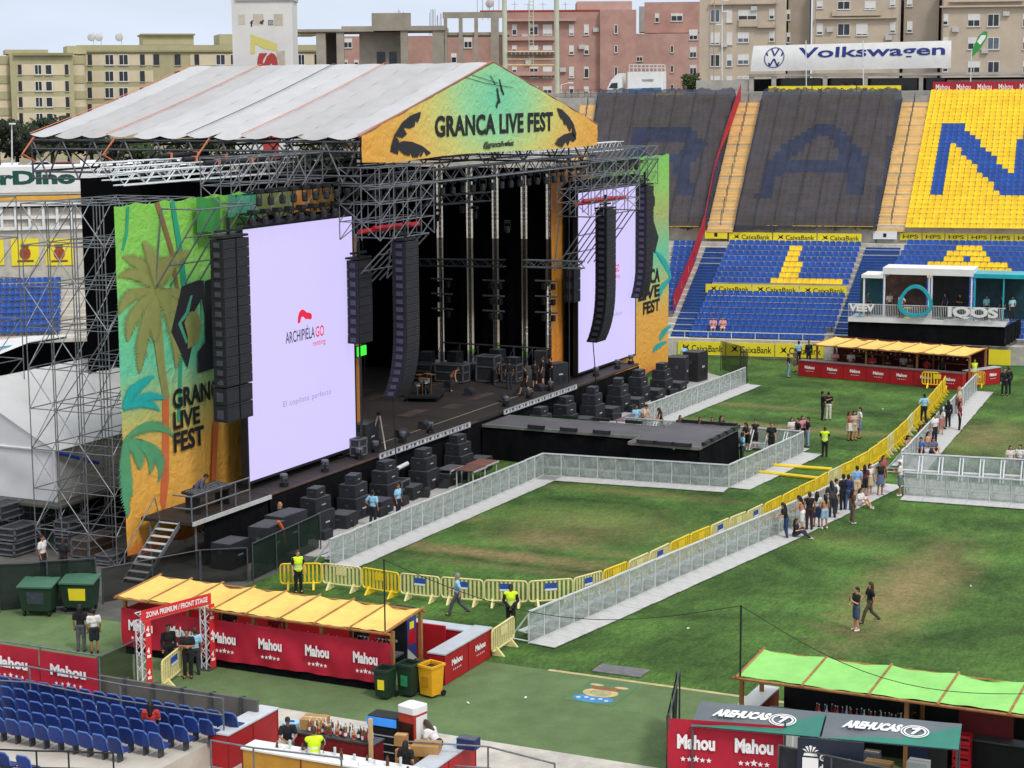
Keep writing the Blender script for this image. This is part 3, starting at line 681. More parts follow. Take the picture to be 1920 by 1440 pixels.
for r, (y0, y1) in enumerate(((46, 66), (85, 102), (125, 146), (162, 176))):
    for (x0, x1, bl) in ((960, 969, .4), (993, 1009, .4), (1018, 1035, .7)): window(fd, br, x0, y0, x1, y1, min(1, bl+rnd.uniform(-.3, .3)), dy=.99)
    for (x0, x1, bl) in ((1067, 1076, .5), (1095, 1104, .5)): window(fd, br, x0, y0, x1, y1, min(1, bl+rnd.uniform(-.4, .4)), dy=.99, mull=False)
    window(fd, br, 1152, y0, 1158, y1-3, 0, dy=-.01, mull=False)
for (x0, y0, x1, y1) in ((846, 100, 856, 118), (870, 70, 885, 90), (645, 72, 660, 90), (640, 112, 652, 124), (664, 112, 672, 124)): window(fd, br, x0, y0, x1, y1, .4, dy=3.99)
for (fr, root, x, y, dy) in ((fd, br, 978, 72, 1), (fd, br, 1085, 92, 1), (fd, br, 1050, 135, 1), (fd, br, 1112, 60, 1), (fd, br, 985, 120, 1)):
    a = fr.px(x, y, dy); MB().bx(a[0], dy-.35, a[2], a[0]+.85, dy-.002, a[2]+.6).build('air_conditioner', LTGREY, root)
for x in (965, 990, 1018, 1060, 1110, 1150): a = fd.px(x, 20, 5); MB().tube((a[0], 5, a[2]-.6), (a[0], 5, a[2]+1.0+.2*(x % 3)), .035, 4).tube((a[0]-.5, 5, a[2]+.9), (a[0]+.5, 5, a[2]+.9), .025, 4).build('antenna', DSTEEL, br)
for (x0, x1, y) in ((955, 1040, 88), (955, 1040, 128)): a = fd.px(x0, y+14, .4); b = fd.px(x1, y+6, .4); MB().bx(a[0], .3, a[2], b[0], .98, b[2]).build('balcony', BRICKB, br)
mast_ = fd.px(918, 20, 4); MB().tube((mast_[0], 4, mast_[2]-.4), (mast_[0], 4, mast_[2]+1.2), .05, 5).ball((mast_[0], 3.8, mast_[2]+1), (.6, .15, .6)).build('satellite_dish', LTGREY, br)
fe = facing(1260, 285, 0)
b2 = fe.thing('brick_building', 'second brick apartment building beside the beige block', 'apartment block')
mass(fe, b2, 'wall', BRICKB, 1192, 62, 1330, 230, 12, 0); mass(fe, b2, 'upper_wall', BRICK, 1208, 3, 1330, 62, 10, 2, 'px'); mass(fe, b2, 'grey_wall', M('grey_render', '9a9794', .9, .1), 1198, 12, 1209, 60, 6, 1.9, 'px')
for (x0, y0, x1, y1, bl) in ((1228, 25, 1236, 42, .5), (1258, 25, 1280, 40, .3), (1292, 55, 1308, 75, .6), (1293, 88, 1306, 108, .5), (1293, 122, 1306, 140, .3)): window(fe, b2, x0, y0, x1, y1, bl, dy=1.99 if y0 < 50 else -.01)
for y in (85, 122, 158): window(fe, b2, 1257, y, 1263, y+14, 0, dy=-.01, mull=False)
window(fe, b2, 1189+4, 105, 1205, 115, .2, dy=-.01)
# --- beige apartment building
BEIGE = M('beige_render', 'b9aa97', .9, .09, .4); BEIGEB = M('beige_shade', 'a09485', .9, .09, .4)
fg = facing(1620, 245, 1)
be = fg.thing('beige_building', 'tall beige apartment building behind the stand roof', 'apartment block')
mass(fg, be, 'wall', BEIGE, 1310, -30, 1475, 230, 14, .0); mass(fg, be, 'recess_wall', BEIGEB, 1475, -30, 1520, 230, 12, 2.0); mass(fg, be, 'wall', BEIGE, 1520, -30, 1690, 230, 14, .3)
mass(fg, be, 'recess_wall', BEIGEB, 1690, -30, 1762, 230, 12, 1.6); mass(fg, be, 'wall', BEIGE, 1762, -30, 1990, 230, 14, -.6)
for (x0, y0, x1, y1, d) in ((1330, 4, 1458, 9, -.3), (1385, 36, 1420, 50, -.25), (1420, 46, 1455, 52, -.3), (1528, 32, 1682, 36, .0), (1560, 20, 1652, 30, .05), (1762, 8, 1990, 14, -.9), (1780, 0, 1920, 4, -.95)): mass(fg, be, 'ledge', BEIGE, x0, y0, x1, y1, .5, d-.2, 'px')
def W(x0, y0, x1, y1, bl, dy): window(fg, be, x0, y0, x1, y1, bl, dy=dy-.01, pane=PANEB if rnd.random() < .3 else PANE)
for (y0, y1) in ((18, 42), (61, 84), (102, 125), (143, 152)):
    W(1332, y0, 1350, y1, rnd.choice((0, .9, .5)), 0); W(1362, y0, 1373, y1, rnd.choice((1, .5)), 0); W(1384 if y0 < 50 else 1383, y0, 1404 if y0 > 50 else 1419, y1-4, .6, 0); W(1442, y0-2, 1452, y1-6, .7, 0)
    window(fg, be, 1474.5, y0, 1482, y1-4, .4, dy=1.98, mull=False)
for (y0, y1) in ((2, 18), (44, 67)):
    W(1531, y0, 1543, y1-2, .8, .3); W(1570, y0, 1594, y1, rnd.choice((0, .6)), .3); W(1605 if y0 > 20 else 1621, y0, 1627 if y0 > 20 else 1642, y1, .9, .3); W(1668, y0-2, 1679, y1-5, .8, .3); window(fg, be, 1700, y0-4, 1711, y1-6, .8, dy=1.58, mull=False)
for (y0, y1) in ((26, 50), (70, 93), (115, 138)):
    W(1767, y0, 1778, y1-3, .7, -.6); W(1814, y0, 1838, y1, .5, -.6); W(1851, y0, 1874, y1, rnd.choice((0, 0, .9)), -.6); W(1917, y0, 1930, y1, .4, -.6)
for (x, y, dy) in ((1352, 88, 0), (1408, 20, 0), (1550, 60, .3), (1660, 75, .3), (1840, 100, -.6), (1880, 30, -.6), (1785, 60, -.6)):
    a = fg.px(x, y, dy); MB().bx(a[0], dy-.35, a[2], a[0]+.8, dy-.002, a[2]+.55).build('air_conditioner', LTGREY, be)
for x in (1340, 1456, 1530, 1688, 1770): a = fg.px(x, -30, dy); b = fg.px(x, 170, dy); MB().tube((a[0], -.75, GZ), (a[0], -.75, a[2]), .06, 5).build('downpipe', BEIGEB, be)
# --- stand roof hut with terrace and car maker's banner
fh = Fr(onplane(UPT, 0, dt1)*0 + (B0+ED*(dt1+9.5)+UP*pT.z), FAR_AZ)
hut = fh.thing('stand_pavilion', 'low concrete pavilion with dark openings on top of the far stand', 'pavilion')
def hm(name, mat, x0, y0, x1, y1, d0, d1):
    a = fh.px(x0, y1, d0); b = fh.px(x1, y0, d0); return MB().bx(a[0], d0, a[2], b[0], d1, b[2]).build(name, mat, hut)
hm('roof_slab', CONC, 1404, 134, 2000, 144, 0, 7); hm('back_wall', BLK, 1404, 144, 2000, 190, 4, 4.3); hm('side_wall', CONC, 1305, 150, 1404, 190, .3, 6); hm('upper_wall', CONC, 1310, 95, 2000, 134, 5, 7) if False else None
for x in (1446, 1542, 1618, 1722, 1404): hm('pillar', CONC, x, 144, x+9, 190, .1, .6)
for (x0, x1) in ((1457, 1540), (1553, 1616), (1630, 1720), (1736, 1772)): hm('glazing', GLASSD, x0, 146, x1, 182, 2.5, 2.6)
hm('low_wall', M('dark_panel', '5a5550', .9, .15), 1775, 148, 2000, 175, .05, .3); hm('terrace_wall', CONC, 1404, 168, 2000, 190, -.4, -.1)
fv = Fr(fh.w(0, -.25, 0), FAR_AZ)
vb = fv.thing('roof_banner', 'long white banner with blue car maker emblem and lettering above the pavilion', 'banner')
c4 = [fv.px(1407, 134), fv.px(1783, 127), fv.px(1784, 76), fv.px(1413, 86)]
def bil(u, v, off=0.0):
    a = Vector(c4[0]).lerp(Vector(c4[1]), u); b = Vector(c4[3]).lerp(Vector(c4[2]), u); p = a.lerp(b, v); p.y -= off+.18*math.sin(v*math.pi)+.05*math.sin(u*22)*(1-v); return p
MB().grid(lambda u, v: bil(u, v), 40, 8).build('cloth', WHITE, vb, smooth=True)
VWB = M('deep_blue_print', '1f2f78', .6, 0)
mb = MB(); uv, fsx = glyphs('Volkswagen', .02); mb.add([bil(.235+.735*u, .36+.52*v, .04) for u, v in uv], fsx); mb.build('lettering', VWB, vb)
mb = MB(); cx, cy = .115, .52; asp = (c4[1][0]-c4[0][0])/(c4[3][2]-c4[0][2])
def ce(x, y): return bil(cx+x*.40/asp, cy+y*.40, .04)
n = 40
mb.add([ce(r*math.cos(2*math.pi*i/n), r*math.sin(2*math.pi*i/n)) for r in (1.0, .92) for i in range(n)], [(i, (i+1) % n, n+(i+1) % n, n+i) for i in range(n)])
def stroke(pts, w):
    for (xa, ya), (xb, yb) in zip(pts, pts[1:]): mb.add([ce(xa-w, ya), ce(xa+w, ya), ce(xb+w, yb), ce(xb-w, yb)], [(0, 1, 2, 3)])
stroke([(-.36, .86), (0, .16)], .085); stroke([(.36, .86), (0, .16)], .085); stroke([(-.80, .48), (-.38, -.82)], .085); stroke([(-.38, -.82), (0, -.10)], .085); stroke([(0, -.10), (.38, -.82)], .085); stroke([(.38, -.82), (.80, .48)], .085)
mb.build('round_emblem', VWB, vb)
MB().tube(fv.px(1512, 182, -1.2), fv.px(1512, 76, -1.2), .05, 6).tube(fv.px(1621, 182, -1.3), fv.px(1621, 76, -1.3), .05, 6)
for x, l in ((1512, 'thin white pole crossing the V of the long white banner'), (1619, 'thin white pole crossing the middle of the long white banner')):
    a = fv.w(*fv.px(x, 184, -1.2)); b = fv.w(*fv.px(x-1, 76, -1.2)); tag(MB().tube(a, b, .05, 6).build('flag_pole', WALU, origin=a), l, 'pole')
# feather flag
a = fv.w(*fv.px(1819, 176, -2)); t = thing('feather_flag', 'green feather flag on a pale pole above the red boards', 'flag', a)
tp = fv.w(*fv.px(1822, 95, -2)); MB().tube(a, tp, .05, 6).build('pole', WALU, t, world=True)
fl = [fv.px(x, y, -2) for x, y in ((1820, 110), (1824, 92), (1834, 68), (1846, 58), (1852, 60), (1850, 72), (1838, 92))]
MB().slab([fv.w(*p) for p in fl], fv.ey*.03).build('cloth', M('green_cloth', '2f9446', .7, .1), t, world=True)
MB().slab([fv.w(*fv.px(x, y, -2.02)) for x, y in ((1832, 78), (1840, 66), (1849, 66), (1847, 72), (1838, 84))], fv.ey*.01).build('white_print', WPRINT, t, world=True)
# --- white sign tower
fw = facing(497, 205, -6)
tw = fw.thing('sign_tower', 'tall white square sign tower with social media icons and coloured letters', 'tower')
mass(fw, tw, 'shaft', M('tower_cladding', 'd3d1cc', .6, .06, .3), 443, -6, 547, 330, 6, 0)
mass(fw, tw, 'cap', LTGREY, 441, -8, 549, 1, 6.4, -.2, 'px')
for (x0, y0, x1, y1) in ((447, 27, 459, 46), (475, 26, 494, 47), (514, 26, 530, 48), (519, 95, 534, 122)): a = fw.px(x0, y1, -.02); b = fw.px(x1, y0, -.02); MB().bx(a[0], -.02, a[2], b[0], -.001, b[2]).build('faded_patch', M('faded_patch', 'bcb2a0', .7, .15, 1), tw)
DKP = M('dark_print', '2a2c33', .6, 0)
def tpoly(pg, m, name, off=.03):
    mb = MB(); mb.add([fw.px(x, y, -off) for x, y in pg], [tuple(range(len(pg)))]); mb.build(name, m, tw)
mb = MB(); a = fw.px(469, 50, -.03); b = fw.px(475, 38, -.03); text(mb, 'f', a, (b[0]-a[0], 0, 0), (0, 0, b[2]-a[2]), .02); mb.build('icon', DKP, tw)
tpoly([(485, 44), (488, 44), (492, 46), (494, 40), (496, 39), (493, 37), (490, 40), (487, 39), (488, 42)], DKP, 'icon')
a = fw.px(503, 47, -.03); b = fw.px(512, 38, -.03); mb = MB(); w_ = b[0]-a[0]; cx = (a[0]+b[0])/2; cz = (a[2]+b[2])/2
mb.bx(a[0], -.03, a[2], a[0]+.06, -.01, b[2]).bx(b[0]-.06, -.03, a[2], b[0], -.01, b[2]).bx(a[0]+.06, -.03, a[2], b[0]-.06, -.01, a[2]+.06).bx(a[0]+.06, -.03, b[2]-.06, b[0]-.06, -.01, b[2])
mb.add([(cx+r*math.cos(2*math.pi*i/12), -.03, cz+r*math.sin(2*math.pi*i/12)) for r in (.13, .08) for i in range(12)], [(i, (i+1) % 12, 12+(i+1) % 12, 12+i) for i in range(12)]); mb.build('icon', DKP, tw)
tpoly([(470, 64), (519, 82), (519, 95), (497, 92), (478, 82), (478, 100), (470, 101)], M('yellow_print', 'c9bf6a', .6, 0), 'letter_seven')
mb = MB(); o = fw.px(482, 99, -.03); e1 = fw.px(482, 137, -.03); e2 = fw.px(520, 99, -.03); text(mb, 'S', o, (0, 0, e1[2]-o[2]), (e2[0]-o[0], 0, 0), .07); mb.build('letter', M('red_print', 'a63a38', .6, 0), tw)
tpoly([(487, 252), (525, 252), (522, 278), (528, 305), (488, 305), (494, 278)], M('red_print', 'a63a38', .6, 0), 'letter')
# --- floodlight mast with ladder
fl_ = facing(993, 212, 0); PG = M('pale_green_steel', 'b9bda6', .6, .08, 1)
ml = fl_.thing('floodlight_mast', 'pale twin leg floodlight mast with ladder standing in front of the brick building', 'mast')
for (x0, x1, y1) in ((945.5, 948.5, 240), (1043, 1046, 240)):
    a = fl_.px(x0, -20); b = fl_.px(x1, y1); b = (b[0], 0, GZ-.5); MB().tube(b, a, .27, 10).build('leg', PG, ml)
for y in (97, 111, 122):
    a = fl_.px(950, y); b = fl_.px(1042, y); MB().tube(a, b, .08, 5).build('crossbar', M('cream_steel', 'cfc08c', .6, .1), ml)
mb = MB()
for x in (992, 1000): a = fl_.px(x, -20); b = fl_.px(x, 122); mb.tube(a, b, .05, 5)
for y in range(-18, 122, 7): mb.tube(fl_.px(992, y), fl_.px(1000, y), .035, 4)
mb.build('ladder', PG, ml)
for x in range(955, 1040, 8): a = fl_.px(x, 101, -.1); MB().cb((a[0], a[1]-.1, a[2]), (.35, .25, .3)).build('lamp_head', DSTEEL, ml)
# street lamps
def lamp(x, y0, y1, D, label, arm):
    f_ = facing(x, D); a = f_.px(x, y0); b = f_.px(x, y1); t = f_.thing('street_lamp', label, 'street lamp'); MB().tube((a[0], 0, a[2]-1), b, .09, 7, r2=.06).build('pole', WALU, t)
    for k, (dx, dz) in enumerate(arm): MB().tube((b[0], 0, b[2]+dz), (b[0]+dx, -.2, b[2]+dz+.25), .05, 5).build('arm', WALU, t); MB().cb((b[0]+dx*1.3, -.25, b[2]+dz+.25), (.6, .35, .14), ch=.05).build('lamp_head', WHITE, t)
lamp(1354, 180, 5, 215, 'tall thin lamp post with stacked heads before the beige building', ((.3, 0), (.3, -1.2), (-.3, -2.6)))
lamp(1052, 188, 158, 205, 'short curved street lamp right of the floodlight mast', ((.8, -.1),))
lamp(22, 305, 237, 185, 'pale pole standing behind the green and white store sign', ((.05, 0),))
# railing and truck on the walkway behind the netted block R
ft = Fr(fh.w(0, -4.5, 0), FAR_AZ)
tr = ft.thing('box_truck', 'white box truck parked on top of the far stand', 'truck')
def tb(name, x0, y0, x1, y1, d0, d1, m, parent=tr):
    a = ft.px(x0, y1); b = ft.px(x1, y0); return MB().cb(((a[0]+b[0])/2, (d0+d1)/2, (a[2]+b[2])/2), (b[0]-a[0], d1-d0, b[2]-a[2]), ch=.06).build(name, m, parent)
bo = tb('box', 1176, 134, 1242, 176, 0, 2.3, WHITE); tb('chassis', 1160, 176, 1242, 187, .1, 2.2, WHITE)
pc = [ft.px(x, y) for x, y in ((1137, 182), (1139, 165), (1146, 150), (1158, 138), (1166, 137), (1166, 186), (1140, 186))]
cab = MB().slab([(p[0], 0, p[2]) for p in pc], (0, 2.2, 0)).build('cab', WHITE, tr)
pw = [ft.px(x, y) for x, y in ((1141, 165), (1147, 156), (1158, 155), (1158, 166))]; MB().slab([(p[0], -.02, p[2]) for p in pw], (0, .015, 0)).build('side_window', GLASSD, cab)
pw = [ft.px(x, y) for x, y in ((1178, 166), (1240, 164), (1240, 175), (1178, 176))]; MB().slab([(p[0], -.02, p[2]) for p in pw], (0, .015, 0)).build('stripe', M('truck_blue', '4a7fa8', .5, .4, 1), bo)
mb = MB(); a = ft.px(1204, 153, -.02); b = ft.px(1226, 147, -.02); text(mb, 'movistar', a, (b[0]-a[0], 0, 0), (0, 0, b[2]-a[2]), .01); mb.build('lettering', DKP, bo)
for x in (1157, 1216): a = ft.px(x, 184); MB().tube((a[0], -.05, a[2]), (a[0], .25, a[2]), .42, 14).build('wheel', BLK, tr); MB().tube((a[0], 1.9, a[2]), (a[0], 2.2, a[2]), .42, 14).build('wheel', BLK, tr)
mb = MB()
for x in (1180, 1195, 1210, 1225, 1240): a = ft.px(x, 134); b = ft.px(x, 121); mb.tube(a, b, .04, 4); mb.tube((a[0], 2.2, a[2]), (b[0], 2.2, b[2]), .04, 4)
for y in (121, 127): a = ft.px(1180, y); b = ft.px(1240, y); mb.tube(a, b, .04, 4); mb.tube((a[0], 2.2, a[2]), (b[0], 2.2, b[2]), .04, 4)
mb.build('roof_rail', WALU, tr)
fr2 = Fr(fh.w(0, -8.2, 0), FAR_AZ)
t = fr2.thing('railing', 'grey railing along the top of the netted block behind the truck', 'railing'); mb = MB()
for x in range(1060, 1310, 12): a = fr2.px(x, 190); mb.tube((a[0], 0, a[2]), (a[0], 0, a[2]+1.1), .03, 4)
a = fr2.px(1050, 190); b = fr2.px(1310, 190)
for dz in (.4, .75, 1.1): mb.tube((a[0], 0, a[2]+dz), (b[0], 0, b[2]+dz), .03, 4)
mb.build('rail_frame', DSTEEL, t)
t = fr2.thing('advert_board', 'yellow advert board with a dark mark below the white truck', 'advert board'); a = fr2.px(1224, 188, -.1); b = fr2.px(1281, 175, -.1)
MB().bx(a[0], -.15, a[2], b[0], -.1, b[2]).build('panel', YEL, t); mb = MB(); text(mb, '(oo)', (lerp(a[0], b[0], .28), -.16, a[2]+.2), ((b[0]-a[0])*.42, 0, 0), (0, 0, (b[2]-a[2])*.6), .02); mb.build('mark', BPRINT, t)
t = fr2.thing('yellow_container', 'pair of yellow panels at the top of the stand beside the stage roof', 'panel'); a = fr2.px(1052, 215, -.4); b = fr2.px(1076, 190, -.4); MB().bx(a[0], -.4, a[2], b[0], .2, b[2]).build('panel', M('amber', 'e8bb22', .7, .1), t)
# ------------------------------------------------------------------ trees and shrubs beyond the stands
LEAFD = M('pine_leaf', '26321c', .9, .45, .6); LEAFM = M('tree_leaf', '3b4d22', .9, .4, .8); BARK = M('bark', '4a3a2c', .95, .3, 3)
def leaves(mb, c, r, n, size, rn):
    for _ in range(n):
        d = Vector((rn.gauss(0, 1), rn.gauss(0, 1), rn.gauss(0, 1))).normalized()*(rn.random()**.4)
        p = Vector(c)+Vector((d.x*r[0], d.y*r[1], d.z*r[2])); a = Vector((rn.gauss(0, 1), rn.gauss(0, 1), rn.gauss(0, 1))).normalized()*size*rn.uniform(.6, 1.4); b = a.orthogonal().normalized()*size*rn.uniform(.3, .7)
        mb.add([p-a, p+b, p+a, p-b], [(0, 1, 2, 3)])
def tree(D, px, py, rx, rz, mat, label, n=900, size=.35):
    rn = random.Random(int(px*7+py)); f_ = facing(px, D); top = PD(px, py, D); z = top.z; base = Vector((top.x, top.y, GZ-.3))
    t = thing('tree', label, 'tree', base, 0, 'trees beyond the end stand' if px < 400 else None)
    mb = MB().tube(base, (base.x+.2, base.y, z), .28, 7, r2=.14)
    cl = []
    for k in range(9):
        o = Vector((rn.uniform(-1, 1)*rx*.75, rn.uniform(-1, 1)*rx*.6, rn.uniform(-.8, .8)*rz)); c = Vector((base.x, base.y, z))+o; cl.append(c); mb.tube((base.x+.15, base.y, max(base.z+1, z-rz*.9)), c, .11, 5, r2=.03)
    mb.build('trunk', BARK, t, world=True)
    lf = MB()
    for c in cl: leaves(lf, c, (rx*.5, rx*.5, rz*.45), n//9, size, rn)
    lf.build('crown', mat, t, world=True)
words = ['at the left photo edge', 'second from the left photo edge', 'third from the left photo edge', 'fourth from the left photo edge', 'just left of the roof corner', 'low behind the roof corner']
for k, (x, y, rx, rz) in enumerate(((-6, 258, 3.2, 2.0), (30, 262, 3.4, 1.8), (62, 258, 3.0, 2.0), (96, 255, 3.0, 2.0), (128, 262, 3.2, 1.6), (170, 268, 3.0, 1.6))): tree(215+6*(k % 3), x, y, rx, rz, LEAFD, 'dark green pine %s, before the olive flats' % words[k])
tree(206, 1297, 158, 1.0, 1.5, LEAFM, 'small green tree between the brick and beige buildings', 500, .22)
for k, (x, y, rx, rz) in enumerate(((215, 281, 2.6, 1.2), (262, 285, 2.4, 1.1), (312, 279, 2.8, 1.4), (365, 283, 2.4, 1.2), (418, 280, 2.5, 1.4), (572, 280, 2.6, 1.5), (620, 283, 2.6, 1.3))): tree(213, x, y, rx, rz, LEAFM if k % 3 == 1 else LEAFD, 'dark bushy tree low behind the stage roof truss, %s from left' % ('first', 'second', 'third', 'fourth', 'fifth', 'sixth', 'seventh')[k], 600, .3)
q = [PD(x, 290, d) for x, d in ((-60, 189), (720, 189), (720, 226), (-60, 226))]; sheet('car_park', [(p.x, p.y) for p in q], GZ+.06, M('old_asphalt', '4c4a48', .95, .25, .4))
# far cars on the street behind the end stand
def car(px, py, D, rz, mat, label):
    p = PD(px, py, D); p.z = GZ+.02 if abs(p.z-GZ) < 3 else p.z
    t = thing('parked_car', label, 'car', p, rz, 'cars parked behind the stage')
    prof = [(-2.1, .35), (-2.1, .8), (-1.5, .95), (-.9, 1.42), (.7, 1.45), (1.4, .98), (2.05, .85), (2.1, .35)]
    b = MB().slab([(x, -.82, z) for x, z in prof], (0, 1.64, 0)).build('body', mat, t)
    wp = [(-1.3, .98), (-.85, 1.36), (.65, 1.38), (1.2, .98)]
    MB().slab([(x, -.835, z) for x, z in wp], (0, .012, 0)).build('side_window', GLASSD, t); MB().slab([(x, .823, z) for x, z in wp], (0, .012, 0)).build('side_window', GLASSD, t)
    for x in (-1.3, 1.3):
        for y in (-.78, .62): MB().tube((x, y, .32), (x, y+.16, .32), .32, 10).build('wheel', BLK, t)
cc = ['e2e2e2', 'c9cacc', '8d2b25', 'd8d8d8', '3b3d42', 'e6e6e6', 'b9babd', 'dedede', '77797d', 'e4e4e4', '2c2d31', 'd5d5d5']
wd_ = ['leftmost of the row', 'second from the left', 'third from the left', 'fourth from the left', 'fifth from the left', 'sixth from the left', 'seventh from the left', 'eighth from the left', 'ninth from the left', 'tenth from the left', 'just left of the sign tower', 'just right of the sign tower']
nm_ = ['white', 'silver', 'red', 'white', 'black', 'white', 'silver', 'white', 'grey', 'white', 'black', 'white']
for k, (x, D) in enumerate(((20, 200), (75, 203), (120, 200), (165, 204), (215, 200), (255, 203), (300, 199), (345, 203), (385, 200), (430, 196), (455, 194), (575, 200))):
    car(x, 292, D, ea+rnd.choice((0, 1.57))+rnd.uniform(-.1, .1), M('car_'+nm_[k], cc[k], .3, .05), '%s car parked behind the stage roof, %s' % (nm_[k], wd_[k]))
# ------------------------------------------------------------------ the stage
ZS, LIP, XL, XR, XC = 2.1, 45.85, 70.0, 114.2, 92.0
DECK = M('stage_deck', '2e2725', .75, .35, .5, bump=.15, stretch=(1, .3, 1)); DECKG = M('catwalk_deck', '5a575c', .7, .18, .6, bump=.1)
st = thing('stage_platform', 'long black skirted festival stage deck with brown floor', 'stage', (XC, LIP, 0))
MB().bx(XL, LIP, ZS-.14, XR, 66, ZS).build('deck', DECK, st, world=True)
def drape(x0, y0, x1, y1, z0, z1, n, amp, nv=6, ph=0.0, fr=.9, flare=0.0):
    """hanging cloth between two plan points with folds"""
    a = Vector((x0, y0, 0)); b = Vector((x1, y1, 0)); L = (b-a).length; d = (b-a)/L; nn = Vector((d.y, -d.x, 0))
    def fn(u, v):
        s = u*L; w = amp*(math.sin(s*2*math.pi*fr+ph)+.5*math.sin(s*2*math.pi*fr*2.3+ph*2+v*2)+.35*math.sin(s*1.1+v*5))*(.35+.65*(1-v))
        p = a+d*s+nn*(w+flare*(1-v)); p.z = lerp(z0, z1, v); return p
    return MB().grid(fn, n, nv)
drape(XL, LIP-.06, XR, LIP-.06, .02, ZS-.15, 260, .05, 5, 0, .45, .18).build('skirt', BLKC, st, smooth=True, world=True)
drape(XL-.06, 56, XL-.06, LIP, .02, ZS-.15, 60, .04).build('skirt', BLKC, st, smooth=True, world=True)
MB().bx(XL, LIP-.05, ZS-.08, 90.75, LIP-.001, ZS+.004).bx(94.05, LIP-.05, ZS-.08, XR, LIP-.001, ZS+.004).build('edge_trim', M('edge_brown', '5a4640', .7, .3, 2), st, world=True)
MB().bx(78.6, LIP+1.5, ZS+.002, 105, LIP+1.56, ZS+.008).build('marking_tape', M('tape_tan', '9b8c70', .7, .2, 3), st, world=True)
rn = random.Random(5)
for k in range(9): x = rn.uniform(80, 102); y = rn.uniform(47.5, 57); MB().bx(x, y, ZS+.002, x+rn.uniform(1.5, 3), y+rn.uniform(.5, 1), ZS+.006).build('deck_patch', M('deck_patch%d' % (k % 2), ('45352f', '4a3a35')[k % 2], .8, .3, 1), st, world=True)
# catwalk and forward stage
cw = thing('catwalk_stage', 'black skirted catwalk ending in a wide forward stage', 'stage', (91.5, 36, 0))
CZ = 1.9
pl = [(90.8, LIP-.3), (90.8, 36.3), (89.15, 36.3), (89.15, 32.5), (95.4, 32.5), (95.4, 36.2), (94.0, 36.2), (94.0, LIP-.3)]
MB().slab([(x, y, CZ-.12) for x, y in pl], (0, 0, .12)).build('deck', DECKG, cw, world=True)
for i in range(7):
    (x0, y0), (x1, y1) = pl[i], pl[i+1]; d = Vector((x1-x0, y1-y0, 0)).normalized(); o = Vector((d.y, -d.x, 0))*-.05
    drape(x1-d.x*.03, y1-d.y*.03, x0+d.x*.03, y0+d.y*.03, .02, CZ-.2, int(14*Vector((x1-x0, y1-y0)).length), .05, 5, i, .4, -.10).build('skirt', BLKC, cw, smooth=True, world=True)
    mb = MB(); mb.slab([(x0, y0, CZ-.13), (x1, y1, CZ-.13), (x1, y1, CZ+.02), (x0, y0, CZ+.02)], (d.y*.06, -d.x*.06, 0)); mb.build('edge_rail', M('edge_rail', '77736d', .6, .2, 3), cw, world=True)
mb = MB().bx(90.85, 41, CZ+.002, 90.95, LIP-.4, CZ+.01).bx(93.85, 41, CZ+.002, 93.95, LIP-.4, CZ+.01).bx(90.95, 36.4, CZ+.002, 91.02, 37.9, CZ+.01)
mb.build('green_tape', M('green_tape', '3c8a58', .6, .1), cw, world=True)
def bar_light(x, y, rz, label, grp='light bars along the catwalk edge'):
    t = thing('light_bar', label, 'stage light', (x, y, CZ+.02), rz, grp)
    MB().cb((0, 0, .10), (.95, .16, .16), ch=.04).bx(-.48, -.09, .02, -.44, .09, .2).bx(.44, -.09, .02, .48, .09, .2).build('housing', BLK, t)
    MB().bx(-.42, -.10, .06, .42, -.082, .15).build('lens_strip', M('lens_dark', '34363d', .2, .2), t); return t
lbp = None; LBL = 'black light bar lying on the edge of the catwalk and forward stage'
for (x, y, rz) in [(90.65, LIP-3.6-1.9*k, -1.57) for k in range(3)]+[(89.0, 35.3-1.0*k, -1.57) for k in range(3)]+[(90.0+1.15*k, 32.38, 0) for k in range(5)]+[(94.15, LIP-4-1.9*k, 1.57) for k in range(3)]+[(95.52, 33.1+1.1*k, 1.57) for k in range(3)]:
    if lbp is None: lbp = bar_light(x, y, rz, LBL)
    else: dup(lbp, (x, y, CZ+.02), rz)
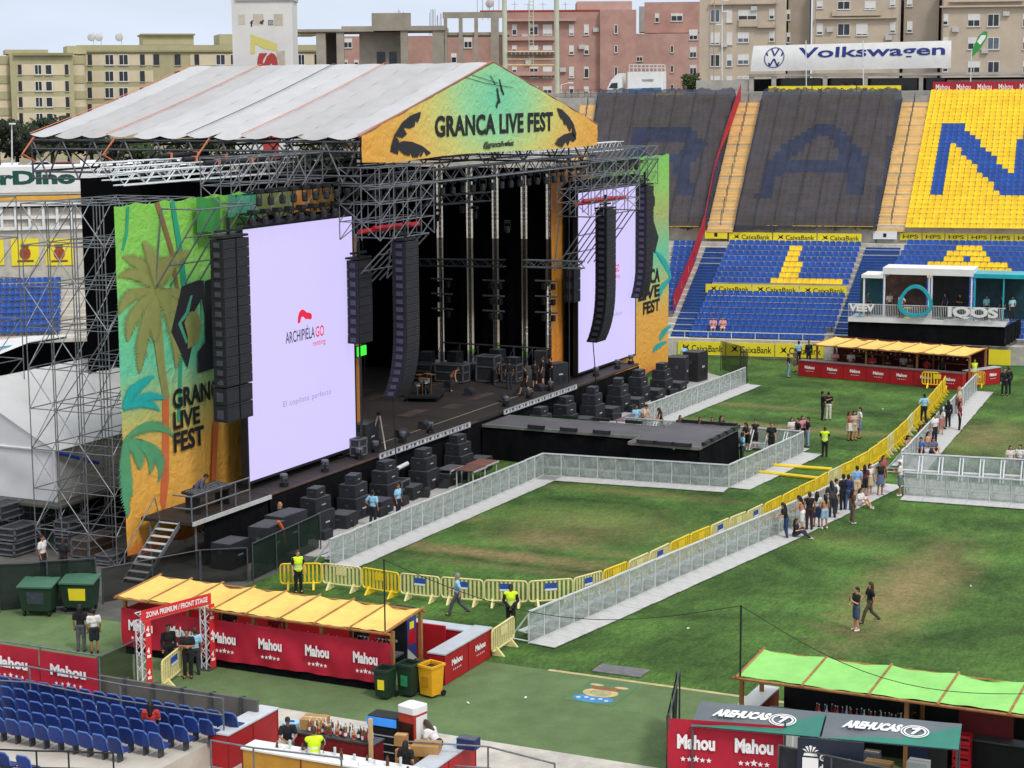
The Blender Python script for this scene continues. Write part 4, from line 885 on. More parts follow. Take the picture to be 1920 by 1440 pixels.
# ---- roof
GY = 45.2; GYB = 64.6
eL, eR, rd = PY(675, 254, GY), PY(1118, 231, GY), PY(923, 118, GY); ZE = 17.8; ZR = rd.z; XE0, XE1, XRD = eL.x, eR.x, (eL.x+eR.x)/2+.0
XRD = rd.x
rf = thing('stage_roof', 'large pitched stage roof of pale grey tarpaulin strips with orange straps', 'stage roof', (XRD, GY, 0))
TARP = M('pale_tarpaulin', 'b3b2b2', .55, .07, .8, bump=.25, bscale=.9, stretch=(1, 1, 1)); TARP2 = M('pale_tarpaulin_b', 'a9a7a5', .55, .08, .8, bump=.25, bscale=.9)
ORS = M('orange_strap', 'd0795a', .6, .15, 3)
N = 12
for side, (xa, za, xb, zb_) in enumerate(((XE0-.12, ZE-.05, XRD, ZR), (XE1+.12, ZE-.05, XRD, ZR))):
    for k in range(N):
        y0 = lerp(GY+.1, GYB, k/N); y1 = lerp(GY+.1, GYB, (k+1)/N)
        def fn(u, v, y0=y0, y1=y1, k=k):
            z = lerp(za, zb_, v)-.10*math.sin(math.pi*v)+.09*math.sin(math.pi*u)*(.4+.6*math.sin(math.pi*v))+.012*math.sin(v*40+k)
            if v == 0: z -= .18*math.sin(math.pi*u)+.05*math.sin(k*2.1)
            return (lerp(xa, xb, v), lerp(y0, y1, u), z)
        MB().grid(fn, 6, 24).build('tarp_strip', (TARP, TARP2)[(k*5 % 7) % 2], rf, smooth=True, world=True)
        if k in (0, 4, 6, 9, N-1):
            y = y0 if k < N-1 else y1; MB().path([(lerp(xa, xb, v), y, lerp(za, zb_, v)-.10*math.sin(math.pi*v)+.09) for v in [i/12 for i in range(13)]], .022, 5).build('strap', ORS if k in (0, 4, 9, N-1) else DSTEEL, rf, world=True)
MB().path([(XE0-.1, GY-.02, ZE-.05), (XRD, GY-.02, ZR+.05), (XE1+.1, GY-.02, ZE-.05)], .07, 6).build('gable_pipe', M('gable_pipe', '8a5a45', .6, .2), rf, world=True)
# eave lattice (both sides) and truss grid under the tarps
mb = MB()
for x in (XE0, XE1):
    for z in (ZE-.3, ZE-.75, ZE-1.9, ZE-2.25): mb.tube((x, GY, z), (x, GYB, z), .06, 5)
    for k in range(11):
        y = lerp(GY, GYB, k/10); y2 = lerp(GY, GYB, min(1, (k+.5)/10)); mb.tube((x, y, ZE-.2), (x, y2, ZE-2.25), .05, 5); mb.tube((x, y2, ZE-2.25), (x, min(GYB, y+1.98), ZE-.2), .05, 5)
for k in range(6):
    y = lerp(GY+.4, GYB, k/5)
    for z in (ZE-.5, ZE-1.9): mb.tube((XE0, y, z), (XE1, y, z), .06, 5)
    for i in range(12): xa = lerp(XE0, XE1, i/12); xb = lerp(XE0, XE1, (i+1)/12); mb.tube((xa, y, ZE-(.5 if i % 2 else 1.9)), (xb, y, ZE-(1.9 if i % 2 else .5)), .04, 4)
    mb.tube((XE0, y, ZE-.3), (XRD, y, ZR-.3), .07, 5); mb.tube((XE1, y, ZE-.3), (XRD, y, ZR-.3), .07, 5); mb.tube((XRD, y, ZE-.5), (XRD, y, ZR-.3), .05, 5)
mb.build('roof_truss', DSTEEL, rf, world=True)
for k in (4, 7, 9.7): y = lerp(GY+.6, GYB, k/10); MB().path([(XE0-.5, y, ZE-.15), (XE0-.85, y+.5, ZE-1.0), (XE0-.1, y+.3, ZE-1.4)], .05, 5).build('eave_strap', ORS, rf, world=True)
for k, (x, y) in enumerate(((79.6, 46.6), (104.8, 46.6), (79.6, 61), (104.8, 61))):
    MB().truss((x, y, ZS), (x, y, ZE-.6), .6, 18, .05).build('roof_tower', DSTEEL, rf, world=True)
# ---- gable banner
def radmat(name, cx, cz, ax, az_, stops):
    m = gradmat(name, 0, stops, .65); t = m.node_tree; L = t.links.new
    sp = [n for n in t.nodes if n.type == 'SEPXYZ'][0]; ad = [n for n in t.nodes if n.type == 'MATH' and n.operation == 'MULTIPLY_ADD'][0]
    def mth(op, a, b_):
        n = t.nodes.new('ShaderNodeMath'); n.operation = op
        for i, q in enumerate((a, b_)):
            if isinstance(q, (int, float)): n.inputs[i].default_value = q
            else: L(q, n.inputs[i])
        return n.outputs[0]
    dx = mth('DIVIDE', mth('SUBTRACT', sp.outputs[0], cx), ax); dz = mth('DIVIDE', mth('SUBTRACT', sp.outputs[2], cz), az_)
    L(mth('SQRT', mth('ADD', mth('MULTIPLY', dx, dx), mth('MULTIPLY', dz, dz)), 0), ad.inputs[2]); ad.inputs[1].default_value = .12
    mr = [n for n in t.nodes if n.type == 'MAP_RANGE'][0]; mr.inputs[1].default_value = stops[0][0]+.06; mr.inputs[2].default_value = stops[-1][0]+.06
    return m
gb = thing('gable_banner', 'green and yellow printed gable banner reading GRANCA LIVE FEST', 'banner', (XRD, GY-.08, 17))
GM = radmat('gable_print', .4, 2.4, 11.5, 5.6, [(0, '6cc9a0'), (.32, '93d098'), (.62, 'ccc970'), (.9, 'e0ae4e'), (1.3, 'e0a03c')])
def Z3(x, y): return 640+x/3.692, 100+y/3.692
bot = [(675.8, 304.6), (740, 304.6), (756.5, 302.7), (790, 298), (829.7, 292.4), (870, 288.5), (911, 285.6), (965, 283), (1019, 281), (1070, 277), (1117, 272)]
bw = [PY(x, y, GY-.08) for x, y in bot]
nx = 60
def gfn(u, v):
    x = lerp(XE0, XE1, u); k = 0
    while k < len(bw)-2 and bw[k+1].x < x: k += 1
    t = (x-bw[k].x)/(bw[k+1].x-bw[k].x); z0 = bw[k].z+(bw[k+1].z-bw[k].z)*t
    zt = lerp(ZE, ZR, (x-XE0)/(XRD-XE0)) if x < XRD else lerp(ZR, ZE, (x-XRD)/(XE1-XRD))
    return (x, GY-.08-.015*math.sin(u*37)*(1-v)-.012*math.sin(u*60+v*9), lerp(z0, zt, v))
MB().grid(gfn, nx, 14).build('cloth', GM, gb, smooth=True, world=True)
o = PY(816, 258, GY-.12); e1 = PY(1037, 258, GY-.12).x-o.x; hh = PY(816, 217, GY-.12).z-o.z
mb = MB(); text(mb, 'GRANCA LIVE FEST', o, (e1, 0, 0), (0, 0, hh), .035, space=1.05); mb.build('lettering', BPRINT, gb, world=True)
o = PY(907, 280.5, GY-.12); mb = MB(); text(mb, '@grancalivefest', o, (PY(964, 280, GY-.12).x-o.x, 0, 0), (0, 0, .42), .03, .25); mb.build('small_lettering', BPRINT, gb, world=True)
def trace(pg, Y, mat, name, root, conv=None, off=.0):
    mb = MB(); pts = [conv(*p) if conv else p for p in pg]; mb.add([PY(x, y, Y) for x, y in pts], [tuple(range(len(pg)))]); return mb.build(name, mat, root, world=True)
LEAFK = M('leaf_print', '24232a', .65, .12)
for pg in ([(340, 680), (345, 640), (370, 560), (420, 480), (480, 430), (550, 402), (547, 440), (530, 480), (515, 462), (508, 505), (478, 520), (432, 515), (455, 560), (425, 585), (372, 572), (402, 605), (385, 640)],
           [(340, 680), (390, 620), (430, 606), (490, 612), (560, 640), (622, 690), (590, 712), (572, 680), (555, 715), (540, 712), (556, 672), (530, 720), (495, 718), (472, 668), (478, 710), (440, 700), (395, 660), (395, 700), (380, 695)],
           [(1492, 375), (1530, 390), (1580, 440), (1610, 490), (1628, 560), (1622, 600), (1600, 560), (1595, 500), (1585, 545), (1560, 490), (1545, 495), (1535, 455), (1520, 450)],
           [(1628, 590), (1605, 615), (1585, 600), (1570, 640), (1555, 610), (1530, 650), (1505, 640), (1480, 625), (1500, 590), (1545, 560), (1600, 545)],
           ): trace(pg, GY-.118, LEAFK, 'printed_leaf', gb, Z3)
for pg in ([(1075, 240), (1085, 236), (1092, 290), (1104, 340), (1085, 350), (1080, 385), (1070, 360), (1085, 320)], [(1092, 180), (1098, 180), (1118, 250), (1130, 285), (1122, 290), (1105, 255)], [(860, 168), (862, 165), (1000, 205), (1190, 236), (1190, 239), (1000, 209)], [(900, 150), (902, 147), (1090, 205), (1088, 209)], [(1030, 152), (1034, 150), (1070, 215), (1066, 218)]):
    trace(pg, GY-.118, LEAFK, 'printed_figure', gb, Z3)
# ---- big printed side banners
BY = 48.6
LBM = gradmat('palm_print', 2, [(.3, 'dc6a34'), (1.0, 'e3a340'), (4.6, 'dfa848'), (6.3, 'b3b76c'), (8.4, '66c29a'), (10.4, '6cc28c'), (12.3, '86c75c'), (15.4, '80c24a')])
lb = thing('palm_banner', 'tall printed banner with palms and GRANCA LIVE FEST at left of the left screen', 'banner', (66, BY, 0))
bx0 = PY(213, 383, BY).x; bxr = PY(368, 372, BY).x; bx1 = 74.6; bt = 15.35
def bfn(x0, x1, z0, z1, Y, sd_):
    def f(u, v):
        x = lerp(x0, x1, u); z = lerp(z0, z1, v)
        return (x, Y-.010*math.sin(x*2.1+z*.5+sd_)-.007*math.sin(x*5+z*1.7)-.005*math.sin(x*9-z*3), z-(.12*abs(math.sin(x*1.6)) if v == 1 else 0)+(.10*math.sin(x*2.3) if v == 0 else 0))
    return f
MB().grid(bfn(bx0, bxr+.02, .42, bt, BY, 0), 40, 70).build('cloth', LBM, lb, smooth=True, world=True)
MB().grid(bfn(bxr+.06, bx1, .9, bt+.05, BY+.12, 2), 36, 60).build('cloth', LBM, lb, smooth=True, world=True)
def frond(mb, b, t, bend, w, n=26, rg=None):
    """one palm leaf: toothed blade either side of a bent rib, in photo pixels on the banner"""
    rg = rg or random.Random(int(b[0]*3+t[1])); bx_, by_ = b; tx, ty = t; dx, dy = tx-bx_, ty-by_; L = math.hypot(dx, dy); nx_, ny_ = -dy/L, dx/L
    q = lambda s: (bx_+dx*s+nx_*bend*4*s*(1-s), by_+dy*s+ny_*bend*4*s*(1-s))
    for sgn in (-1, 1):
        pts = []
        for i in range(n+1):
            s = i/n; x, y = q(s); ww = w*math.sin(math.pi*min(1, s*.92+.08))**.7
            gx, gy = dx/L*ww*.8, dy/L*ww*.8
            pts.append((x+sgn*nx_*ww*.45, y+sgn*ny_*ww*.45)); pts.append((x+sgn*nx_*ww*rg.uniform(.8, 1.1)+gx, y+sgn*ny_*ww*rg.uniform(.8, 1.1)+gy))
        base = [q(i/n) for i in range(n+1)]
        k = len(mb.v); mb.v += [tuple(PY(x, y, BYp)) for x, y in base]+[tuple(PY(x, y, BYp)) for x, y in pts]
        for i in range(n):
            mb.f += [(k+i, k+i+1, k+n+1+2*(i+1), k+n+1+2*i), (k+n+1+2*i, k+n+1+2*(i+1), k+n+1+2*i+1)]; mb.m += [0, 0]
BYp = BY-.03
OLV = M('olive_print', '8c9052', .7, .1); TEAL = M('teal_print', '1ea8a2', .7, .1); GRN = M('green_print', '549a6c', .7, .1); BRN = M('brown_print', '8a6a42', .7, .1); ORG = M('orange_print', 'd0693a', .7, .1); TRN = M('trunk_teal', '2a9c7a', .7, .1)
def crown(c, tips, mat, w, Yp):
    global BYp
    BYp = Yp; mb = MB()
    for i, (x, y, bd) in enumerate(tips): BYp = Yp-.0022*i; frond(mb, c, (x, y), bd, w)
    return mb.build('printed_palm_crown', mat, lb, world=True)
for pg, m, Yq in (([(290, 380), (299, 379), (325, 465), (338, 555), (332, 558), (318, 470)], BRN, .165), ([(319, 378), (327, 376), (340, 450), (352, 540), (342, 545), (330, 450)], TRN, .166), ([(237, 388), (243, 386), (240, 440), (232, 470), (228, 468), (236, 430)], TRN, .166),
                  ([(305, 740), (317, 740), (317, 900), (308, 970), (300, 940), (304, 860)], ORG, .163), ([(401, 790), (410, 790), (404, 915), (396, 915)], ORG, .163), ([(282, 590), (302, 590), (310, 690), (318, 745), (306, 745), (296, 690)], OLV, .164), ([(336, 660), (343, 660), (338, 790), (332, 790)], TRN, .162)):
    mb = MB(); mb.add([PY(x, y, BY-Yq+.135) for x, y in pg], [tuple(range(len(pg)))]); mb.build('printed_trunk', m, lb, world=True)
crown((296, 545), [(228, 482, 14), (220, 520, 16), (224, 590, 18), (240, 640, 14), (262, 700, 8), (292, 640, 4), (318, 480, -8), (358, 470, -12), (345, 640, -18), (365, 600, -22), (268, 452, 8), (330, 690, -14)], OLV, 17, BY-.034)
crown((232, 766), [(290, 705, -8), (272, 715, -6), (312, 748, -12), (300, 770, -12), (250, 720, 2)], TEAL, 12, BY-.036)
crown((236, 822), [(328, 820, -22), (296, 905, -30), (280, 890, -22), (262, 880, -8), (248, 930, 6), (240, 970, 3)], GRN, 14, BY-.038)
trace([(341, 537), (372, 525), (382, 526), (384, 600), (378, 560), (352, 605), (362, 640), (352, 690), (321, 622)], BY-.066, LEAFK, 'printed_emblem', lb)
trace([(384, 527), (402, 520), (402, 660), (385, 665)], BY+.05, LEAFK, 'printed_emblem', lb)
trace([(371, 660), (386, 640), (405, 655), (403, 690), (372, 700)], BY-.066, LEAFK, 'printed_emblem', lb)
trace([(357, 555), (361, 553), (354, 590), (340, 605), (352, 640), (349, 645), (334, 607), (348, 585)], BY-.072, M('figure_teal', '4a9a80', .7, .1), 'printed_figure', lb)
trace([(352, 590), (360, 583), (373, 590), (378, 610), (372, 640), (352, 655), (352, 630), (346, 605)], BY-.072, OLV, 'printed_figure', lb)
for (s, x0, x1, y0, y1) in (('GRANCA', 325, 431, 768, 727), ('LIVE', 326, 376, 807, 770), ('FEST', 327, 384, 850, 808)):
    o = PY(x0, y0, BY-.076); e = PY(x1, y0, BY-.076); h = PY(x0, y1, BY-.076).z-o.z; mb = MB(); text(mb, s, o, (e.x-o.x, 0, 0), (0, 0, h*.92), .035); mb.build('lettering', BPRINT, lb, world=True)
RY = 47.6
rb = thing('palm_banner', 'tall printed green and orange banner at the far right end of the stage', 'banner', (120, RY, 0))
RBM = gradmat('palm_print_right', 2, [(.3, 'dc6a34'), (1.0, 'e3a340'), (4.8, 'dfa848'), (6.3, 'b3b76c'), (8.4, '66c29a'), (11.5, 'a3ae64'), (13.3, '8cc460'), (15.4, '78c056')])
q0 = PY(1190, 400, RY).x; q1 = PY(1255, 290, RY).x; zt_ = PY(1255, 287, RY).z
MB().grid(bfn(q0-4, q1, .5, zt_, RY, 1), 40, 50).build('cloth', RBM, rb, smooth=True, world=True)
for pg in ([(1216, 372), (1222, 358), (1228, 370), (1228, 385), (1222, 393)], [(1219, 392), (1235, 445), (1228, 475), (1222, 462)], ): trace(pg, RY-.035, LEAFK, 'printed_emblem', rb)
for (s, x0, x1, y0, y1) in (('GRANCA', 1184, 1237, 542, 512), ('LIVE', 1197, 1237, 566, 541), ('FEST', 1206, 1237, 591, 566)):
    o = PY(x0, y0, RY-.035); e = PY(x1, y0, RY-.035); h = PY(x0, y1, RY-.035).z-o.z; mb = MB(); text(mb, s, o, (e.x-o.x, 0, 0), (0, 0, h*.95), .035); mb.build('lettering', BPRINT, rb, world=True)
mb = MB(); BYp = RY-.03
for (b, t, bd) in (((1258, 520), (1228, 470), 4), ((1258, 520), (1236, 560), 5), ((1258, 610), (1238, 640), 4), ((1250, 640), (1225, 660), 3)): frond(mb, b, t, bd, 6)
mb.build('printed_palm_crown', TEAL, rb, world=True)
# inner orange strips beside the opening and the coloured panels above the screens
ORM = gradmat('orange_strip_print', 2, [(.5, 'd9842c'), (8, 'd8912f'), (11, 'a5672f'), (15.5, '9a6a3a')])
for (x0, x1, Y, z0, z1, l) in ((PY(1034, 500, 47.9).x, PY(1062, 500, 47.9).x+.3, 47.9, 2.15, 15.0, 'tall orange cloth strip at the right of the stage opening'), (PY(664, 600, 47.6).x, PY(676, 600, 47.6).x, 47.6, 2.15, 13.0, 'narrow orange cloth strip beside the right edge of the left screen')):
    t = thing('cloth_strip', l, 'cloth', ((x0+x1)/2, Y, z0)); MB().grid(bfn(x0, x1, z0, z1, Y, 3), 16, 40).build('cloth', ORM, t, smooth=True, world=True)
def panel(px0, px1, y0, y1, Y, col, label, name='printed_panel'):
    a = PY(px0, y1, Y); b = PY(px1, y0, Y); t = thing(name, label, 'banner', ((a.x+b.x)/2, Y, a.z)); MB().grid(bfn(a.x, b.x, a.z, b.z, Y, px0), 14, 10).build('cloth', M('panel_%s' % col, col, .7, .2, .8, bump=.4, bscale=1.5), t, smooth=True, world=True)
for a in ((370, 412, 365, 440, 48.2, '3f8f45', 'green'), (428, 482, 357, 410, 48.2, '46a07c', 'teal'), (484, 548, 350, 408, 48.2, '77804a', 'olive'), (551, 592, 347, 400, 48.2, 'c98237', 'orange'), (594, 626, 344, 396, 48.2, 'd2953a', 'amber')):
    panel(*a[:6], '%s printed cloth panel in the strip above the left screen' % a[6])
for a in ((1062, 1112, 300, 345, 48.8, 'b37c3c', 'orange'), (1114, 1150, 297, 345, 48.8, '5f8f58', 'olive green'), (1152, 1200, 292, 345, 48.8, '3f9f70', 'green'), (1042, 1060, 305, 480, 49.2, 'b06c33', 'brown orange')):
    panel(*a[:6], '%s printed cloth panel in the strip above the right screen' % a[6])
# ---- LED screens
LEDM = M('led_lavender', '4a4560', .4, 0, emit=('d6ccff', .76))
def screen(pl_, Y, label):
    (x0, z0), (x1, z1) = pl_
    t = thing('video_screen', label, 'screen', ((x0+x1)/2, Y, z0))
    MB().bx(x0, Y, z0, x1, Y+.12, z1).build('led_panel', LEDM, t, world=True)
    mb = MB().bx(x0-.12, Y-.02, z0-.12, x0-.002, Y+.3, z1+.12).bx(x1+.002, Y-.02, z0-.12, x1+.12, Y+.3, z1+.12).bx(x0, Y-.02, z1+.002, x1, Y+.3, z1+.12).bx(x0, Y-.02, z0-.12, x1, Y+.3, z0-.002).bx(x0, Y+.125, z0, x1, Y+.3, z1)
    mb.build('frame', BLK, t, world=True)
    w = x1-x0; h = z1-z0; cx = (x0+x1)/2; yq = Y-.012
    K = M('screen_dark', '30323c', .5, 0, emit=('3a3d49', .6)); R_ = M('screen_red', 'b01a30', .5, 0, emit=('c01c38', .7)); G_ = M('screen_grey', '7a7690', .5, 0, emit=('7f7b9c', .5))
    lz = z0+h*.515
    mb = MB(); text(mb, 'ARCHIPIÉLA', (x0+w*.345, yq, lz), (w*.27, 0, 0), (0, 0, h*.060), .012); mb.build('lettering', K, t, world=True)
    mb = MB(); text(mb, 'GO', (x0+w*.622, yq, lz), (w*.082, 0, 0), (0, 0, h*.046), .012); text(mb, 'renting', (x0+w*.595, yq, lz-h*.042), (w*.12, 0, 0), (0, 0, h*.03), .0); mb.build('lettering', R_, t, world=True)
    mb = MB(); cxx = x0+w*.525; cz = lz+h*.075; pts = []
    for s, rr in ((1, 1), (-1, .0)):
        pass
    up = [(-.075, 0), (-.07, .035), (-.055, .06), (-.03, .072), (-.005, .066), (.02, .05), (.05, .045), (.072, .035), (.075, .015), (.06, .005), (.035, .012), (.01, .012), (-.015, .03), (-.035, .03), (-.05, .0)]
    mb.add([(cxx+u*w*.9, yq, cz+v*h*.75) for u, v in up], [tuple(range(len(up)))]); mb.build('logo', R_, t, world=True)
    mb = MB(); text(mb, 'El copiloto perfecto', (x0+w*.31, yq, z0+h*.252), (w*.45, 0, 0), (0, 0, h*.032), 0, 0, space=1.15); mb.build('lettering', G_, t, world=True)
SY = 46.95
a = PY(468, 903, SY); b = PY(657, 407, SY); screen(((a.x, 2.55), (PY(668, 850, SY).x, 13.87)), SY, 'left video screen glowing pale lavender with red logo')
screen(((PY(1084, 690, SY).x, 2.4), (PY(1191, 520, SY).x, 13.55)), SY, 'right video screen glowing pale lavender, partly hidden by the hanging speakers')
# ---- drapes: side masking, back wall, wings
BD = M('black_drape', '0b0b0f', .95, .3, .7, bump=.5, bscale=2, spec=.05)
dn = ['nearest the audience', 'second from the audience', 'third from the audience', 'fourth from the audience', 'deepest on the stage']
gaps = [1030, 983, 929, 881, 826, 775]
for k in range(5):
    y0 = PX(gaps[k]-6, 500, 106).y; y1 = PX(gaps[k+1]+6, 500, 106).y
    t = thing('stage_drape', 'tall black drape on the right side of the stage, %s' % dn[k], 'drape', (106, (y0+y1)/2, ZS), 0, 'black side drapes')
    drape(106, y0, 106, y1, ZS+.75, 15.1, 40, .06, 4, k, .7).build('cloth', BD, t, smooth=True, world=True)
t = thing('stage_drape', 'black drape closing the rear corner right of the left speaker columns', 'drape', (106, 60, ZS)); drape(106, 57.7, 106, 62, ZS, 15.1, 40, .06, 4).build('cloth', BD, t, smooth=True, world=True)
t = thing('back_drape', 'black drape closing the rear of the stage', 'drape', (92, 62, ZS)); drape(79.5, 62, 106, 62, ZS, 15.5, 160, .08, 4).build('cloth', BD, t, smooth=True, world=True)
t = thing('side_drape', 'black drape on the left inner side of the stage', 'drape', (80.5, 55, ZS)); drape(80.5, 62, 80.5, 48.5, ZS, 15.3, 90, .08, 4).build('cloth', BD, t, smooth=True, world=True)
for (x0, x1, Y, z0, z1, l) in ((71.45, 79.4, 47.6, 2.1, 14.2, 'black backing cloth behind the left screen'), (106.6, 117, 47.75, 2.1, 14.2, 'black backing cloth behind the right screen')):
    t = thing('backing_cloth', l, 'drape', ((x0+x1)/2, Y, z0)); drape(x0, Y, x1, Y, z0, z1, 60, .03, 3).build('cloth', BD, t, smooth=True, world=True)
t = thing('black_tower_cover', 'tall black cloth tower behind the scaffolding at left', 'drape', (71.5, 58, 0)); a = PY(150, 335, 58); b = PY(300, 335, 58)
drape(a.x, 58, b.x, 58, 1, a.z, 50, .04, 6).build('cloth', BD, t, smooth=True, world=True)
# pale lighting ladders in the gaps between the drapes
for k, gx in enumerate((826, 881, 929, 983, 1031)):
    p = PX(gx, 500, 107.2); t = thing('ladder_truss', 'pale ladder truss seen in the gap between black drapes, %s' % ['farthest left', 'second from left', 'middle', 'second from right', 'farthest right'][k], 'truss', (107.2, p.y, ZS), 0, 'ladder trusses behind the drapes')
    MB().truss((107.2, p.y, ZS), (107.2, p.y, 15.2), .11, 40, .022, up=(1, 0, 0)).build('lattice', M('pale_truss', '55534d', .5, .4, 2, metal=.2), t, world=True)
# lower railing and horizontal trusses inside
t = thing('lattice_truss', 'long horizontal silver truss across the stage opening', 'truss', (104.6, 53, 9)); a = PX(775, 492, 104.6); b = PX(946, 494, 104.6); MB().truss(a, b, .42, 16, .045).build('lattice', DSTEEL, t, world=True)
t = thing('lattice_truss', 'short horizontal silver truss overlapping the right screen', 'truss', (103.4, 47, 9)); a = PX(983, 494, 103.6); b = PX(1094, 497, 103.6); MB().truss(a, b, .42, 9, .045).build('lattice', STEEL, t, world=True)
t = thing('lattice_truss', 'upper dim truss hanging left in the stage opening', 'truss', (95, 50, 13)); a = PY(788, 378, 50); b = PY(914, 368, 50); MB().truss(a, b, .5, 10, .05).build('lattice', DSTEEL, t, world=True)
t = thing('lattice_truss', 'front lighting truss under the gable banner', 'truss', (92, 46.1, 15.5)); MB().truss((79.3, 46.1, 15.5), (105.6, 46.1, 15.6), .62, 30, .05).build('lattice', STEEL, t, world=True)
mb = MB(); a = PX(829, 642, 105.2); b = PX(1033, 654, 105.2); mb.tube(a, b, .05, 6)
for k in range(7): p = a.lerp(b, k/6); mb.tube(p, (p.x, p.y, ZS), .045, 5); mb.tube(p, (p.x-.0, p.y+.9, ZS), .03, 4)
tag(mb.build('pipe_rail', DSTEEL, origin=(105.2, 53, ZS)), 'long grey pipe rail low along the black side drapes', 'rail')
tree_pts = (((828, 504), (523, 551, 579), 'left'), ((925, 504), (526, 555, 583), 'middle'), ((1024, 504), (527, 556, 586), 'right'))
for (tp, ys, l) in tree_pts:
    a = PX(tp[0], tp[1], 104.9); t = thing('lighting_tree', 'pipe lighting tree with three crossbars, %s one inside the stage' % l, 'lighting stand', (104.9, a.y, ZS))
    MB().tube((104.9, a.y, ZS), a, .05, 6).build('pole', DSTEEL, t, world=True)
    for y in ys:
        z = PX(tp[0], y, 104.9).z; MB().tube((104.9, a.y-.75, z), (104.9, a.y+.75, z), .06, 6).build('crossbar', STEEL, t, world=True)
        for d in (-.5, .1): MB().cb((104.8, a.y+d, z-.32), (.3, .28, .36), ch=.06).build('lamp', BLK, t, world=True)
# moving-head lamps hanging on the front truss and along the screen tops
def lamp_proto(label, grp):
    t = thing('stage_lamp', label, 'stage light', (0, 0, 0), 0, grp)
    MB().bx(-.17, -.17, -.16, .17, .17, 0).build('base', BLK, t)
    MB().path([(-.18, 0, -.55), (-.18, 0, -.15), (.18, 0, -.15), (.18, 0, -.55)], .03, 5).build('yoke', BLK, t)
    MB().lathe([(.11, -.75), (.15, -.68), (.15, -.42), (.1, -.34)], n=10).build('head', GREYC, t); return t
lp = None
LT = 'black moving head lamp hung from the trusses over the stage front'
for k in range(22):
    x = 80.5+k*1.17; pos = (x, 46.1-.0, 15.2)
    if lp is None: lp = lamp_proto(LT, 'lamps hung from the trusses'); lp.location = pos
    else: dup(lp, pos, .5*k)
for k in range(10): dup(lp, (70.6+k*.95, 46.3, 15.9-.25), .3*k)
for k in range(10): dup(lp, (106.8+k*.95, 46.5, 15.4), .3*k)
for k in range(9): dup(lp, (rn.uniform(98, 104), rn.uniform(47, 56), rn.uniform(12, 14)), k)
lp2 = lamp_proto('black lamp clamped along the black truss on top of the left screen', 'lamps along the screen tops'); lp2.location = (70.2, 46.4, 14.75)
for k in range(1, 9): dup(lp2, (70.2+k*1.0, 46.4, 14.75), 0)
for k in range(8): dup(lp2, (107.5+k*1.0, 46.4, 14.4), 0, label='black lamp clamped along the black truss on top of the right screen')
for (x0, x1, z, l) in ((69.8, 79.3, 14.35, 'black truss carrying lamps on top of the left screen'), (106.6, 116.6, 14.0, 'black truss carrying lamps on top of the right screen')):
    t = thing('lattice_truss', l, 'truss', (x0, 46.6, z)); MB().truss((x0, 46.75, z), (x1, 46.75, z), .42, 14, .05).build('lattice', BLK, t, world=True); MB().truss((x0, 46.55, z+1.15), (x1, 46.55, z+1.15), .12, 14, .035).build('guard_rail', BLK, t, world=True)
# white bridging trusses from the wings to the roof
for (x0, x1, y, z, l) in ((65.8, 84, 50.2, 16.25, 'near white lattice beam above the left wing'), (67.6, 84, 52.2, 16.35, 'middle white lattice beam above the left wing'), (69.4, 84, 54.4, 16.45, 'far white lattice beam above the left wing'), (104.5, 121.5, 50.2, 16.0, 'near white lattice beam above the right wing'), (104.5, 121, 52.4, 16.1, 'far white lattice beam above the right wing')):
    t = thing('lattice_beam', l, 'truss', (x0, y, z)); MB().truss((x0, y, z), (x1, y, z), .55, 24, .035).build('lattice', WALU, t, world=True)
    MB().tube((lerp(x0, x1, .35), y, z+.42), (lerp(x0, x1, .62), y, z+.42), .12, 8).build('dark_sleeve', BLK, t, world=True); MB().bx(lerp(x0, x1, .4), y-.13, z+.28, lerp(x0, x1, .41), y+.13, z+.56).bx(lerp(x0, x1, .55), y-.13, z+.28, lerp(x0, x1, .56), y+.13, z+.56).build('orange_tape', ORS, t, world=True)
# ---- scaffolding
def scaffold(name, label, xs, ys, zs, r=.027, diag=2, mat=STEEL, deckz=None, face='xy', rs=1):
    t = thing(name, label, 'scaffolding', (xs[0], ys[0], zs[0])); rg = random.Random(rs)
    mb = MB()
    for x in xs:
        for y in ys: mb.tube((x, y, zs[0]), (x, y, zs[-1]), r, 6)
    for z in zs[1:]:
        for y in ys: mb.tube((xs[0], y, z), (xs[-1], y, z), r*.9, 5)
        for x in xs: mb.tube((x, ys[0], z), (x, ys[-1], z), r*.9, 5)
    mb.build('tube_grid', mat, t, world=True)
    mb = MB()
    for i, (z0, z1) in enumerate(zip(zs, zs[1:])):
        for j, y in enumerate((ys[0], ys[-1])):
            for k, (x0, x1) in enumerate(zip(xs, xs[1:])):
                if (i+k+j) % diag == 0: mb.tube((x0, y, z0), (x1, y, z1), r*.9, 5)
        for j, x in enumerate((xs[0], xs[-1])):
            for k, (y0, y1) in enumerate(zip(ys, ys[1:])):
                if (i+k+j) % diag == 0: mb.tube((x, y0, z1), (x, y1, z0), r*.9, 5) if (i+k) % 2 else mb.tube((x, y0, z0), (x, y1, z1), r*.9, 5)
    if mb.f: mb.build('bracing', mat, t, world=True)
    if deckz:
        for z in deckz: MB().bx(xs[0], ys[0], z-.06, xs[-1], ys[-1], z).build('deck_board', M('scaffold_board', '7c776d', .8, .2, 1.5), t, world=True)
    return t
fr_ = lambda a, b, n: [lerp(a, b, i/n) for i in range(n+1)]
scaffold('scaffold_tower', 'tall grey tube scaffolding behind the left edge of the palm banner', fr_(63.25, 69.7, 4), fr_(49.1, 53.4, 3), [.0]+fr_(1.3, 15.3, 8), diag=1)
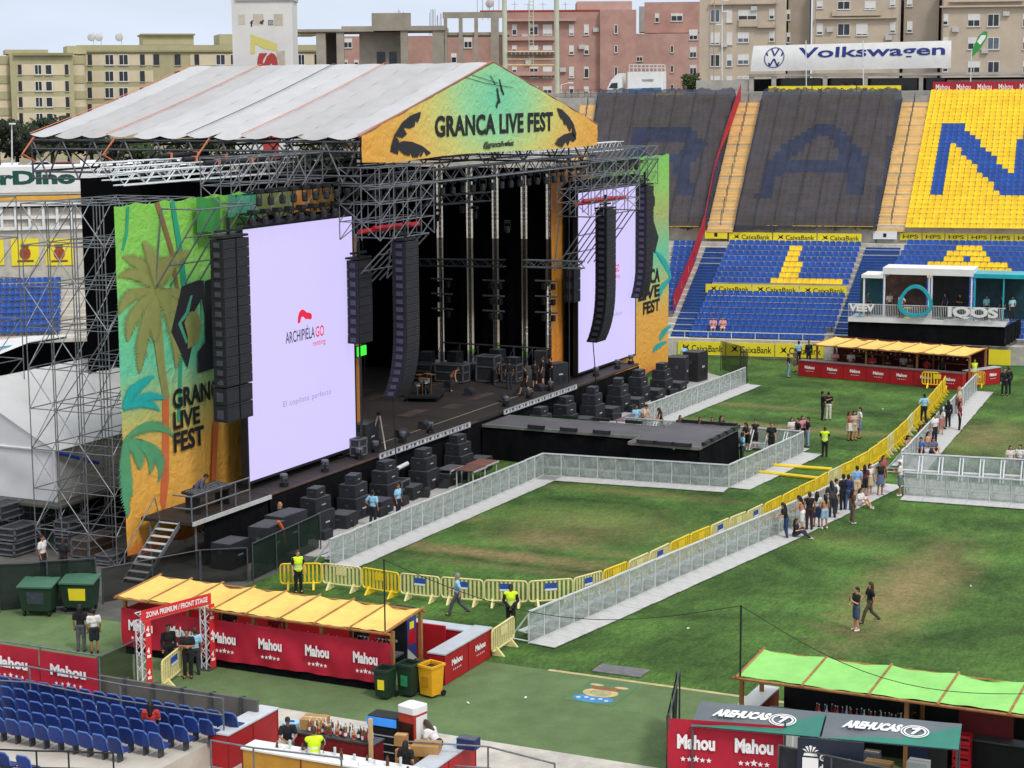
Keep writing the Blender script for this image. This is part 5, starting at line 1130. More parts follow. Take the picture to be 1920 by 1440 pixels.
scaffold('scaffold_tower', 'rear grey tube scaffolding rising behind the white tent', fr_(62.2, 69.0, 3), fr_(58.5, 66.5, 4), [.0]+fr_(2, 15.2, 7), diag=2, rs=2)
scaffold('scaffold_tower', 'low grey scaffolding carrying the white tent platform at left', (64.9, 66.6, 68.4), fr_(53.6, 64, 5), (0, 1.0, 1.83), diag=2)
scaffold('scaffold_tower', 'grey tube scaffolding of the left wing above the printed panels', fr_(69.8, 79.0, 6), (47.2, 48.8), fr_(14.6, 17.0, 2), diag=1)
scaffold('scaffold_tower', 'grey tube scaffolding of the right wing above the right screen', fr_(106.6, 121.5, 8), (47.4, 49.2), fr_(13.4, 16.0, 3), diag=1)
scaffold('scaffold_box', 'projecting grey scaffold box right of the left screen top', fr_(77.6, 83.0, 4), (44.2, 45.2, 46.4), fr_(12.9, 16.3, 4), diag=1)
scaffold('scaffold_box', 'projecting grey scaffold box left of the right screen top', fr_(102.6, 110.2, 4), (44.2, 45.2, 46.4), fr_(12.4, 15.6, 4), diag=1)
for (x0, x1, z, l) in ((77.6, 83, 13.3, 'red tarp roll lying on the left scaffold box'), (102.6, 110.0, 13.15, 'red tarp roll lying on the right scaffold box')):
    tag(MB().tube((x0, 45.3, z), (x1, 45.1, z+.03), .12, 7).tube((x0+1, 45.15, z+.1), (x1-1, 45.0, z+.1), .1, 7).build('tarp_roll', RED, origin=(x0, 45.3, z)), l, 'tarp')
# raking braces fanning down beside the screens
for (xa, xb, Ya, za, zb, n, l) in ((79.2, 82.8, 44.4, 12.9, 10.6, 6, 'fan of grey raking tubes below the left scaffold box'), (103.0, 110.0, 44.4, 12.4, 9.2, 8, 'fan of grey raking tubes below the right scaffold box'), (66.3, 70.6, 46.4, 15.0, 11.6, 5, 'fan of grey raking tubes at the top left corner of the left screen'), (114.6, 119.6, 46.6, 15.2, 11.6, 6, 'fan of grey raking tubes at the top right corner of the right screen')):
    mb = MB()
    for k in range(n):
        x = lerp(xa, xb, k/(n-1)); mb.tube((x, Ya, za), (x-.4, Ya+2.2, zb), .04, 5)
    for z in (za, lerp(za, zb, .35), lerp(za, zb, .7)): t_ = (za-z)/(za-zb); mb.tube((xa-.4*t_, Ya+2.2*t_, z), (xb-.4*t_, Ya+2.2*t_, z), .035, 5)
    for k in (0, n-1): x = lerp(xa, xb, k/(n-1)); mb.tube((x, Ya, za), (x, Ya+2.0, za), .04, 5); mb.tube((x, Ya+2.0, za), (x-.4, Ya+2.2, zb), .04, 5)
    tag(mb.build('raking_brace', STEEL, origin=(xa, Ya, zb)), l, 'scaffolding')
# ---- hanging speaker columns
CAB = M('speaker_cabinet', '1b1b20', .6, .25, 3); GRI = M('speaker_grille', '26262d', .7, .3, 8); RIG_LIT = M('rigging_and_edge_light', '4b4a58', .5, .2, 5, metal=.3)
def line_array(label, x, y, ztop, n, w, h, d, curve=0.0, cols=1, big=0, grp='hanging speaker columns', tilt0=0.0):
    t = thing('speaker_column', label, 'loudspeaker', (x, y, ztop-n*h), 0, grp)
    a = tilt0; py, pz = y, ztop
    for k in range(n):
        a = tilt0+curve*max(0, (k-n*.45)/(n*.55))**2
        c, s_ = math.cos(a), math.sin(a)
        for q in range(cols):
            cx = x+(q-(cols-1)/2)*(w+.06)
            def T(lx, ly, lz): return (cx+lx, py+ly*c+(-lz)*s_*1.0, pz+lz*c+ly*s_*.0)
            hh = h*.955; pts = [(-w/2, -d/2), (w/2, -d/2), (w/2*.8, d/2), (-w/2*.8, d/2)]
            mb = MB(); mb.add([T(px_, py_, -hh) for px_, py_ in pts]+[T(px_, py_, 0) for px_, py_ in pts], [(3, 2, 1, 0), (4, 5, 6, 7), (0, 1, 5, 4), (1, 2, 6, 5), (2, 3, 7, 6), (3, 0, 4, 7)])
            o = mb.build('cabinet', CAB, t, world=True)
            mb = MB(); mb.add([T(-w*.46, -d/2-.012, -hh*.9), T(w*.46, -d/2-.012, -hh*.9), T(w*.46, -d/2-.012, -hh*.12), T(-w*.46, -d/2-.012, -hh*.12)], [(0, 1, 2, 3)])
            mb.add([T(-w*.47, -d/2-.03, -.02), T(w*.47, -d/2-.03, -.02), T(w*.47, -d/2+.01, .0), T(-w*.47, -d/2+.01, .0)], [(0, 1, 2, 3)], 1)  # thin paler plate paints the light caught on the cabinet's top edge
            mb.add([T(-w*.503, -d*.3, -hh*.8), T(-w*.503, -d*.3, -hh*.25), T(-w*.455, d*.2, -hh*.25), T(-w*.455, d*.2, -hh*.8)], [(0, 1, 2, 3)], 1)
            mb.build('grille', [GRI, RIG_LIT], o, world=True)
        pz -= h*c; py += h*s_
    MB().bx(x-cols*w*.5, y-d*.5, ztop+.06, x+cols*w*.5, y+d*.5, ztop+.16).bx(x-.06, y-.06, ztop+.16, x+.06, y+.06, ztop+.9).bx(x-cols*w*.5, y-.08, ztop+.3, x+cols*w*.5, y+.08, ztop+.4).build('rigging_frame', BLK, t, world=True)
    return py, pz
line_array('wide double black speaker column left of the left screen', 67.72, 46.0, 13.7, 15, .98, .42, .7, .0, 2)
line_array('black speaker column just right of the left screen', 79.3, 46.4, 11.8, 9, 1.35, .45, .7, .05)
e1 = line_array('long curved black speaker column standing before the stage opening', 80.3, 44.4, 12.7, 20, 1.35, .385, .8, .55)
e2 = line_array('curved black speaker column in front of the right screen', 105.2, 44.4, 12.7, 21, 1.45, .385, .8, .5)
line_array('black speaker column at the right edge of the right screen', 115.6, 46.0, 13.6, 18, 1.3, .41, .75, .35)
line_array('short black speaker column between the orange strip and the right screen', 105.9, 46.9, 9.1, 3, 1.0, .72, .7, .0)
line_array('pair of grey subwoofers under the wide double speaker column', 67.72, 46.05, 7.35, 2, .98, .75, .75, .0, 2)
for (x, y, z, l) in ((e1[0], 0, e1[1], 'left'), ):
    tag(MB().tube((79.9, e1[0]-.1, e1[1]), (79.9, e1[0]-.3, 0), .03, 6).build('cable_mast', BLK, origin=(79.9, e1[0]-.3, 0)), 'thin black mast under the long curved speaker column at left', 'mast')
tag(MB().tube((104.6, e2[0]-.1, e2[1]), (104.6, e2[0]-.5, 0), .03, 6).build('cable_mast', BLK, origin=(104.6, e2[0]-.5, 0)), 'thin black mast under the curved speakers before the right screen', 'mast')
# ---- white tent and black marquee at the left
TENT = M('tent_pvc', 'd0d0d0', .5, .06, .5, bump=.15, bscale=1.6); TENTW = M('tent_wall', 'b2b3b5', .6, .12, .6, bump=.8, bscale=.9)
TZ = 1.95
c0 = PY(105, 855, 54.0); ez = c0.z+.25; tx0 = 57.5; tx1 = 76; ty0, ty1 = 54.0, 64.0; rz_ = ez+2.7
tt = thing('white_tent', 'large white gabled tent on scaffolding behind the left wing', 'tent', (c0.x, ty0, TZ))
X0 = c0.x-.1
for (ya, yb) in ((ty0-.2, (ty0+ty1)/2), (ty1+.2, (ty0+ty1)/2)):
    def fn(u, v, ya=ya, yb=yb): return (lerp(X0-.1, tx1, u), lerp(ya, yb, v), lerp(ez, rz_, v)-.07*math.sin(math.pi*v)*(1+.5*math.sin(u*30)))
    MB().grid(fn, 24, 10).build('roof_sheet', TENT, tt, smooth=True, world=True)
MB().slab([(X0, ty0, ez-.02), (X0, ty1, ez-.02), (X0, (ty0+ty1)/2, rz_-.05)], (.05, 0, 0)).build('gable_sheet', TENT, tt, world=True)
def wrink(a, b, z0, z1):
    a = Vector(a); b = Vector(b); L = (b-a).length; d = (b-a)/L; nn = Vector((d.y, -d.x, 0))
    def fn(u, v):
        s_ = u*L; p = a+d*s_+nn*(.05*math.sin(s_*1.3+v*5)+.012*math.sin(s_*4-v*9))*math.sin(math.pi*v); p.z = lerp(z0, z1, v); return p
    return MB().grid(fn, int(L*8), 12)
wrink((X0, ty1, 0), (X0, ty0, 0), TZ, ez).build('side_wall', TENT, tt, smooth=True, world=True)
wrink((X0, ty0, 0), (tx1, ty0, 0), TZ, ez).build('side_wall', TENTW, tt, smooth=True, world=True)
MB().tube((X0, ty0, TZ), (X0, ty0, ez), .09, 8).tube((X0, ty0-.05, ez), (tx1, ty0-.05, ez), .07, 6).tube((X0-.05, ty0, ez), (X0-.05, ty1, ez), .07, 6).build('tent_pole', WALU, tt, world=True)
MB().bx(64.7, 53.3, TZ-.12, 76, 64.5, TZ-.005).build('platform', M('platform_edge', '55524d', .8, .2, 1), tt, world=True)
tag(MB().tube((X0+.1, ty0-.15, ez-.1), (X0+2.6, ty0-.35, ez-1.0), .08, 6).build('blue_strap', M('blue_strap', '2a4aa8', .6, .1), origin=(X0, ty0, ez-1)), 'blue tarp strap hanging at the corner of the white tent', 'strap')
# curved white and teal canopy and black structure seen left of the scaffolding
fk = facing(40, 118, 0); t = fk.thing('white_canopy', 'curved white canopy with teal stripe at the left photo edge behind the tent', 'canopy')
top = [(-90, 650), (0, 637), (60, 630), (125, 627), (145, 628)]; lo = [(-90, 695), (0, 664), (60, 640), (100, 633), (145, 629)]
mb = MB(); n = len(top); vs = [fk.px(x, y, 1.5) for x, y in top]+[fk.px(x, y, 0) for x, y in lo]; mb.add(vs, [(i, n+i, n+i+1, i+1) for i in range(n-1)]); mb.build('sheet', TENT, t)
mb = MB(); st_ = [(-90, 668), (0, 651), (60, 643), (125, 632)]; vs = [fk.px(x, y-1.6, .55) for x, y in st_]+[fk.px(x, y+1.6, .45) for x, y in st_]; mb.add([(v[0], v[1]-.12, v[2]) for v in vs], [(i, 4+i, 5+i, i+1) for i in range(3)]); mb.build('stripe', M('teal_trim', '2f8a9a', .6, .1), t)
a = fk.px(-90, 720, 2); b = fk.px(330, 640, 2); tag(MB().bx(a[0], 1.9, 0, b[0], 2.2, b[2]+.2).build('black_wall', BLKC, origin=(0, 0, 0)), 'long black cloth wall between the tent and the end stand', 'wall')
o_ = bpy.data.objects['black_wall']; o_.location = fk.o; o_.rotation_euler = (0, 0, fk.az)
# ------------------------------------------------------------------ boxes, backline and tables around the stage
def speaker_box(name, label, cat, x, y, z, w, d, h, rz=0, grp=None, ports=True, mat=GREYC):
    t = thing(name, label, cat, (x, y, z), rz, grp)
    MB().cb((0, 0, h/2), (w, d, h), ch=.025).build('cabinet', mat, t)
    if ports:
        MB().bx(-w*.44, -d/2-.012, h*.1, w*.44, -d/2-.001, h*.44).bx(-w*.44, -d/2-.012, h*.54, w*.44, -d/2-.001, h*.9).build('grille', GRI, t)
        MB().tube((-w*.2, -d/2-.014, h*.27), (-w*.2, -d/2-.02, h*.27), min(h*.14, w*.2), 14).tube((w*.2, -d/2-.014, h*.27), (w*.2, -d/2-.02, h*.27), min(h*.14, w*.2), 14).build('driver', BLK, t)
        MB().bx(-w*.12, -d/2-.02, h*.46, w*.12, -d/2-.002, h*.52).build('badge', LTGREY, t)
        MB().bx(-w*.47, -d*.46, h+.001, w*.47, d*.46, h+.012).build('top_panel', M('grey_top', '4a4b50', .8, .2, 3), t)  # paler grey panel on the top face
        for sx in (-1, 1): MB().bx(sx*w/2-.012, -.09, h*.6, sx*w/2+.012, .09, h*.72).build('handle', DSTEEL, t)
    return t
ORD = ['first', 'second', 'third', 'fourth', 'fifth', 'sixth', 'seventh', 'eighth', 'ninth', 'tenth']
def stack_row(side, xs, y):
    for k, x in enumerate(xs):
        l = '%s tower %s of the stage centre' % (ORD[k], side)
        yy = y+rn.uniform(-.15, .15)
        b = speaker_box('subwoofer', 'large black subwoofer at the bottom of the %s' % l, 'loudspeaker', x, yy, 0.03, 1.35, 1.1, .98, rn.uniform(-.05, .05), 'subwoofers along the stage front')
        speaker_box('subwoofer', 'black subwoofer stacked in the middle of the %s' % l, 'loudspeaker', x+rn.uniform(-.08, .08), yy+.05, 1.015, 1.25, .9, .62, rn.uniform(-.06, .06), 'subwoofers along the stage front')
        speaker_box('fill_speaker', 'small black fill speaker on top of the %s' % l, 'loudspeaker', x+rn.uniform(-.1, .1), yy, 1.65, .85, .55, .42, rn.uniform(-.2, .2), 'fill speakers on the subwoofers')
        speaker_box('subwoofer', 'low black subwoofer lying in front of the %s' % l, 'loudspeaker', x+1.35, yy-.55, .03, 1.2, 1.0, .62, rn.uniform(-.08, .08), 'low subwoofers along the stage front')
stack_row('left', (86.8, 82.6, 79.0, 75.6, 72.4), 44.85)
stack_row('right', (96.3, 100.2, 104.2, 108.0, 111.8, 115.2), 44.7)
speaker_box('speaker_cabinet', 'tall black speaker cabinet standing right of the orange banner foot', 'loudspeaker', 119.4, 45.0, .03, 1.5, 1.2, 1.9, .2)
speaker_box('speaker_cabinet', 'second tall black speaker cabinet at the far right stage end', 'loudspeaker', 121.6, 44.6, .03, 1.5, 1.2, 2.0, -.1)
speaker_box('speaker_cabinet', 'tall black speaker cabinet by the stairs with orange cable', 'loudspeaker', 67.0, 44.0, .03, 1.6, 1.0, 1.55, .1)
speaker_box('speaker_cabinet', 'wide black double cabinet left of the first tower', 'loudspeaker', 69.0, 44.3, .03, 1.9, 1.0, 1.6, -.05)
speaker_box('speaker_cabinet', 'low black cabinet beside the monitor platform steps', 'loudspeaker', 65.4, 44.8, .03, 1.5, 1.0, 1.1, .0)
tag(MB().path([(67.0, 43.4, 1.75), (67.25, 43.3, 1.3), (67.4, 43.35, .7)], .07, 6).build('orange_cable', M('orange_cable', 'd8642a', .6, .1), origin=(67, 43.4, .7)), 'orange cable hanging on a black cabinet by the stairs', 'cable')
def wedge(label, x, y, z, rz, grp, w=.72, d=.5, h=.42):
    t = thing('monitor_wedge', label, 'loudspeaker', (x, y, z), rz, grp)
    MB().slab([(-w/2, -d/2, 0), (-w/2, d/2, 0), (-w/2, d/2, h*.45), (-w/2, -d*.1, h), (-w/2, -d/2, h*.9)], (w, 0, 0)).build('cabinet', GREYC, t)
    MB().slab([(-w*.44, d*.47, h*.5), (w*.44, d*.47, h*.5), (w*.44, -d*.06, h*.97), (-w*.44, -d*.06, h*.97)], (0, .012, .012)).build('grille', GRI, t); return t
w0 = None
for k in range(30):
    side = k < 16; x = lerp(71.5, 89, k/15) if side else lerp(95.2, 116.5, (k-16)/13)
    p = (x+rn.uniform(-.3, .3), rn.uniform(44.95, 45.35) if k % 2 else rn.uniform(43.6, 44.1), .03)
    if w0 is None: w0 = wedge('low black monitor wedge on the floor between the subwoofer towers', p[0], p[1], p[2], 0, 'monitor wedges in the pit')
    else: dup(w0, p, rn.uniform(-.6, .6))
w1_ = None
for (x, y) in ((82.5, 47.6), (84.8, 47.2), (87.5, 47.3), (97, 47.2), (99.5, 47.4), (101.5, 47.0), (86.5, 50.5), (98.5, 50.2), (100.5, 52.5), (88.8, 54.0), (84.6, 49.6), (96.4, 53.6)):
    if w1_ is None: w1_ = wedge('black monitor wedge standing on the stage deck', x, y, ZS+.012, 3.1, 'monitor wedges on deck')
    else: dup(w1_, (x, y, ZS+.012), 3.14+rn.uniform(-.5, .5))
for k in range(7): speaker_box('equipment_rack', 'black equipment rack along the right stage drapes, %s from the front' % ORD[k], 'rack', 105.1-(k % 2)*.9, 48.6+k*1.5, ZS+.012, .8, .75, rn.uniform(.8, 1.9), 1.57+rn.uniform(-.2, .2), 'racks at the rear of the stage')
# floor lamps and small fixtures on the lip
fl0 = None
for (x, y) in ((71.8, 46.15), (75.4, 46.15), (78.7, 46.2), (108, 46.2), (111.5, 46.2), (113.8, 46.2), (80.6, 46.4), (83.4, 46.4), (86.4, 46.4), (95.5, 46.4), (98.6, 46.4), (101.6, 46.4)):
    if fl0 is None:
        fl0 = thing('floor_lamp', 'small black moving lamp standing on the stage lip', 'stage light', (x, y, ZS+.01), 0, 'lamps along the stage lip')
        MB().cb((0, 0, .09), (.34, .34, .18), ch=.05).build('base', BLK, fl0); MB().path([(-.18, 0, .48), (-.18, 0, .17), (.18, 0, .17), (.18, 0, .48)], .03, 5).build('yoke', BLK, fl0); MB().lathe([(.12, .3), (.17, .34), (.19, .52), (.15, .58)], n=10).build('head', M('lamp_head_grey', '55565c', .5, .2), fl0)
    else: dup(fl0, (x, y, ZS+.01), rn.uniform(0, 3))
# front lighting rails with perforated profile
for (x0, x1, l) in ((79.6, 89.4, 'pale perforated rail along the stage front left of the catwalk'), (93.6, 103.6, 'pale perforated rail along the stage front right of the catwalk')):
    t = thing('front_rail', l, 'rail', (x0, LIP-.25, ZS-.05)); MB().bx(x0, LIP-.30, ZS+.10, x1, LIP-.22, ZS+.16).bx(x0, LIP-.30, ZS-.12, x1, LIP-.22, ZS-.06).build('bar', ALU, t, world=True)
    for k in range(24): x = lerp(x0, x1-.2, k/23); MB().bx(x, LIP-.29, ZS-.058, x+.12+.1*(k % 2), LIP-.23, ZS+.098).build('spacer', WALU, t, world=True)
t = thing('flood_bar', 'pale tube bar sticking out under the front rail at left', 'stage light', (80, LIP-.6, 1.3)); MB().tube((78.6, LIP-.7, 1.25), (81.6, LIP-.7, 1.45), .11, 8).build('tube', WALU, t, world=True)
# stage backline
def flight_case(label, x, y, z, w, d, h, rz=0, mat='2d2f34', grp=None):
    t = thing('flight_case', label, 'flight case', (x, y, z), rz, grp); m = M('case_%s' % mat, mat, .6, .25, 3)
    MB().cb((0, 0, h/2+.1), (w, d, h)).build('body', m, t)
    e = .035; mb = MB()
    for sx in (-1, 1):
        for sy in (-1, 1): mb.bx(sx*w/2-e, sy*d/2-e, .09, sx*w/2+e, sy*d/2+e, h+.11)
    for z_ in (.1, h*.65, h+.1):
        for sy in (-1, 1): mb.bx(-w/2-e, sy*d/2-e*.9, z_-e, w/2+e, sy*d/2+e*.9, z_+e)
        for sx in (-1, 1): mb.bx(sx*w/2-e*.9, -d/2-e, z_-e*.9, sx*w/2+e*.9, d/2+e, z_+e*.9)
    mb.build('edge_trim', STEEL, t)
    for sx in (-1, 1):
        for sy in (-1, 1): MB().tube((sx*w*.38-.02, sy*d*.35, .05), (sx*w*.38+.02, sy*d*.35, .05), .05, 8).build('castor', BLK, t)
    return t
for (x, y, w, d, h, l) in ((102.6, 55.5, .9, 1.5, .9, 'dark flight case deepest beside the black side drapes'), (102.4, 53.4, .9, 1.9, 1.0, 'long dark flight case beside the black side drapes'), (103.4, 51.4, 1.0, 1.2, 1.5, 'tall grey wrapped case beside the black side drapes'), (103.8, 50, .9, 1.0, 1.0, 'square flight case next to the crew on stage')):
    flight_case(l, x, y, ZS, w, d, h)
speaker_box('amplifier', 'black amplifier cabinet at the right end of the stage floor', 'amplifier', 104.2, 47.2, ZS, 1.3, .8, 1.3, -.4)
speaker_box('amplifier', 'black amplifier cabinet at the left end of the stage floor', 'amplifier', 81.2, 47.3, ZS, 1.6, .8, 1.35, .1)
speaker_box('amplifier', 'black side fill stack behind the curved speaker column', 'amplifier', 83.5, 52.0, ZS, 1.4, .9, 1.6, .2)
flight_case('small flight case with white edges beside the left screen foot', 79.3, 46.6, ZS, .7, .5, .8)
p = P(797, 748, ZS); dk = thing('drum_riser', 'low black drum riser on castors', 'riser', (p.x, p.y, ZS), .3)
MB().cb((0, 0, .28), (2.4, 2.0, .12)).build('deck', BLK, dk)
for sx in (-1, 1):
    for sy in (-1, 1): MB().tube((sx*1.05, sy*.85, 0), (sx*1.05, sy*.85, .22), .06, 6).build('leg', BLK, dk)
ds = thing('drum_kit', 'drum kit with brass cymbals standing on the low riser', 'drum kit', (p.x, p.y, ZS+.34), .3); CH_ = M('chrome', 'c8c8ca', .25, .1, 3, metal=.8); BRS = M('brass', 'b8893e', .35, .15, 4, metal=.7)
for (x, y, z, r, h, nm) in ((0, 0, .3, .3, .45, 'bass_drum'),): MB().tube((x, y-.25, z+.02), (x, y+.25, z+.02), r, 18).build(nm, BLK, ds)
for (x, y, z, r, h) in ((-.28, -.1, .62, .16, .2), (.22, -.1, .62, .17, .22), (.6, .3, .35, .2, .35), (-.5, .35, .5, .19, .16)): MB().lathe([(r, z), (r*1.04, z+.02), (r, z+.04), (r, z+h-.02), (r*1.04, z+h), (r*.98, z+h+.005)], (x, y, 0), 16).tube((x, y, 0), (x, y, z), .015, 5).build('tom_drum', CH_, ds)
for (x, y, z) in ((-.75, 0, 1.0), (.75, 0, 1.05), (-.3, -.45, 1.15), (.9, .5, .95)): MB().tube((x, y, 0), (x, y, z), .015, 5).lathe([(.24, z), (.06, z+.03), (.0, z+.045)], (x, y, 0), 16).build('cymbal', BRS, ds)
p = P(712, 840, ZS); t = thing('tripod', 'pale wooden tripod standing at the left of the stage', 'tripod', (p.x, p.y, ZS))
for a in (0, 2.1, 4.2): MB().tube((.55*math.cos(a), .55*math.sin(a), 0), (.05*math.cos(a), .05*math.sin(a), 1.7), .035, 6).build('leg', M('pale_leg', 'b9b2a6', .6, .1), t)
MB().cb((0, 0, 1.75), (.25, .2, .15), ch=.03).build('head', BLK, t)
t = thing('green_monitor', 'small bright green screen glowing beside the left screen', 'screen', PY(678, 668, 47.2)); a = PY(671, 669, 47.2); b = PY(687, 647, 47.2); MB().bx(a.x, 47.2, a.z, b.x, 47.26, b.z).build('panel', M('green_glow', '1c7a1c', .4, 0, emit=('3df03a', .9)), t, world=True); MB().bx(a.x-.05, 47.262, a.z-.05, b.x+.05, 47.32, b.z+.05).bx((a.x+b.x)/2-.05, 47.265, 2.1, (a.x+b.x)/2+.05, 47.315, a.z-.051).build('housing', BLK, t, world=True)
BROWNT = M('brown_table', '6b4a42', .7, .2, 1.5)
def table(label, x, y, w, d, h, mat, rz=0, grp=None):
    t = thing('folding_table', label, 'table', (x, y, 0.02), rz, grp); MB().bx(-w/2, -d/2, h-.05, w/2, d/2, h).build('table_top', mat, t); MB().bx(-w/2-.01, -d/2-.02, h-.09, w/2+.01, -d/2-.001, h-.01).build('rim', LTGREY, t)
    for sx in (-1, 1):
        for sy in (-1, 1): MB().tube((sx*w*.44, sy*d*.42, 0), (sx*w*.44, sy*d*.42, h-.05), .035, 6).build('leg', LTGREY, t)
table('left brown topped table on pale legs in the stage pit', 84.05, 42.85, 1.5, 1.1, .95, BROWNT); table('right brown topped table on pale legs in the stage pit', 85.6, 42.95, 1.5, 1.1, .95, M('brown_table_red', '7a5046', .7, .2, 1.5)); table('grey topped table behind the brown tables in the pit', 84.2, 44.1, 1.4, .8, .85, M('grey_table', '57555a', .7, .2, 1.5))
q = P(1182, 785, .9); table('lilac brown table in the pit right of the catwalk', q.x, q.y, 2.4, 1.0, .95, M('lilac_table', '75606c', .7, .15, 1.5))
q = P(757, 938, 0); flight_case('black flight case with white edges standing in the pit near two men in blue', q.x+.1, q.y+.3, .02, .95, .7, .85, .1, '17181c')
q = P(907, 852, 0); flight_case('small case with a coiled cable beside the catwalk skirt', q.x, q.y+.2, .02, .6, .6, .7, .1, '1b1c20')
for k, (x, y) in enumerate(((637, 945), (646, 943))):
    q = P(x, y, .0); t = thing('gas_bottle', 'grey gas bottle standing between the subwoofers, %s one' % ('left', 'right')[k], 'bottle', (q.x, q.y+.4, .02)); MB().lathe([(.10, 0), (.11, .04), (.11, 1.1), (.05, 1.25), (.03, 1.28)], n=12).build('cylinder', M('gas_grey', '77797a', .4, .1), t, smooth=True); MB().tube((0, 0, 1.28), (0, 0, 1.4), .035, 7).build('valve', BLK, t)
# monitor platform with rail and stairs at the left end
PLX0, PLX1, PLY0, PLY1 = 63.95, 69.95, 45.68, 48.3
mp = thing('monitor_platform', 'small raised platform with grey guard rail left of the left screen', 'platform', (67, 47, 0))
MB().bx(PLX0, PLY0, ZS-.14, PLX1, PLY1, ZS-.002).build('deck', DECK, mp, world=True); MB().bx(PLX0, PLY0-.06, ZS-.16, PLX1, PLY0-.002, ZS+.02).build('edge', LTGREY, mp, world=True)
drape(PLX0+1.0, PLY0+.15, PLX1, PLY0+.15, .02, ZS-.17, 50, .03, 3).build('skirt', BLKC, mp, smooth=True, world=True)
for k in range(5): x = lerp(PLX0+.1, 68.4, k/4); MB().tube((x, PLY0+.08, ZS), (x, PLY0+.08, ZS+1.08), .035, 6).build('rail_post', STEEL, mp, world=True)
for z in (.55, 1.08): MB().tube((PLX0+.1, PLY0+.08, ZS+z), (68.4, PLY0+.08, ZS+z), .04, 6).build('guard_rail', STEEL, mp, world=True)
for z in (.55, 1.08): MB().tube((PLX0+.1, PLY0+.08, ZS+z), (PLX0+.1, PLY0+1.0, ZS+z), .04, 6).build('guard_rail', STEEL, mp, world=True)
for (x, y) in ((PLX0+.1, 47.9), (PLX0+.5, PLY0+.2), (PLX1-.5, 48)): MB().tube((x, y, 0), (x, y, ZS-.14), .05, 6).build('support', STEEL, mp, world=True)
t = thing('mixing_desk', 'black mixing desk with many small knobs on the side platform', 'mixing desk', (66.4, 46.6, ZS)); MB().slab([(65.2, 46.2, ZS+.75), (67.8, 46.2, ZS+.75), (67.8, 46.2, ZS+.85), (65.2, 46.2, ZS+.85)], (0, .9, .12)).build('console', GREYC, t, world=True)
for x in (65.4, 67.6): MB().bx(x-.05, 46.3, ZS, x+.05, 47, ZS+.76).build('stand', BLK, t, world=True)
mb = MB()
for i in range(18):
    for j in range(5): mb.bx(65.3+i*.137, 46.3+j*.15, ZS+.87+j*.02, 65.36+i*.137, 46.34+j*.15, ZS+.90+j*.02)
ob = mb.build('knob_rows', M('knobs', '8a8a8c', .5, .4, 9), t, world=True); ob['kind'] = 'stuff'
stt = thing('stairs', 'steep pale metal stairs leading up to the side platform', 'stairs', (62.6, 46.5, 0)); sx0, sx1 = 61.2, 63.95
for y in (46.3, 47.3): MB().slab([(sx0, y, .02), (sx0+.22, y, .02), (sx1, y, ZS-.25), (sx1, y, ZS-.02)], (0, .05, 0)).build('stringer', STEEL, stt, world=True)
for k in range(9): x = lerp(sx0+.1, sx1-.12, k/8); z = lerp(.2, ZS-.08, k/8); MB().bx(x, 46.355, z-.03, x+.24, 47.295, z).build('tread', LTGREY, stt, world=True)
MB().path([(sx0+.2, 47.33, .2), (sx0+.3, 47.33, 1.2), (sx1-.3, 47.33, ZS+1.0), (sx1, 47.33, ZS)], .025, 6).build('handrail', STEEL, stt, world=True)
# cases under and beside the scaffolding at left
for k, (x, y, w, d, h, z, m, l) in enumerate(((138, 1035, 1.3, .8, .55, 0, '2d2f34', 'dark flight case under the scaffolding, lower of two'), (138, 1035, 1.3, .8, .55, .68, '2d2f34', 'dark flight case under the scaffolding, upper of two'), (180, 1045, 1.9, .9, .7, 0, '4a3c30', 'brown topped long case beside the palm banner foot'), (40, 1042, 1.8, .9, .5, 0, '26282c', 'low flight case at the left photo edge, bottom of the stack'), (40, 1042, 1.6, .9, .5, .62, '2a2c31', 'low flight case at the left photo edge, middle of the stack'), (12, 1030, 1.5, .9, .6, 1.25, '303238', 'low flight case at the left photo edge, top of the stack'), (215, 1062, 1.3, .8, .35, 0, '3a3c40', 'flat case on the floor by the foot of the banner'))):
    q = P(x, y, 0); flight_case(l, q.x+.4, q.y+.4, .02+z, w, d, h, .0, m)
# ------------------------------------------------------------------ crowd barriers
CLR = M('clear_panel', 'aab4ae', .25, .3, 2.5, alpha=.46, spec=.5); PLATE = M('white_foot_plate', 'bdbcb9', .55, .2, 1.6)
def clear_proto(label, grp):
    t = thing('clear_barrier', label, 'barrier', (0, 0, 0), 0, grp)
    MB().bx(-.485, -.012, .06, .485, .012, 1.16).build('clear_panel', CLR, t)
    MB().bx(-.5, -.03, 0, -.486, .03, 1.2).bx(.486, -.03, 0, .5, .03, 1.2).bx(-.5, -.035, 1.161, .5, .035, 1.22).bx(-.486, -.02, .03, .486, .02, .059).build('frame', WALU, t)
    MB().bx(-.495, -1.12, .02, .495, -.035, .045).build('foot_plate', PLATE, t)
    for x in (-.42, .42): MB().tube((x, .03, 1.1), (x, .85, .06), .035, 6).tube((x, .03, .06), (x, .85, .06), .03, 6).build('brace', WALU, t)
    MB().bx(-.45, .2, .38, .45, .5, .42).build('step', WALU, t)
    return t
CP = {}
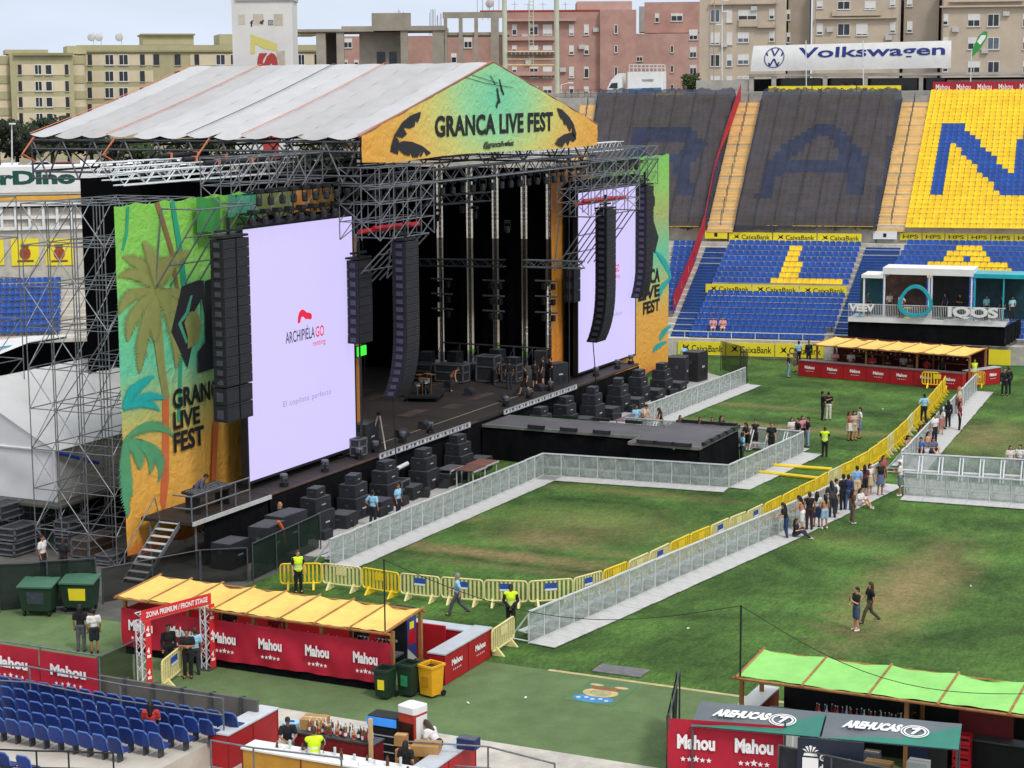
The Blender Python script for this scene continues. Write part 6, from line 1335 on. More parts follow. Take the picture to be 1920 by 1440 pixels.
def clear_run(pts, label, grp, flip=False, step=1.0):
    for a, b in zip(pts, pts[1:]):
        a = Vector((a[0], a[1], 0)); b = Vector((b[0], b[1], 0)); L = (b-a).length; n = max(1, round(L/step)); d = (b-a)/L; rz = math.atan2(d.y, d.x)+(math.pi if flip else 0)
        for k in range(n):
            p = a+d*(L*(k+.5)/n); p.z = .02; p += Vector((d.y, -d.x, 0))*rn.uniform(-.025, .025)
            if label not in CP: CP[label] = clear_proto(label, grp); o = CP[label]; o.location = p; o.rotation_euler = (0, 0, rz)
            else: o = dup(CP[label], p, rz+rn.uniform(-.012, .012))
            o.scale = (L/n/step, 1, 1)
clear_run([(P(604, 1062).x, P(640, 1055).y), (P(1018, 893).x, P(1018, 893).y)], 'clear stage barrier in the straight run before the left half of the stage', 'clear barriers before the stage')
clear_run([(P(1018, 893).x+.05, P(1018, 893).y), (P(1370, 914).x-.3, P(1370, 914).y)], 'clear stage barrier with white foot plate on the near side of the forward stage', 'clear barriers beside the forward stage')
clear_run([(P(1370, 914).x-.25, P(1370, 914).y), (P(1507, 850).x, P(1507, 850).y)], 'clear stage barrier with white foot plate across the front of the forward stage', 'clear barriers across the forward stage')
clear_run([(P(1507, 850).x+.05, P(1507, 850).y+.05), (P(1507, 850).x+.3, 40.8)], 'clear stage barrier seen from behind right of the forward stage', 'clear barriers right of the forward stage')
clear_run([(P(1215, 795).x, P(1215, 795).y), (P(1398, 722).x, P(1398, 722).y)], 'clear stage barrier with white foot plate before the right half of the stage', 'clear barriers right of the catwalk')
F0 = P(992, 1208); F1 = P(1460, 1003); F2 = P(1655, 908)
clear_run([(F0.x, F0.y), (F1.x, F1.y), (F2.x, F2.y)], 'clear barrier of the long run crossing the middle of the lawn', 'clear barriers across the lawn')
clear_run([(90.6, 22.3), (91.4, 10)], 'clear barrier of the nearer row at the right photo edge', 'clear barriers at the right edge, near row')
H0 = P(1690, 850, 1.2); H1 = P(1920, 862, 1.2); H2 = P(1830, 735)
clear_run([(H0.x, H0.y), (H1.x, H1.y), (H1.x+(H1.x-H0.x)*.6, H1.y+(H1.y-H0.y)*.6)], 'clear barrier seen from its braced back at the right photo edge', 'clear barriers at the right edge, far row', flip=True)
clear_run([(H0.x+.5, H0.y+.1), (H2.x, H2.y)], 'clear barrier with white foot plate in the run toward the far red bar', 'clear barriers toward the far bar')
sheet('trackway', [(91, 10), (H1.x-1, 10), (H0.x-.3, H0.y-.2), (90.9, 22.2)], .014, M('trackway_right', 'a6a49e', .85, .2, .8))
YP = M('yellow_barrier_plastic', 'e5c422', .5, .1, 3); YPP = M('pale_yellow_plastic', 'd9cf8e', .55, .1, 3); LBLU = M('blue_label', '2b4fa0', .6, .1)
def yb_proto(mat, label, grp, plate):
    t = thing('crowd_barrier', label, 'barrier', (0, 0, 0), 0, grp); L = 1.0; h0, h1 = .22, 1.03; rr = .14
    mb = MB(); pts = []
    for cx, cz, a0 in ((L-rr, h1-rr, 0), (-L+rr, h1-rr, 90), (-L+rr, h0+rr, 180), (L-rr, h0+rr, 270)):
        for i in range(4): a = RAD(a0+30*i); pts.append((cx+rr*math.cos(a), 0, cz+rr*math.sin(a)))
    mb.path(pts+[pts[0]], .038, 6)
    mb.build('frame', mat, t)
    for k in range(9): x = -L+.2+k*.2; MB().bx(x-.045, -.02, h0+.02, x+.045, .02, h1-.02).build('bar', mat, t)
    MB().bx(-.28, -.035, .62, .28, -.021, .92).build('plate', plate, t)
    if plate is not mat: MB().bx(-.28, -.038, .62, .28, -.036, .70).build('plate_edge', WHITE, t)
    for x in (-.62, .62): MB().slab([(x-.05, -.32, 0.0), (x-.05, .32, 0.0), (x-.05, .05, .3), (x-.05, -.05, .3)], (.1, 0, 0)).build('foot', mat, t)
    return t
YB = [yb_proto(YP, 'bright yellow plastic crowd barrier in the long row across the lawn', 'yellow crowd barriers', YP), yb_proto(YPP, 'pale yellow plastic crowd barrier with blue label in the long row across the lawn', 'pale yellow crowd barriers', LBLU), yb_proto(YPP, 'pale yellow plastic crowd barrier without label in the long row across the lawn', 'plain pale yellow crowd barriers', YPP)]
YU = [0, 0, 0]
def yb_at(p, rz, k, sx=1, label=None, flip=False):
    if YU[k] == 0 and not label: o = YB[k]; o.location = p; o.rotation_euler = (0, 0, rz); YU[k] = 1
    else: o = dup(YB[k], p, rz); 
    if label:
        o['label'] = label
        if 'group' in o: del o['group']
    o.scale = (sx, 1, 1); return o
yp = [(524, 1058), (603, 1056), (678, 1064), (749, 1075), (826, 1082), (907, 1088), (990, 1090), (1075, 1085), (1130, 1070), (1178, 1053), (1217, 1036), (1257, 1018), (1295, 1001), (1332, 986), (1368, 971), (1400, 959), (1433, 945), (1467, 929), (1497, 914), (1527, 899), (1553, 885), (1600, 862), (1630, 844), (1663, 820), (1688, 799), (1700, 786), (1713, 773), (1737, 750), (1760, 723), (1774, 705)]
W3 = [P(x, y, 1.05) for x, y in yp]; kinds = [0, 2, 0, 1, 1, 1, 1, 1, 0, 2, 1, 0, 0, 1, 2, 1, 0, 0, 0, 0, 2, 0, 0, 2, 0, 2, 0, 0, 0]
acc = []
for a, b, k in zip(W3, W3[1:], kinds):
    a = Vector((a.x, a.y, 0)); b = Vector((b.x, b.y, 0)); L = (b-a).length; n = max(1, round(L/2.1)); d = (b-a)/L
    for i in range(n): acc.append((a+d*L*(i+.5)/n, math.atan2(d.y, d.x), k if i % 2 == 0 else 0, L/n/2.06))
for p, rz, k, sx in acc: p.z = .02; yb_at(p, rz+rn.uniform(-.05, .05), k, sx)
q = P(1757, 728, .0); yb_at((q.x, q.y, .02), -1.5, 0, 1, 'bright yellow crowd barrier closing the row before the far red bar')
q = P(1830, 728, .0); yb_at((q.x+.3, q.y, .02), -1.5, 0, .5, 'short yellow barrier beside the vest guard at the far bar')
q = P(948, 1222, .0); yb_at((q.x, q.y+.1, .02), .05, 2, 1, 'pale yellow crowd barrier between the red counter and the clear barriers')
q = P(308, 1282, .0); yb_at((q.x+.3, q.y-.2, .02), .25, 1, 1.05, 'pale yellow crowd barrier with blue label at the red entrance arch')
for (a, b, l) in (((1448, 872), (1560, 880), 'back'), ((1415, 884), (1535, 897), 'front')):
    p0 = P(*a, .1); p1 = P(*b, .1); tag(MB().tube(p0, p1, .10, 7).build('yellow_beam', YP, origin=(p0.x, p0.y, .02)), 'yellow cable ramp beam lying on the lawn, %s one' % l, 'cable ramp')
# grey mesh fences
MESH = M('dark_mesh', '141614', .9, .2, 3, alpha=.72, spec=.1); MESHG = M('green_mesh', '1c2a22', .9, .2, 2, alpha=.9, spec=.1)
def mesh_fence(label, pts, h, mat, post=DSTEEL, step=2.2):
    t = thing('mesh_fence', label, 'fence', (pts[0][0], pts[0][1], 0))
    for a, b in zip(pts, pts[1:]):
        a = Vector((a[0], a[1], .03)); b = Vector((b[0], b[1], .03)); L = (b-a).length; n = max(1, round(L/step))
        d = (b-a)/L; nn = Vector((d.y, -d.x, 0))
        MB().grid(lambda u, v: tuple(a.lerp(b, u)+nn*(.05*math.sin(u*L*2.4+v)+.03*math.sin(u*L*6))*math.sin(math.pi*v)+Vector((0, 0, .04+v*(h-.06)-(.05*abs(math.sin(u*L*1.4)) if v == 1 else 0)))), int(L*6)+2, 6).build('mesh_cloth', mat, t, smooth=True, world=True)
        for k in range(n+1): p = a.lerp(b, k/n)+nn*.09; MB().tube(p, (p.x, p.y, h), .03, 6).build('post', post, t, world=True)
        MB().tube(a+nn*.09+Vector((0, 0, h)), b+nn*.09+Vector((0, 0, h)), .025, 5).build('top_rail', post, t, world=True)
f0 = P(0, 1148); f1 = P(182, 1135); f2_ = P(465, 1092); f3 = P(598, 1030)
mesh_fence('green mesh fence behind the two large green dumpsters', [(f0.x-1.5, f0.y+2, 0), (f0.x, f0.y, 0), (f1.x, f1.y, 0)], 1.9, MESHG)
mesh_fence('dark see-through mesh fence before the stairs and platform', [(f1.x+.2, f1.y-.1), (62.3, 44.2), (f2_.x, f2_.y)], 1.45, MESH)
mesh_fence('green mesh fence running from the yellow barriers to the clear stage barrier', [(f2_.x+.1, f2_.y-.1), (f3.x, f3.y)], 1.6, MESHG)
g0 = P(1310, 690); g1 = P(1398, 722); mesh_fence('dark mesh fence at the far right end of the stage', [(126.5, 44.4), (124.6, 42.3), (g1.x+.5, g1.y)], 2.1, MESH)
q0 = P(188, 1300); mesh_fence('black slatted fence beside the red entrance arch', [(47.9, 38.2), (50.0, 38.3)], 1.7, MESH)
# ------------------------------------------------------------------ bars
def rbanner(root, fr, u0, u1, z0, z1, d, words, mat=MRED, name='banner_cloth', stars=True, wob=.04, tm=WPRINT, gapf=.62):
    """cloth banner on the frame's face carrying repeated brand words"""
    mb = MB(); n = int((u1-u0)*7)
    mb.grid(lambda u, v: (lerp(u0, u1, u), d-wob*math.sin(u*(u1-u0)*2.3+v*3)*math.sin(math.pi*v)-wob*.5*math.sin(u*(u1-u0)*7+v*5)*(1-v), lerp(z0, z1, v)-.03*abs(math.sin(u*(u1-u0)*1.5))*(1-v)), n, 8)
    c = mb.build(name, mat, root, smooth=True)
    w = (u1-u0)/len(words)
    for k, s_ in enumerate(words):
        if not s_: continue
        lt = MB(); x0 = u0+w*(k+(1-gapf)/2); h = (z1-z0)
        text(lt, s_, (x0, d-wob*1.5-.02, z0+h*.44), (w*gapf, 0, 0), (0, 0, h*.28), .045)
        if stars:
            for j in range(5): star(lt, (x0+w*gapf*(.16+.17*j), d-wob*1.5-.02, z0+h*(.25+.015*(j == 2))), (1, 0, 0), (0, 0, 1), h*(.055+.02*(j == 2)))
        o = lt.build('lettering', tm, c); o['kind'] = 'part'
        del o['kind']
    return c
def canopy(root, u0, u1, d0, d1, z0, z1, n, mat, sag=.12):
    """lean-to cloth roof in n bays over poles"""
    for k in range(n):
        a = lerp(u0, u1, k/n); b = lerp(u0, u1, (k+1)/n); g1 = rn.uniform(.5, 1.6); g2 = rn.uniform(.3, 1.8); g3 = rn.uniform(0, 6)
        MB().grid(lambda u, v, a=a, b=b, k=k, g1=g1, g2=g2, g3=g3: (lerp(a, b, u), lerp(d0, d1, v)+(.07*g2*math.sin(math.pi*u) if v == 0 else 0)-(.17*g2*math.sin(math.pi*u**.8) if v == 1 else 0), lerp(z0, z1, v)-sag*g1*math.sin(math.pi*u)*math.sin(math.pi*(.15+.7*v))+.018*math.sin(u*14+v*9+g3)*math.sin(math.pi*u)+.012*math.sin(v*19+u*5+g3*2)*math.sin(math.pi*u)), 16, 14).build('roof_cloth', mat, root, smooth=True)
    for k in range(n+1):
        a = lerp(u0, u1, k/n); MB().tube((a, d0-.15, z0-.03), (a, d1+.12, z1-.01), .05, 6).build('roof_pole', WOOD, root)
    for (d, z) in ((d0, z0), (d1, z1)): MB().tube((u0-.15, d, z-.09), (u1+.15, d, z-.09), .05, 6).build('roof_beam', WOOD, root)
    for a in fr_(u0, u1, max(2, n//2)):
        for (d, z) in ((d0+.42, z0), (d1-.12, z1)): MB().bx(a-.06, d-.06, .02, a+.06, d+.06, z-.1).build('post', WOOD, root)
YCL = M('yellow_canvas', 'e6bd64', .75, .12, .9, bump=.6, bscale=2.5); GCL = M('green_canvas', '8bcb6a', .75, .12, .9, bump=.6, bscale=2.5)
REDC = M('red_counter', 'a5161f', .5, .12, 1.5); CTOP = M('counter_top', 'b9c0c6', .3, .12, 1.5)
def counter(label, fr, u0, u1, d0, d1, h, words=None, name='bar_counter', body=REDC, top=CTOP, face='front'):
    c = Fr(fr.w((u0+u1)/2, d0, 0), fr.az); t = c.thing(name, label, 'counter'); w = u1-u0; d = d1-d0
    MB().bx(-w/2, 0, .03, w/2, d, h-.05).build('body', body, t); MB().bx(-w/2-.03, -.04, h-.048, w/2+.03, d+.03, h).build('counter_top', top, t)
    n = max(1, round(w/1.8))
    for k in range(n+1): x = lerp(-w/2, w/2, k/n); MB().bx(x-.02, -.012, .05, x+.02, -.001, h-.06).build('panel_joint', M('dark_red', '7d1118', .5, .1), t)
    if words:
        for k in range(n):
            x0 = lerp(-w/2, w/2, (k+.28)/n); ww = w/n*.44; lt = MB(); text(lt, words, (x0, -.02, h*.5), (ww, 0, 0), (0, 0, h*.2), .05)
            for j in range(5): star(lt, (x0+ww*(.16+.17*j), -.02, h*.36), (1, 0, 0), (0, 0, 1), h*.04)
            lt.build('lettering', WPRINT, t)
    return t
AZM = -math.pi/2
B1 = Fr((53.2, 41.2, 0), AZM)                       # u runs toward -Y (right in the photo), depth toward +X
b1 = B1.thing('bar_stall', 'long beer stall with yellow canvas roof and red lettered banners', 'stall')
canopy(b1, .05, 11.0, -.25, 2.25, 2.22, 2.38, 8, YCL)
MB().bx(.1, 3.9, .03, 11, 4.0, 1.3).build('rear_panel', REDC, b1)
MB().bx(.1, .06, .03, 11.05, .12, .34).build('base_skirt', BLKC, b1); MB().bx(.1, .1, .03, .16, 4.0, 1.7).build('side_panel', REDC, b1)
rbanner(b1, B1, .0, 3.5, .33, 1.72, 0, ['Mahou', 'Mahou'], gapf=.6)
rbanner(b1, B1, 3.52, 11.05, .33, 1.74, -.02, ['Mahou', 'Mahou', 'Mahou', 'Mahou'], gapf=.5, wob=.055)
MB().bx(.2, .7, 1.0, 10.8, 1.3, 1.06).build('work_shelf', DSTEEL, b1)
# things inside the stall
def bottle_row(label, fr, u0, u1, d, z, n, cols, name='bottle', grp=None):
    pr = {}
    for k in range(n):
        c = cols[k % len(cols)]; u = lerp(u0, u1, (k+.5)/n)+rn.uniform(-.03, .03); loc = fr.w(u, d+rn.uniform(-.12, .12), z)
        if c not in pr:
            t = thing(name, label, 'bottle', loc, 0, grp or label); m = M('bottle_%s' % c, c, .2, .15, 6, spec=.6); MB().lathe([(.045, 0), (.048, .02), (.048, .2), (.018, .26), (.016, .34)], n=8).build('glass', m, t, smooth=True); MB().lathe([(.02, .341), (.02, .37)], n=6).build('cap', WHITE, t); MB().lathe([(.0495, .06), (.0495, .16)], n=8).build('paper_label', WPRINT if k % 2 else MRED, t); pr[c] = t
        else: dup(pr[c], loc, 0)
bottle_row('bottle on the shelf inside the yellow roofed beer stall', B1, 4, 10.6, .95, 1.062, 34, ('8a2b22', '2f5a34', 'c7b27a', 'd8d8d6', '46331f'), grp='bottles in the yellow roofed stall')
for k, u in enumerate((9.4, 10.1, 10.5)):
    c = Fr(B1.w(u, 1.0, 1.06), AZM); t = c.thing('beer_tap', 'steel beer tap at the right end of the yellow roofed stall, %s one' % ('left', 'middle', 'right')[k], 'beer tap'); MB().tube((0, 0, 0), (0, 0, .45), .05, 8).tube((-.2, 0, .45), (.2, 0, .45), .045, 8).build('column', CH_, t)
    for x in (-.15, 0, .15): MB().tube((x, -.06, .4), (x, -.08, .55), .015, 5).build('tap_handle', BLK, t)
counter('red counter with grey top at the right end of the yellow roofed stall', Fr((54.7, 28.95, 0), 0), 0, 3.55, 0, .62, 1.12, 'Mahou')
counter('long red back counter with grey top behind the yellow roofed stall', Fr((57.55, 29.6, 0), math.pi/2), 0, 10, -.62, 0, 1.1, None)
fz = Fr((56.2, 31.6, 0), AZM); t = fz.thing('drinks_fridge', 'tall dark drinks fridge with blue, red and yellow side panel in the stall', 'fridge'); MB().cb((0, .35, .98), (.75, .7, 1.9), ch=.04).build('cabinet', BLK, t); MB().bx(-.3, -.02, .2, .3, -.002, 1.75).build('glass_door', GLASSD, t)
mb = MB().bx(.376, .02, .1, .388, .68, 1.85); mb.build('side_print', M('fridge_blue', '2a3f7a', .5, .1), t); MB().bx(.389, .1, .7, .392, .6, 1.2).build('print_patch', RED, t); MB().bx(.389, .2, 1.25, .392, .5, 1.5).build('print_patch', YEL, t); MB().slab([(.389, .02, .1), (.389, .68, .1), (.389, .02, .6)], (.003, 0, 0)).build('print_patch', LTGREY, t)
def wheelie(label, x, y, rz, mat, lid, mark, grp=None, w=.55, h=1.0, lidopen=False):
    t = thing('wheelie_bin', label, 'bin', (x, y, .02), rz, grp); d = .62
    b = [(-w*.42, -d*.42), (w*.42, -d*.42), (w*.42, d*.40), (-w*.42, d*.40)]; tp = [(-w/2, -d/2), (w/2, -d/2), (w/2, d/2), (-w/2, d/2)]
    MB().add([(x_, y_, .08) for x_, y_ in b]+[(x_, y_, h) for x_, y_ in tp], [(3, 2, 1, 0), (0, 1, 5, 4), (1, 2, 6, 5), (2, 3, 7, 6), (3, 0, 4, 7)]).build('body', mat, t)
    MB().bx(-w/2-.03, -d/2-.04, h-.05, w/2+.03, -d/2+.02, h+.03).bx(-w/2-.03, d/2-.02, h-.05, w/2+.03, d/2+.04, h+.03).bx(-w/2-.03, -d/2+.021, h-.05, -w/2+.02, d/2-.021, h+.03).bx(w/2-.02, -d/2+.021, h-.05, w/2+.03, d/2-.021, h+.03).build('rim', lid, t)
    MB().bx(-w/2+.03, -d/2+.03, h-.12, w/2-.03, d/2-.03, h-.1).build('inside', BLK, t)
    for sx in (-1, 1): MB().tube((sx*w*.5-.03, d*.42, .1), (sx*w*.5+.03, d*.42, .1), .1, 12).build('wheel', BLK, t)
    if mark: MB().bx(-w*.22, -d*.475-.02, h*.35, w*.22, -d*.44-.02, h*.68).build('sticker', mark, t)
    return t
DG = M('bin_green', '1d3526', .5, .12, 3); YB_ = M('bin_yellow', 'e3a51e', .5, .08, 3)
wheelie('dark green wheelie bin with small yellow sticker by the stall corner, leftmost of three', 52.75, 30.15, AZM, DG, DG, YEL); wheelie('dark green wheelie bin with green mesh sticker, middle of three by the stall', 53.3, 29.55, AZM-.1, DG, DG, M('mesh_green', '2f8a58', .6, .3, 9), None, .6, 1.1); wheelie('bright yellow wheelie bin beside the red counter', 53.55, 28.85, AZM-.25, YB_, YB_, M('bin_yellow_dark', 'b98416', .6, .1), None, .62, 1.08)
def dumpster(label, px, py, stick, rz):
    p = P(px, py); t = thing('dumpster', label, 'dumpster', (p.x+.4, p.y, .02), rz); w, d, h = 1.3, .95, 1.15
    MB().add([(-w*.44, -d*.4, .22), (w*.44, -d*.4, .22), (w*.44, d*.4, .22), (-w*.44, d*.4, .22), (-w/2, -d/2, h), (w/2, -d/2, h), (w/2, d/2, h), (-w/2, d/2, h)], [(3, 2, 1, 0), (0, 1, 5, 4), (1, 2, 6, 5), (2, 3, 7, 6), (3, 0, 4, 7)]).build('body', DG, t)
    MB().slab([(-w/2-.05, -d/2-.05, h), (w/2+.05, -d/2-.05, h), (w/2+.05, d/2+.05, h+.14), (-w/2-.05, d/2+.05, h+.14)], (0, 0, .06)).build('lid', M('bin_lid', '3d6650', .5, .1), t)
    for sx in (-1, 1): MB().bx(sx*w*.3-.08, d/2+.02, h+.1, sx*w*.3+.08, d/2+.12, h+.26).build('hinge', BLK, t)
    for sx in (-1, 1):
        for sy in (-1, 1): MB().tube((sx*w*.38-.04, sy*d*.3, .1), (sx*w*.38+.04, sy*d*.3, .1), .1, 10).build('wheel', BLK, t)
    s_ = MB().slab([(-.32, -d*.425-.02, .5), (.32, -d*.425-.02, .5), (.34, -d*.47-.02, .98), (-.34, -d*.47-.02, .98)], (0, .01, 0)).build('sticker', stick, t)
dumpster('large green dumpster with dark sticker by the mesh fence, left of the two', 62, 1157, M('sticker_dark', '3a424c', .6, .3, 8), AZM+.35); dumpster('large green dumpster with yellow sticker by the mesh fence, right of the two', 140, 1150, YEL, AZM+.35)
# entrance arch
ar = thing('entrance_arch', 'red printed truss arch reading ZONA PREMIUM / FRONT STAGE', 'arch', (51.6, 37.8, 0)); A0 = Vector((50.3, 38.15, 0)); A1 = Vector((52.95, 37.4, 0)); HT = 2.35
dA = (A1-A0).normalized(); nA = Vector((dA.y, -dA.x, 0))
for p in (A0, A1): MB().truss(p+UP*.04, p+UP*HT, .26, 9, .025, up=dA).build('truss_leg', WALU, ar, world=True); MB().cb((p.x, p.y, .03), (.5, .5, .03)).build('base_plate', DSTEEL, ar, world=True)
MB().truss(A0+UP*(HT+.13)-dA*.15, A1+UP*(HT+.13)+dA*.15, .26, 9, .025).build('truss_beam', WALU, ar, world=True)
AR = M('arch_red', 'd12b2e', .6, .08)
for p, w_ in ((A0, .0), (A1, .0)):
    a = p+nA*.16-dA*.0+dA*.02; MB().slab([a+dA*.02, a+dA*.26, a+dA*.26+UP*(HT-.02), a+dA*.02+UP*(HT-.02)], -nA*.02).build('side_print', AR, ar, world=True)
    for k in range(3):
        z = .3+k*.75; lt = MB(); q_ = a+nA*.012+dA*.05+UP*z; lt.add([q_, q_+dA*.16, q_+dA*.16+UP*.1, q_+UP*.1], [(0, 1, 2, 3)]); text(lt, '4', q_+UP*.14, dA*.12, UP*.22, .04); lt.build('white_mark', WPRINT, ar, world=True)
a = A0+nA*.16-dA*.1+UP*HT; MB().slab([a, a+dA*3.0, a+dA*3.0+UP*.38, a+UP*.38], -nA*.02).build('top_print', AR, ar, world=True)
lt = MB(); text(lt, 'ZONA PREMIUM / FRONT STAGE', a+nA*.012+dA*.18+UP*.10, dA*2.65, UP*.19, .03); lt.build('lettering', WPRINT, ar, world=True)
# red banner fence bottom left
fl3 = Fr((46.7, 45, 0), AZM+.0); q0 = fl3.px(185, 1290); t = fl3.thing('banner_fence', 'red lettered banner fence above the blue seats at the left', 'fence')
for k in range(3):
    u1_ = q0[0]-k*2.35; rbanner(t, fl3, u1_-2.3, u1_, .82, 2.15, 0, ['Mahou'], gapf=.62, wob=.03)
    MB().tube((u1_+.02, .05, .75), (u1_+.02, .05, 2.3), .03, 6).build('post', STEEL, t)
MB().tube((q0[0]-7.2, .04, 2.24), (q0[0]+.1, .04, 2.24), .03, 6).tube((q0[0]-7.2, .04, .8), (q0[0]+.1, .04, .8), .03, 6).build('rail', STEEL, t)
# near seats
ns0 = thing('stadium_seat', 'dark blue plastic seat in the near stand at the bottom left', 'seat', (0, 0, NZ), math.pi/2, 'seats of the near stand')
k_ = MB(); seat_mesh(k_); pn = MB(); pn.v = k_.v[:8]; pn.f = k_.f[:6]; pn.m = k_.m[:6]; bk = MB(); bk.v = k_.v[8:]; bk.f = [tuple(i-8 for i in f) for f in k_.f[6:]]; bk.m = k_.m[6:]
pn.build('seat_pan', DKBLUE, ns0); bk.build('backrest', DKBLUE, ns0); MB().path([(-.24, .16, .36), (-.24, .26, .72), (-.16, .31, .83), (.16, .31, .83), (.24, .26, .72), (.24, .16, .36)], .022, 5).build('edge_bead', M('seat_bead', '4a6fb5', .4, .1), ns0); MB().bx(-.03, -.1, 0, .03, .12, .34).build('bracket', DSTEEL, ns0)
XF = XW-1.35; first = True
for r in range(5):
    for j in range(30):
        x = XF-r*.80; y = 31.35+r*.32+j*.535
        px_, py_ = PROJ(Vector((x, y, NZ+.5)))
        if px_ < -25 or px_ > 470: continue
        if r == 4 and 31.35+r*.32+j*.535 < 32.9: continue
        if first: ns0.location = (x, y, NZ); first = False
        else: dup(ns0, (x, y, NZ), math.pi/2+rn.uniform(-.03, .03))
for (x, y) in ((15, 1425), (55, 1432)):
    q = P(x, y, NZ+.5); dup(ns0, (q.x, q.y, NZ), math.pi/2, 'dark blue seat of the separate pair at the bottom left photo corner', 'corner pair of seats')
t = thing('tube_railing', 'grey tube railing in front of the near blue seats', 'railing', (43, 38, NZ)); pts = [(-20, 1240), (180, 1285), (418, 1312)]
def rail(label, px, zt, zb, mids=(.5,), name='tube_railing', r=.028, mat=DSTEEL):
    ps = [P(x, y, zt) for x, y in px]; t = thing(name, label, 'railing', (ps[0].x, ps[0].y, zb))
    for p in ps: MB().tube((p.x, p.y, zb), p, r, 6).build('post', mat, t, world=True)
    for m_ in (1,)+tuple(mids): MB().path([(p.x, p.y, lerp(zb, zt, m_)) for p in ps], r, 6).build('rail', mat, t, world=True)
bpy.data.objects.remove(t)
rail('grey tube railing crossing the near blue seats, with tall posts', [(-30, 1245), (55, 1250), (225, 1283), (418, 1310)], 2.1, NZ, (.62,), mat=STEEL)
rail('dark low railing at the bottom left photo edge', [(-30, 1404), (68, 1408), (128, 1409), (212, 1412)], 1.65, NZ, (.45,), mat=BLK)
rail('grey tube railing between the near seats and the small bar', [(395, 1388), (475, 1402), (640, 1421)], 1.6, 0.02, (.5,), mat=STEEL)
rail('grey tube railing at the right end of the small bar', [(760, 1390), (915, 1400), (1040, 1432)], 1.3, 0.02, (.5,), mat=STEEL)
# ---- far red bar
FB = Fr(P(1497, 705), math.atan2(P(1690, 722).y-P(1497, 705).y, P(1690, 722).x-P(1497, 705).x)); w1 = (P(1815, 727)-P(1497, 705)).length
fb_ = FB.thing('bar_stall', 'far red bar with yellow canvas roof below the white and teal lounge', 'stall')
canopy(fb_, .9, w1+.1, .6, 4.0, 2.25, 2.38, 7, YCL); MB().bx(1.0, 4.1, .03, w1+.2, 4.2, 2.4).build('rear_wall', M('maroon_wall', '4a1216', .7, .3, 1), fb_)
for k in range(5): u = 1.6+k*1.9; MB().bx(u, 3.8, 1.1+.2*(k % 2), u+1.4, 4.098, 1.14+.2*(k % 2)).build('shelf', WOOD, fb_)
MB().cb((2.4+w1*.33, 4.05, 1.9), (.9, .05, .5)).build('menu_board', BLK, fb_); MB().cb((w1*.62, 4.05, 2.0), (.6, .05, .55)).build('blue_poster', M('poster_blue', '4a8fc0', .6, .2), fb_)
for k in range(12): c = FB.w(1.6+k*(w1-2.5)/11, 1.25, 2.42); tag(MB().ball((0, 0, 0), .06, 8, 5).tube((0, 0, .05), (0, 0, .14), .015, 4).build('bulb', M('warm_bulb', 'ffe0a0', .4, 0, emit=('ffd58a', 1.2)), origin=c), 'small warm bulb hanging under the roof edge of the far bar', 'lamp', 'bulbs of the far bar')
counter('long red counter with repeated white lettering of the far bar', FB, 0, w1, 0, .7, 1.12, 'Mahou', top=M('counter_dark', '6a5a58', .4, .2)); FB2 = Fr(P(1816, 727)+FB.ex*.05, FB.az+1.25); counter('short red counter at the right end of the far bar', FB2, 0, 3.2, 0, .6, 1.12, 'Mahou')
bottle_row('bottle on the shelves of the far red bar', FB, 1.8, w1-1, 3.95, 1.36, 26, ('8a2b22', '2f5a34', 'c7b27a', '46331f'), grp='bottles in the far bar')
a = P(1842, 684, 1.0); t = facing(1868, math.hypot(a.x, a.y)+2.5, -8); t2 = t.thing('advert_board', 'free standing yellow board right of the far red bar', 'advert board'); p0 = t.px(1843, 683); p1 = t.px(1895, 657); MB().bx(p0[0], 0, p0[2], p1[0], .06, p1[2]).build('panel', YEL, t2); MB().bx(p0[0]+.1, .061, 0, p0[0]+.2, .12, p0[2]).bx(p1[0]-.2, .061, 0, p1[0]-.1, .12, p0[2]).build('leg', DSTEEL, t2); lt = MB(); text(lt, 'xxxxxxxx', (lerp(p0[0], p1[0], .15), -.006, lerp(p0[2], p1[2], .42)), ((p1[0]-p0[0])*.7, 0, 0), (0, 0, .12), 0); lt.build('faint_print', M('faint_print', 'a89a2c', .6, 0), t2) if False else None
# ---- white and teal lounge platform
IQ = Fr(PX(1592, 640, 132.6), AZM+.10); TEALP = M('teal_plastic', '1f9fb0', .4, .1, 2)
iq = IQ.thing('lounge_platform', 'raised white lounge with teal ring, white letters and black skirt', 'platform')
i0 = IQ.px(1590, 600); i1 = IQ.px(1885, 604); zf = (i0[2]+i1[2])/2; zr = zf+1.1; W_ = i1[0]; UQ = i0[0]
MB().bx(UQ, 0, zf-.2, W_, 3.3, zf).build('deck', WALU, iq)
mb = drape(0, 0, W_-UQ, 0, .05, zf-.21, 60, .04, 5); mb.v = [(x+UQ, y+.1, z) for x, y, z in mb.v]; mb.build('skirt', BLKC, iq, smooth=True); mb = drape(W_, .1, W_+.6, 5.5, .05, zf-.21, 30, .04, 5); mb.build('skirt', BLKC, iq, smooth=True)
mb = MB()
for z in (.12, 1.1): mb.bx(UQ, -.03, zf+z-.04, W_, .03, zf+z)
for k in range(int((W_-UQ)/.12)): mb.bx(UQ+k*.12, -.015, zf+.121, UQ+k*.12+.03, .015, zf+1.059)
mb.build('front_rail', WALU, iq)
MB().bx(UQ, -.045, zf-.22, W_, -.031, zf+.1).build('fascia', WHITE, iq)
lt = MB(); a = IQ.px(1592, 583, -.2); b = IQ.px(1640, 571, -.2); text(lt, 'VEEV', (a[0], -.2, a[2]), (b[0]-a[0], 0, 0), (0, 0, b[2]-a[2]), .05, thick=.1); lt.build('letters', WHITE, iq)
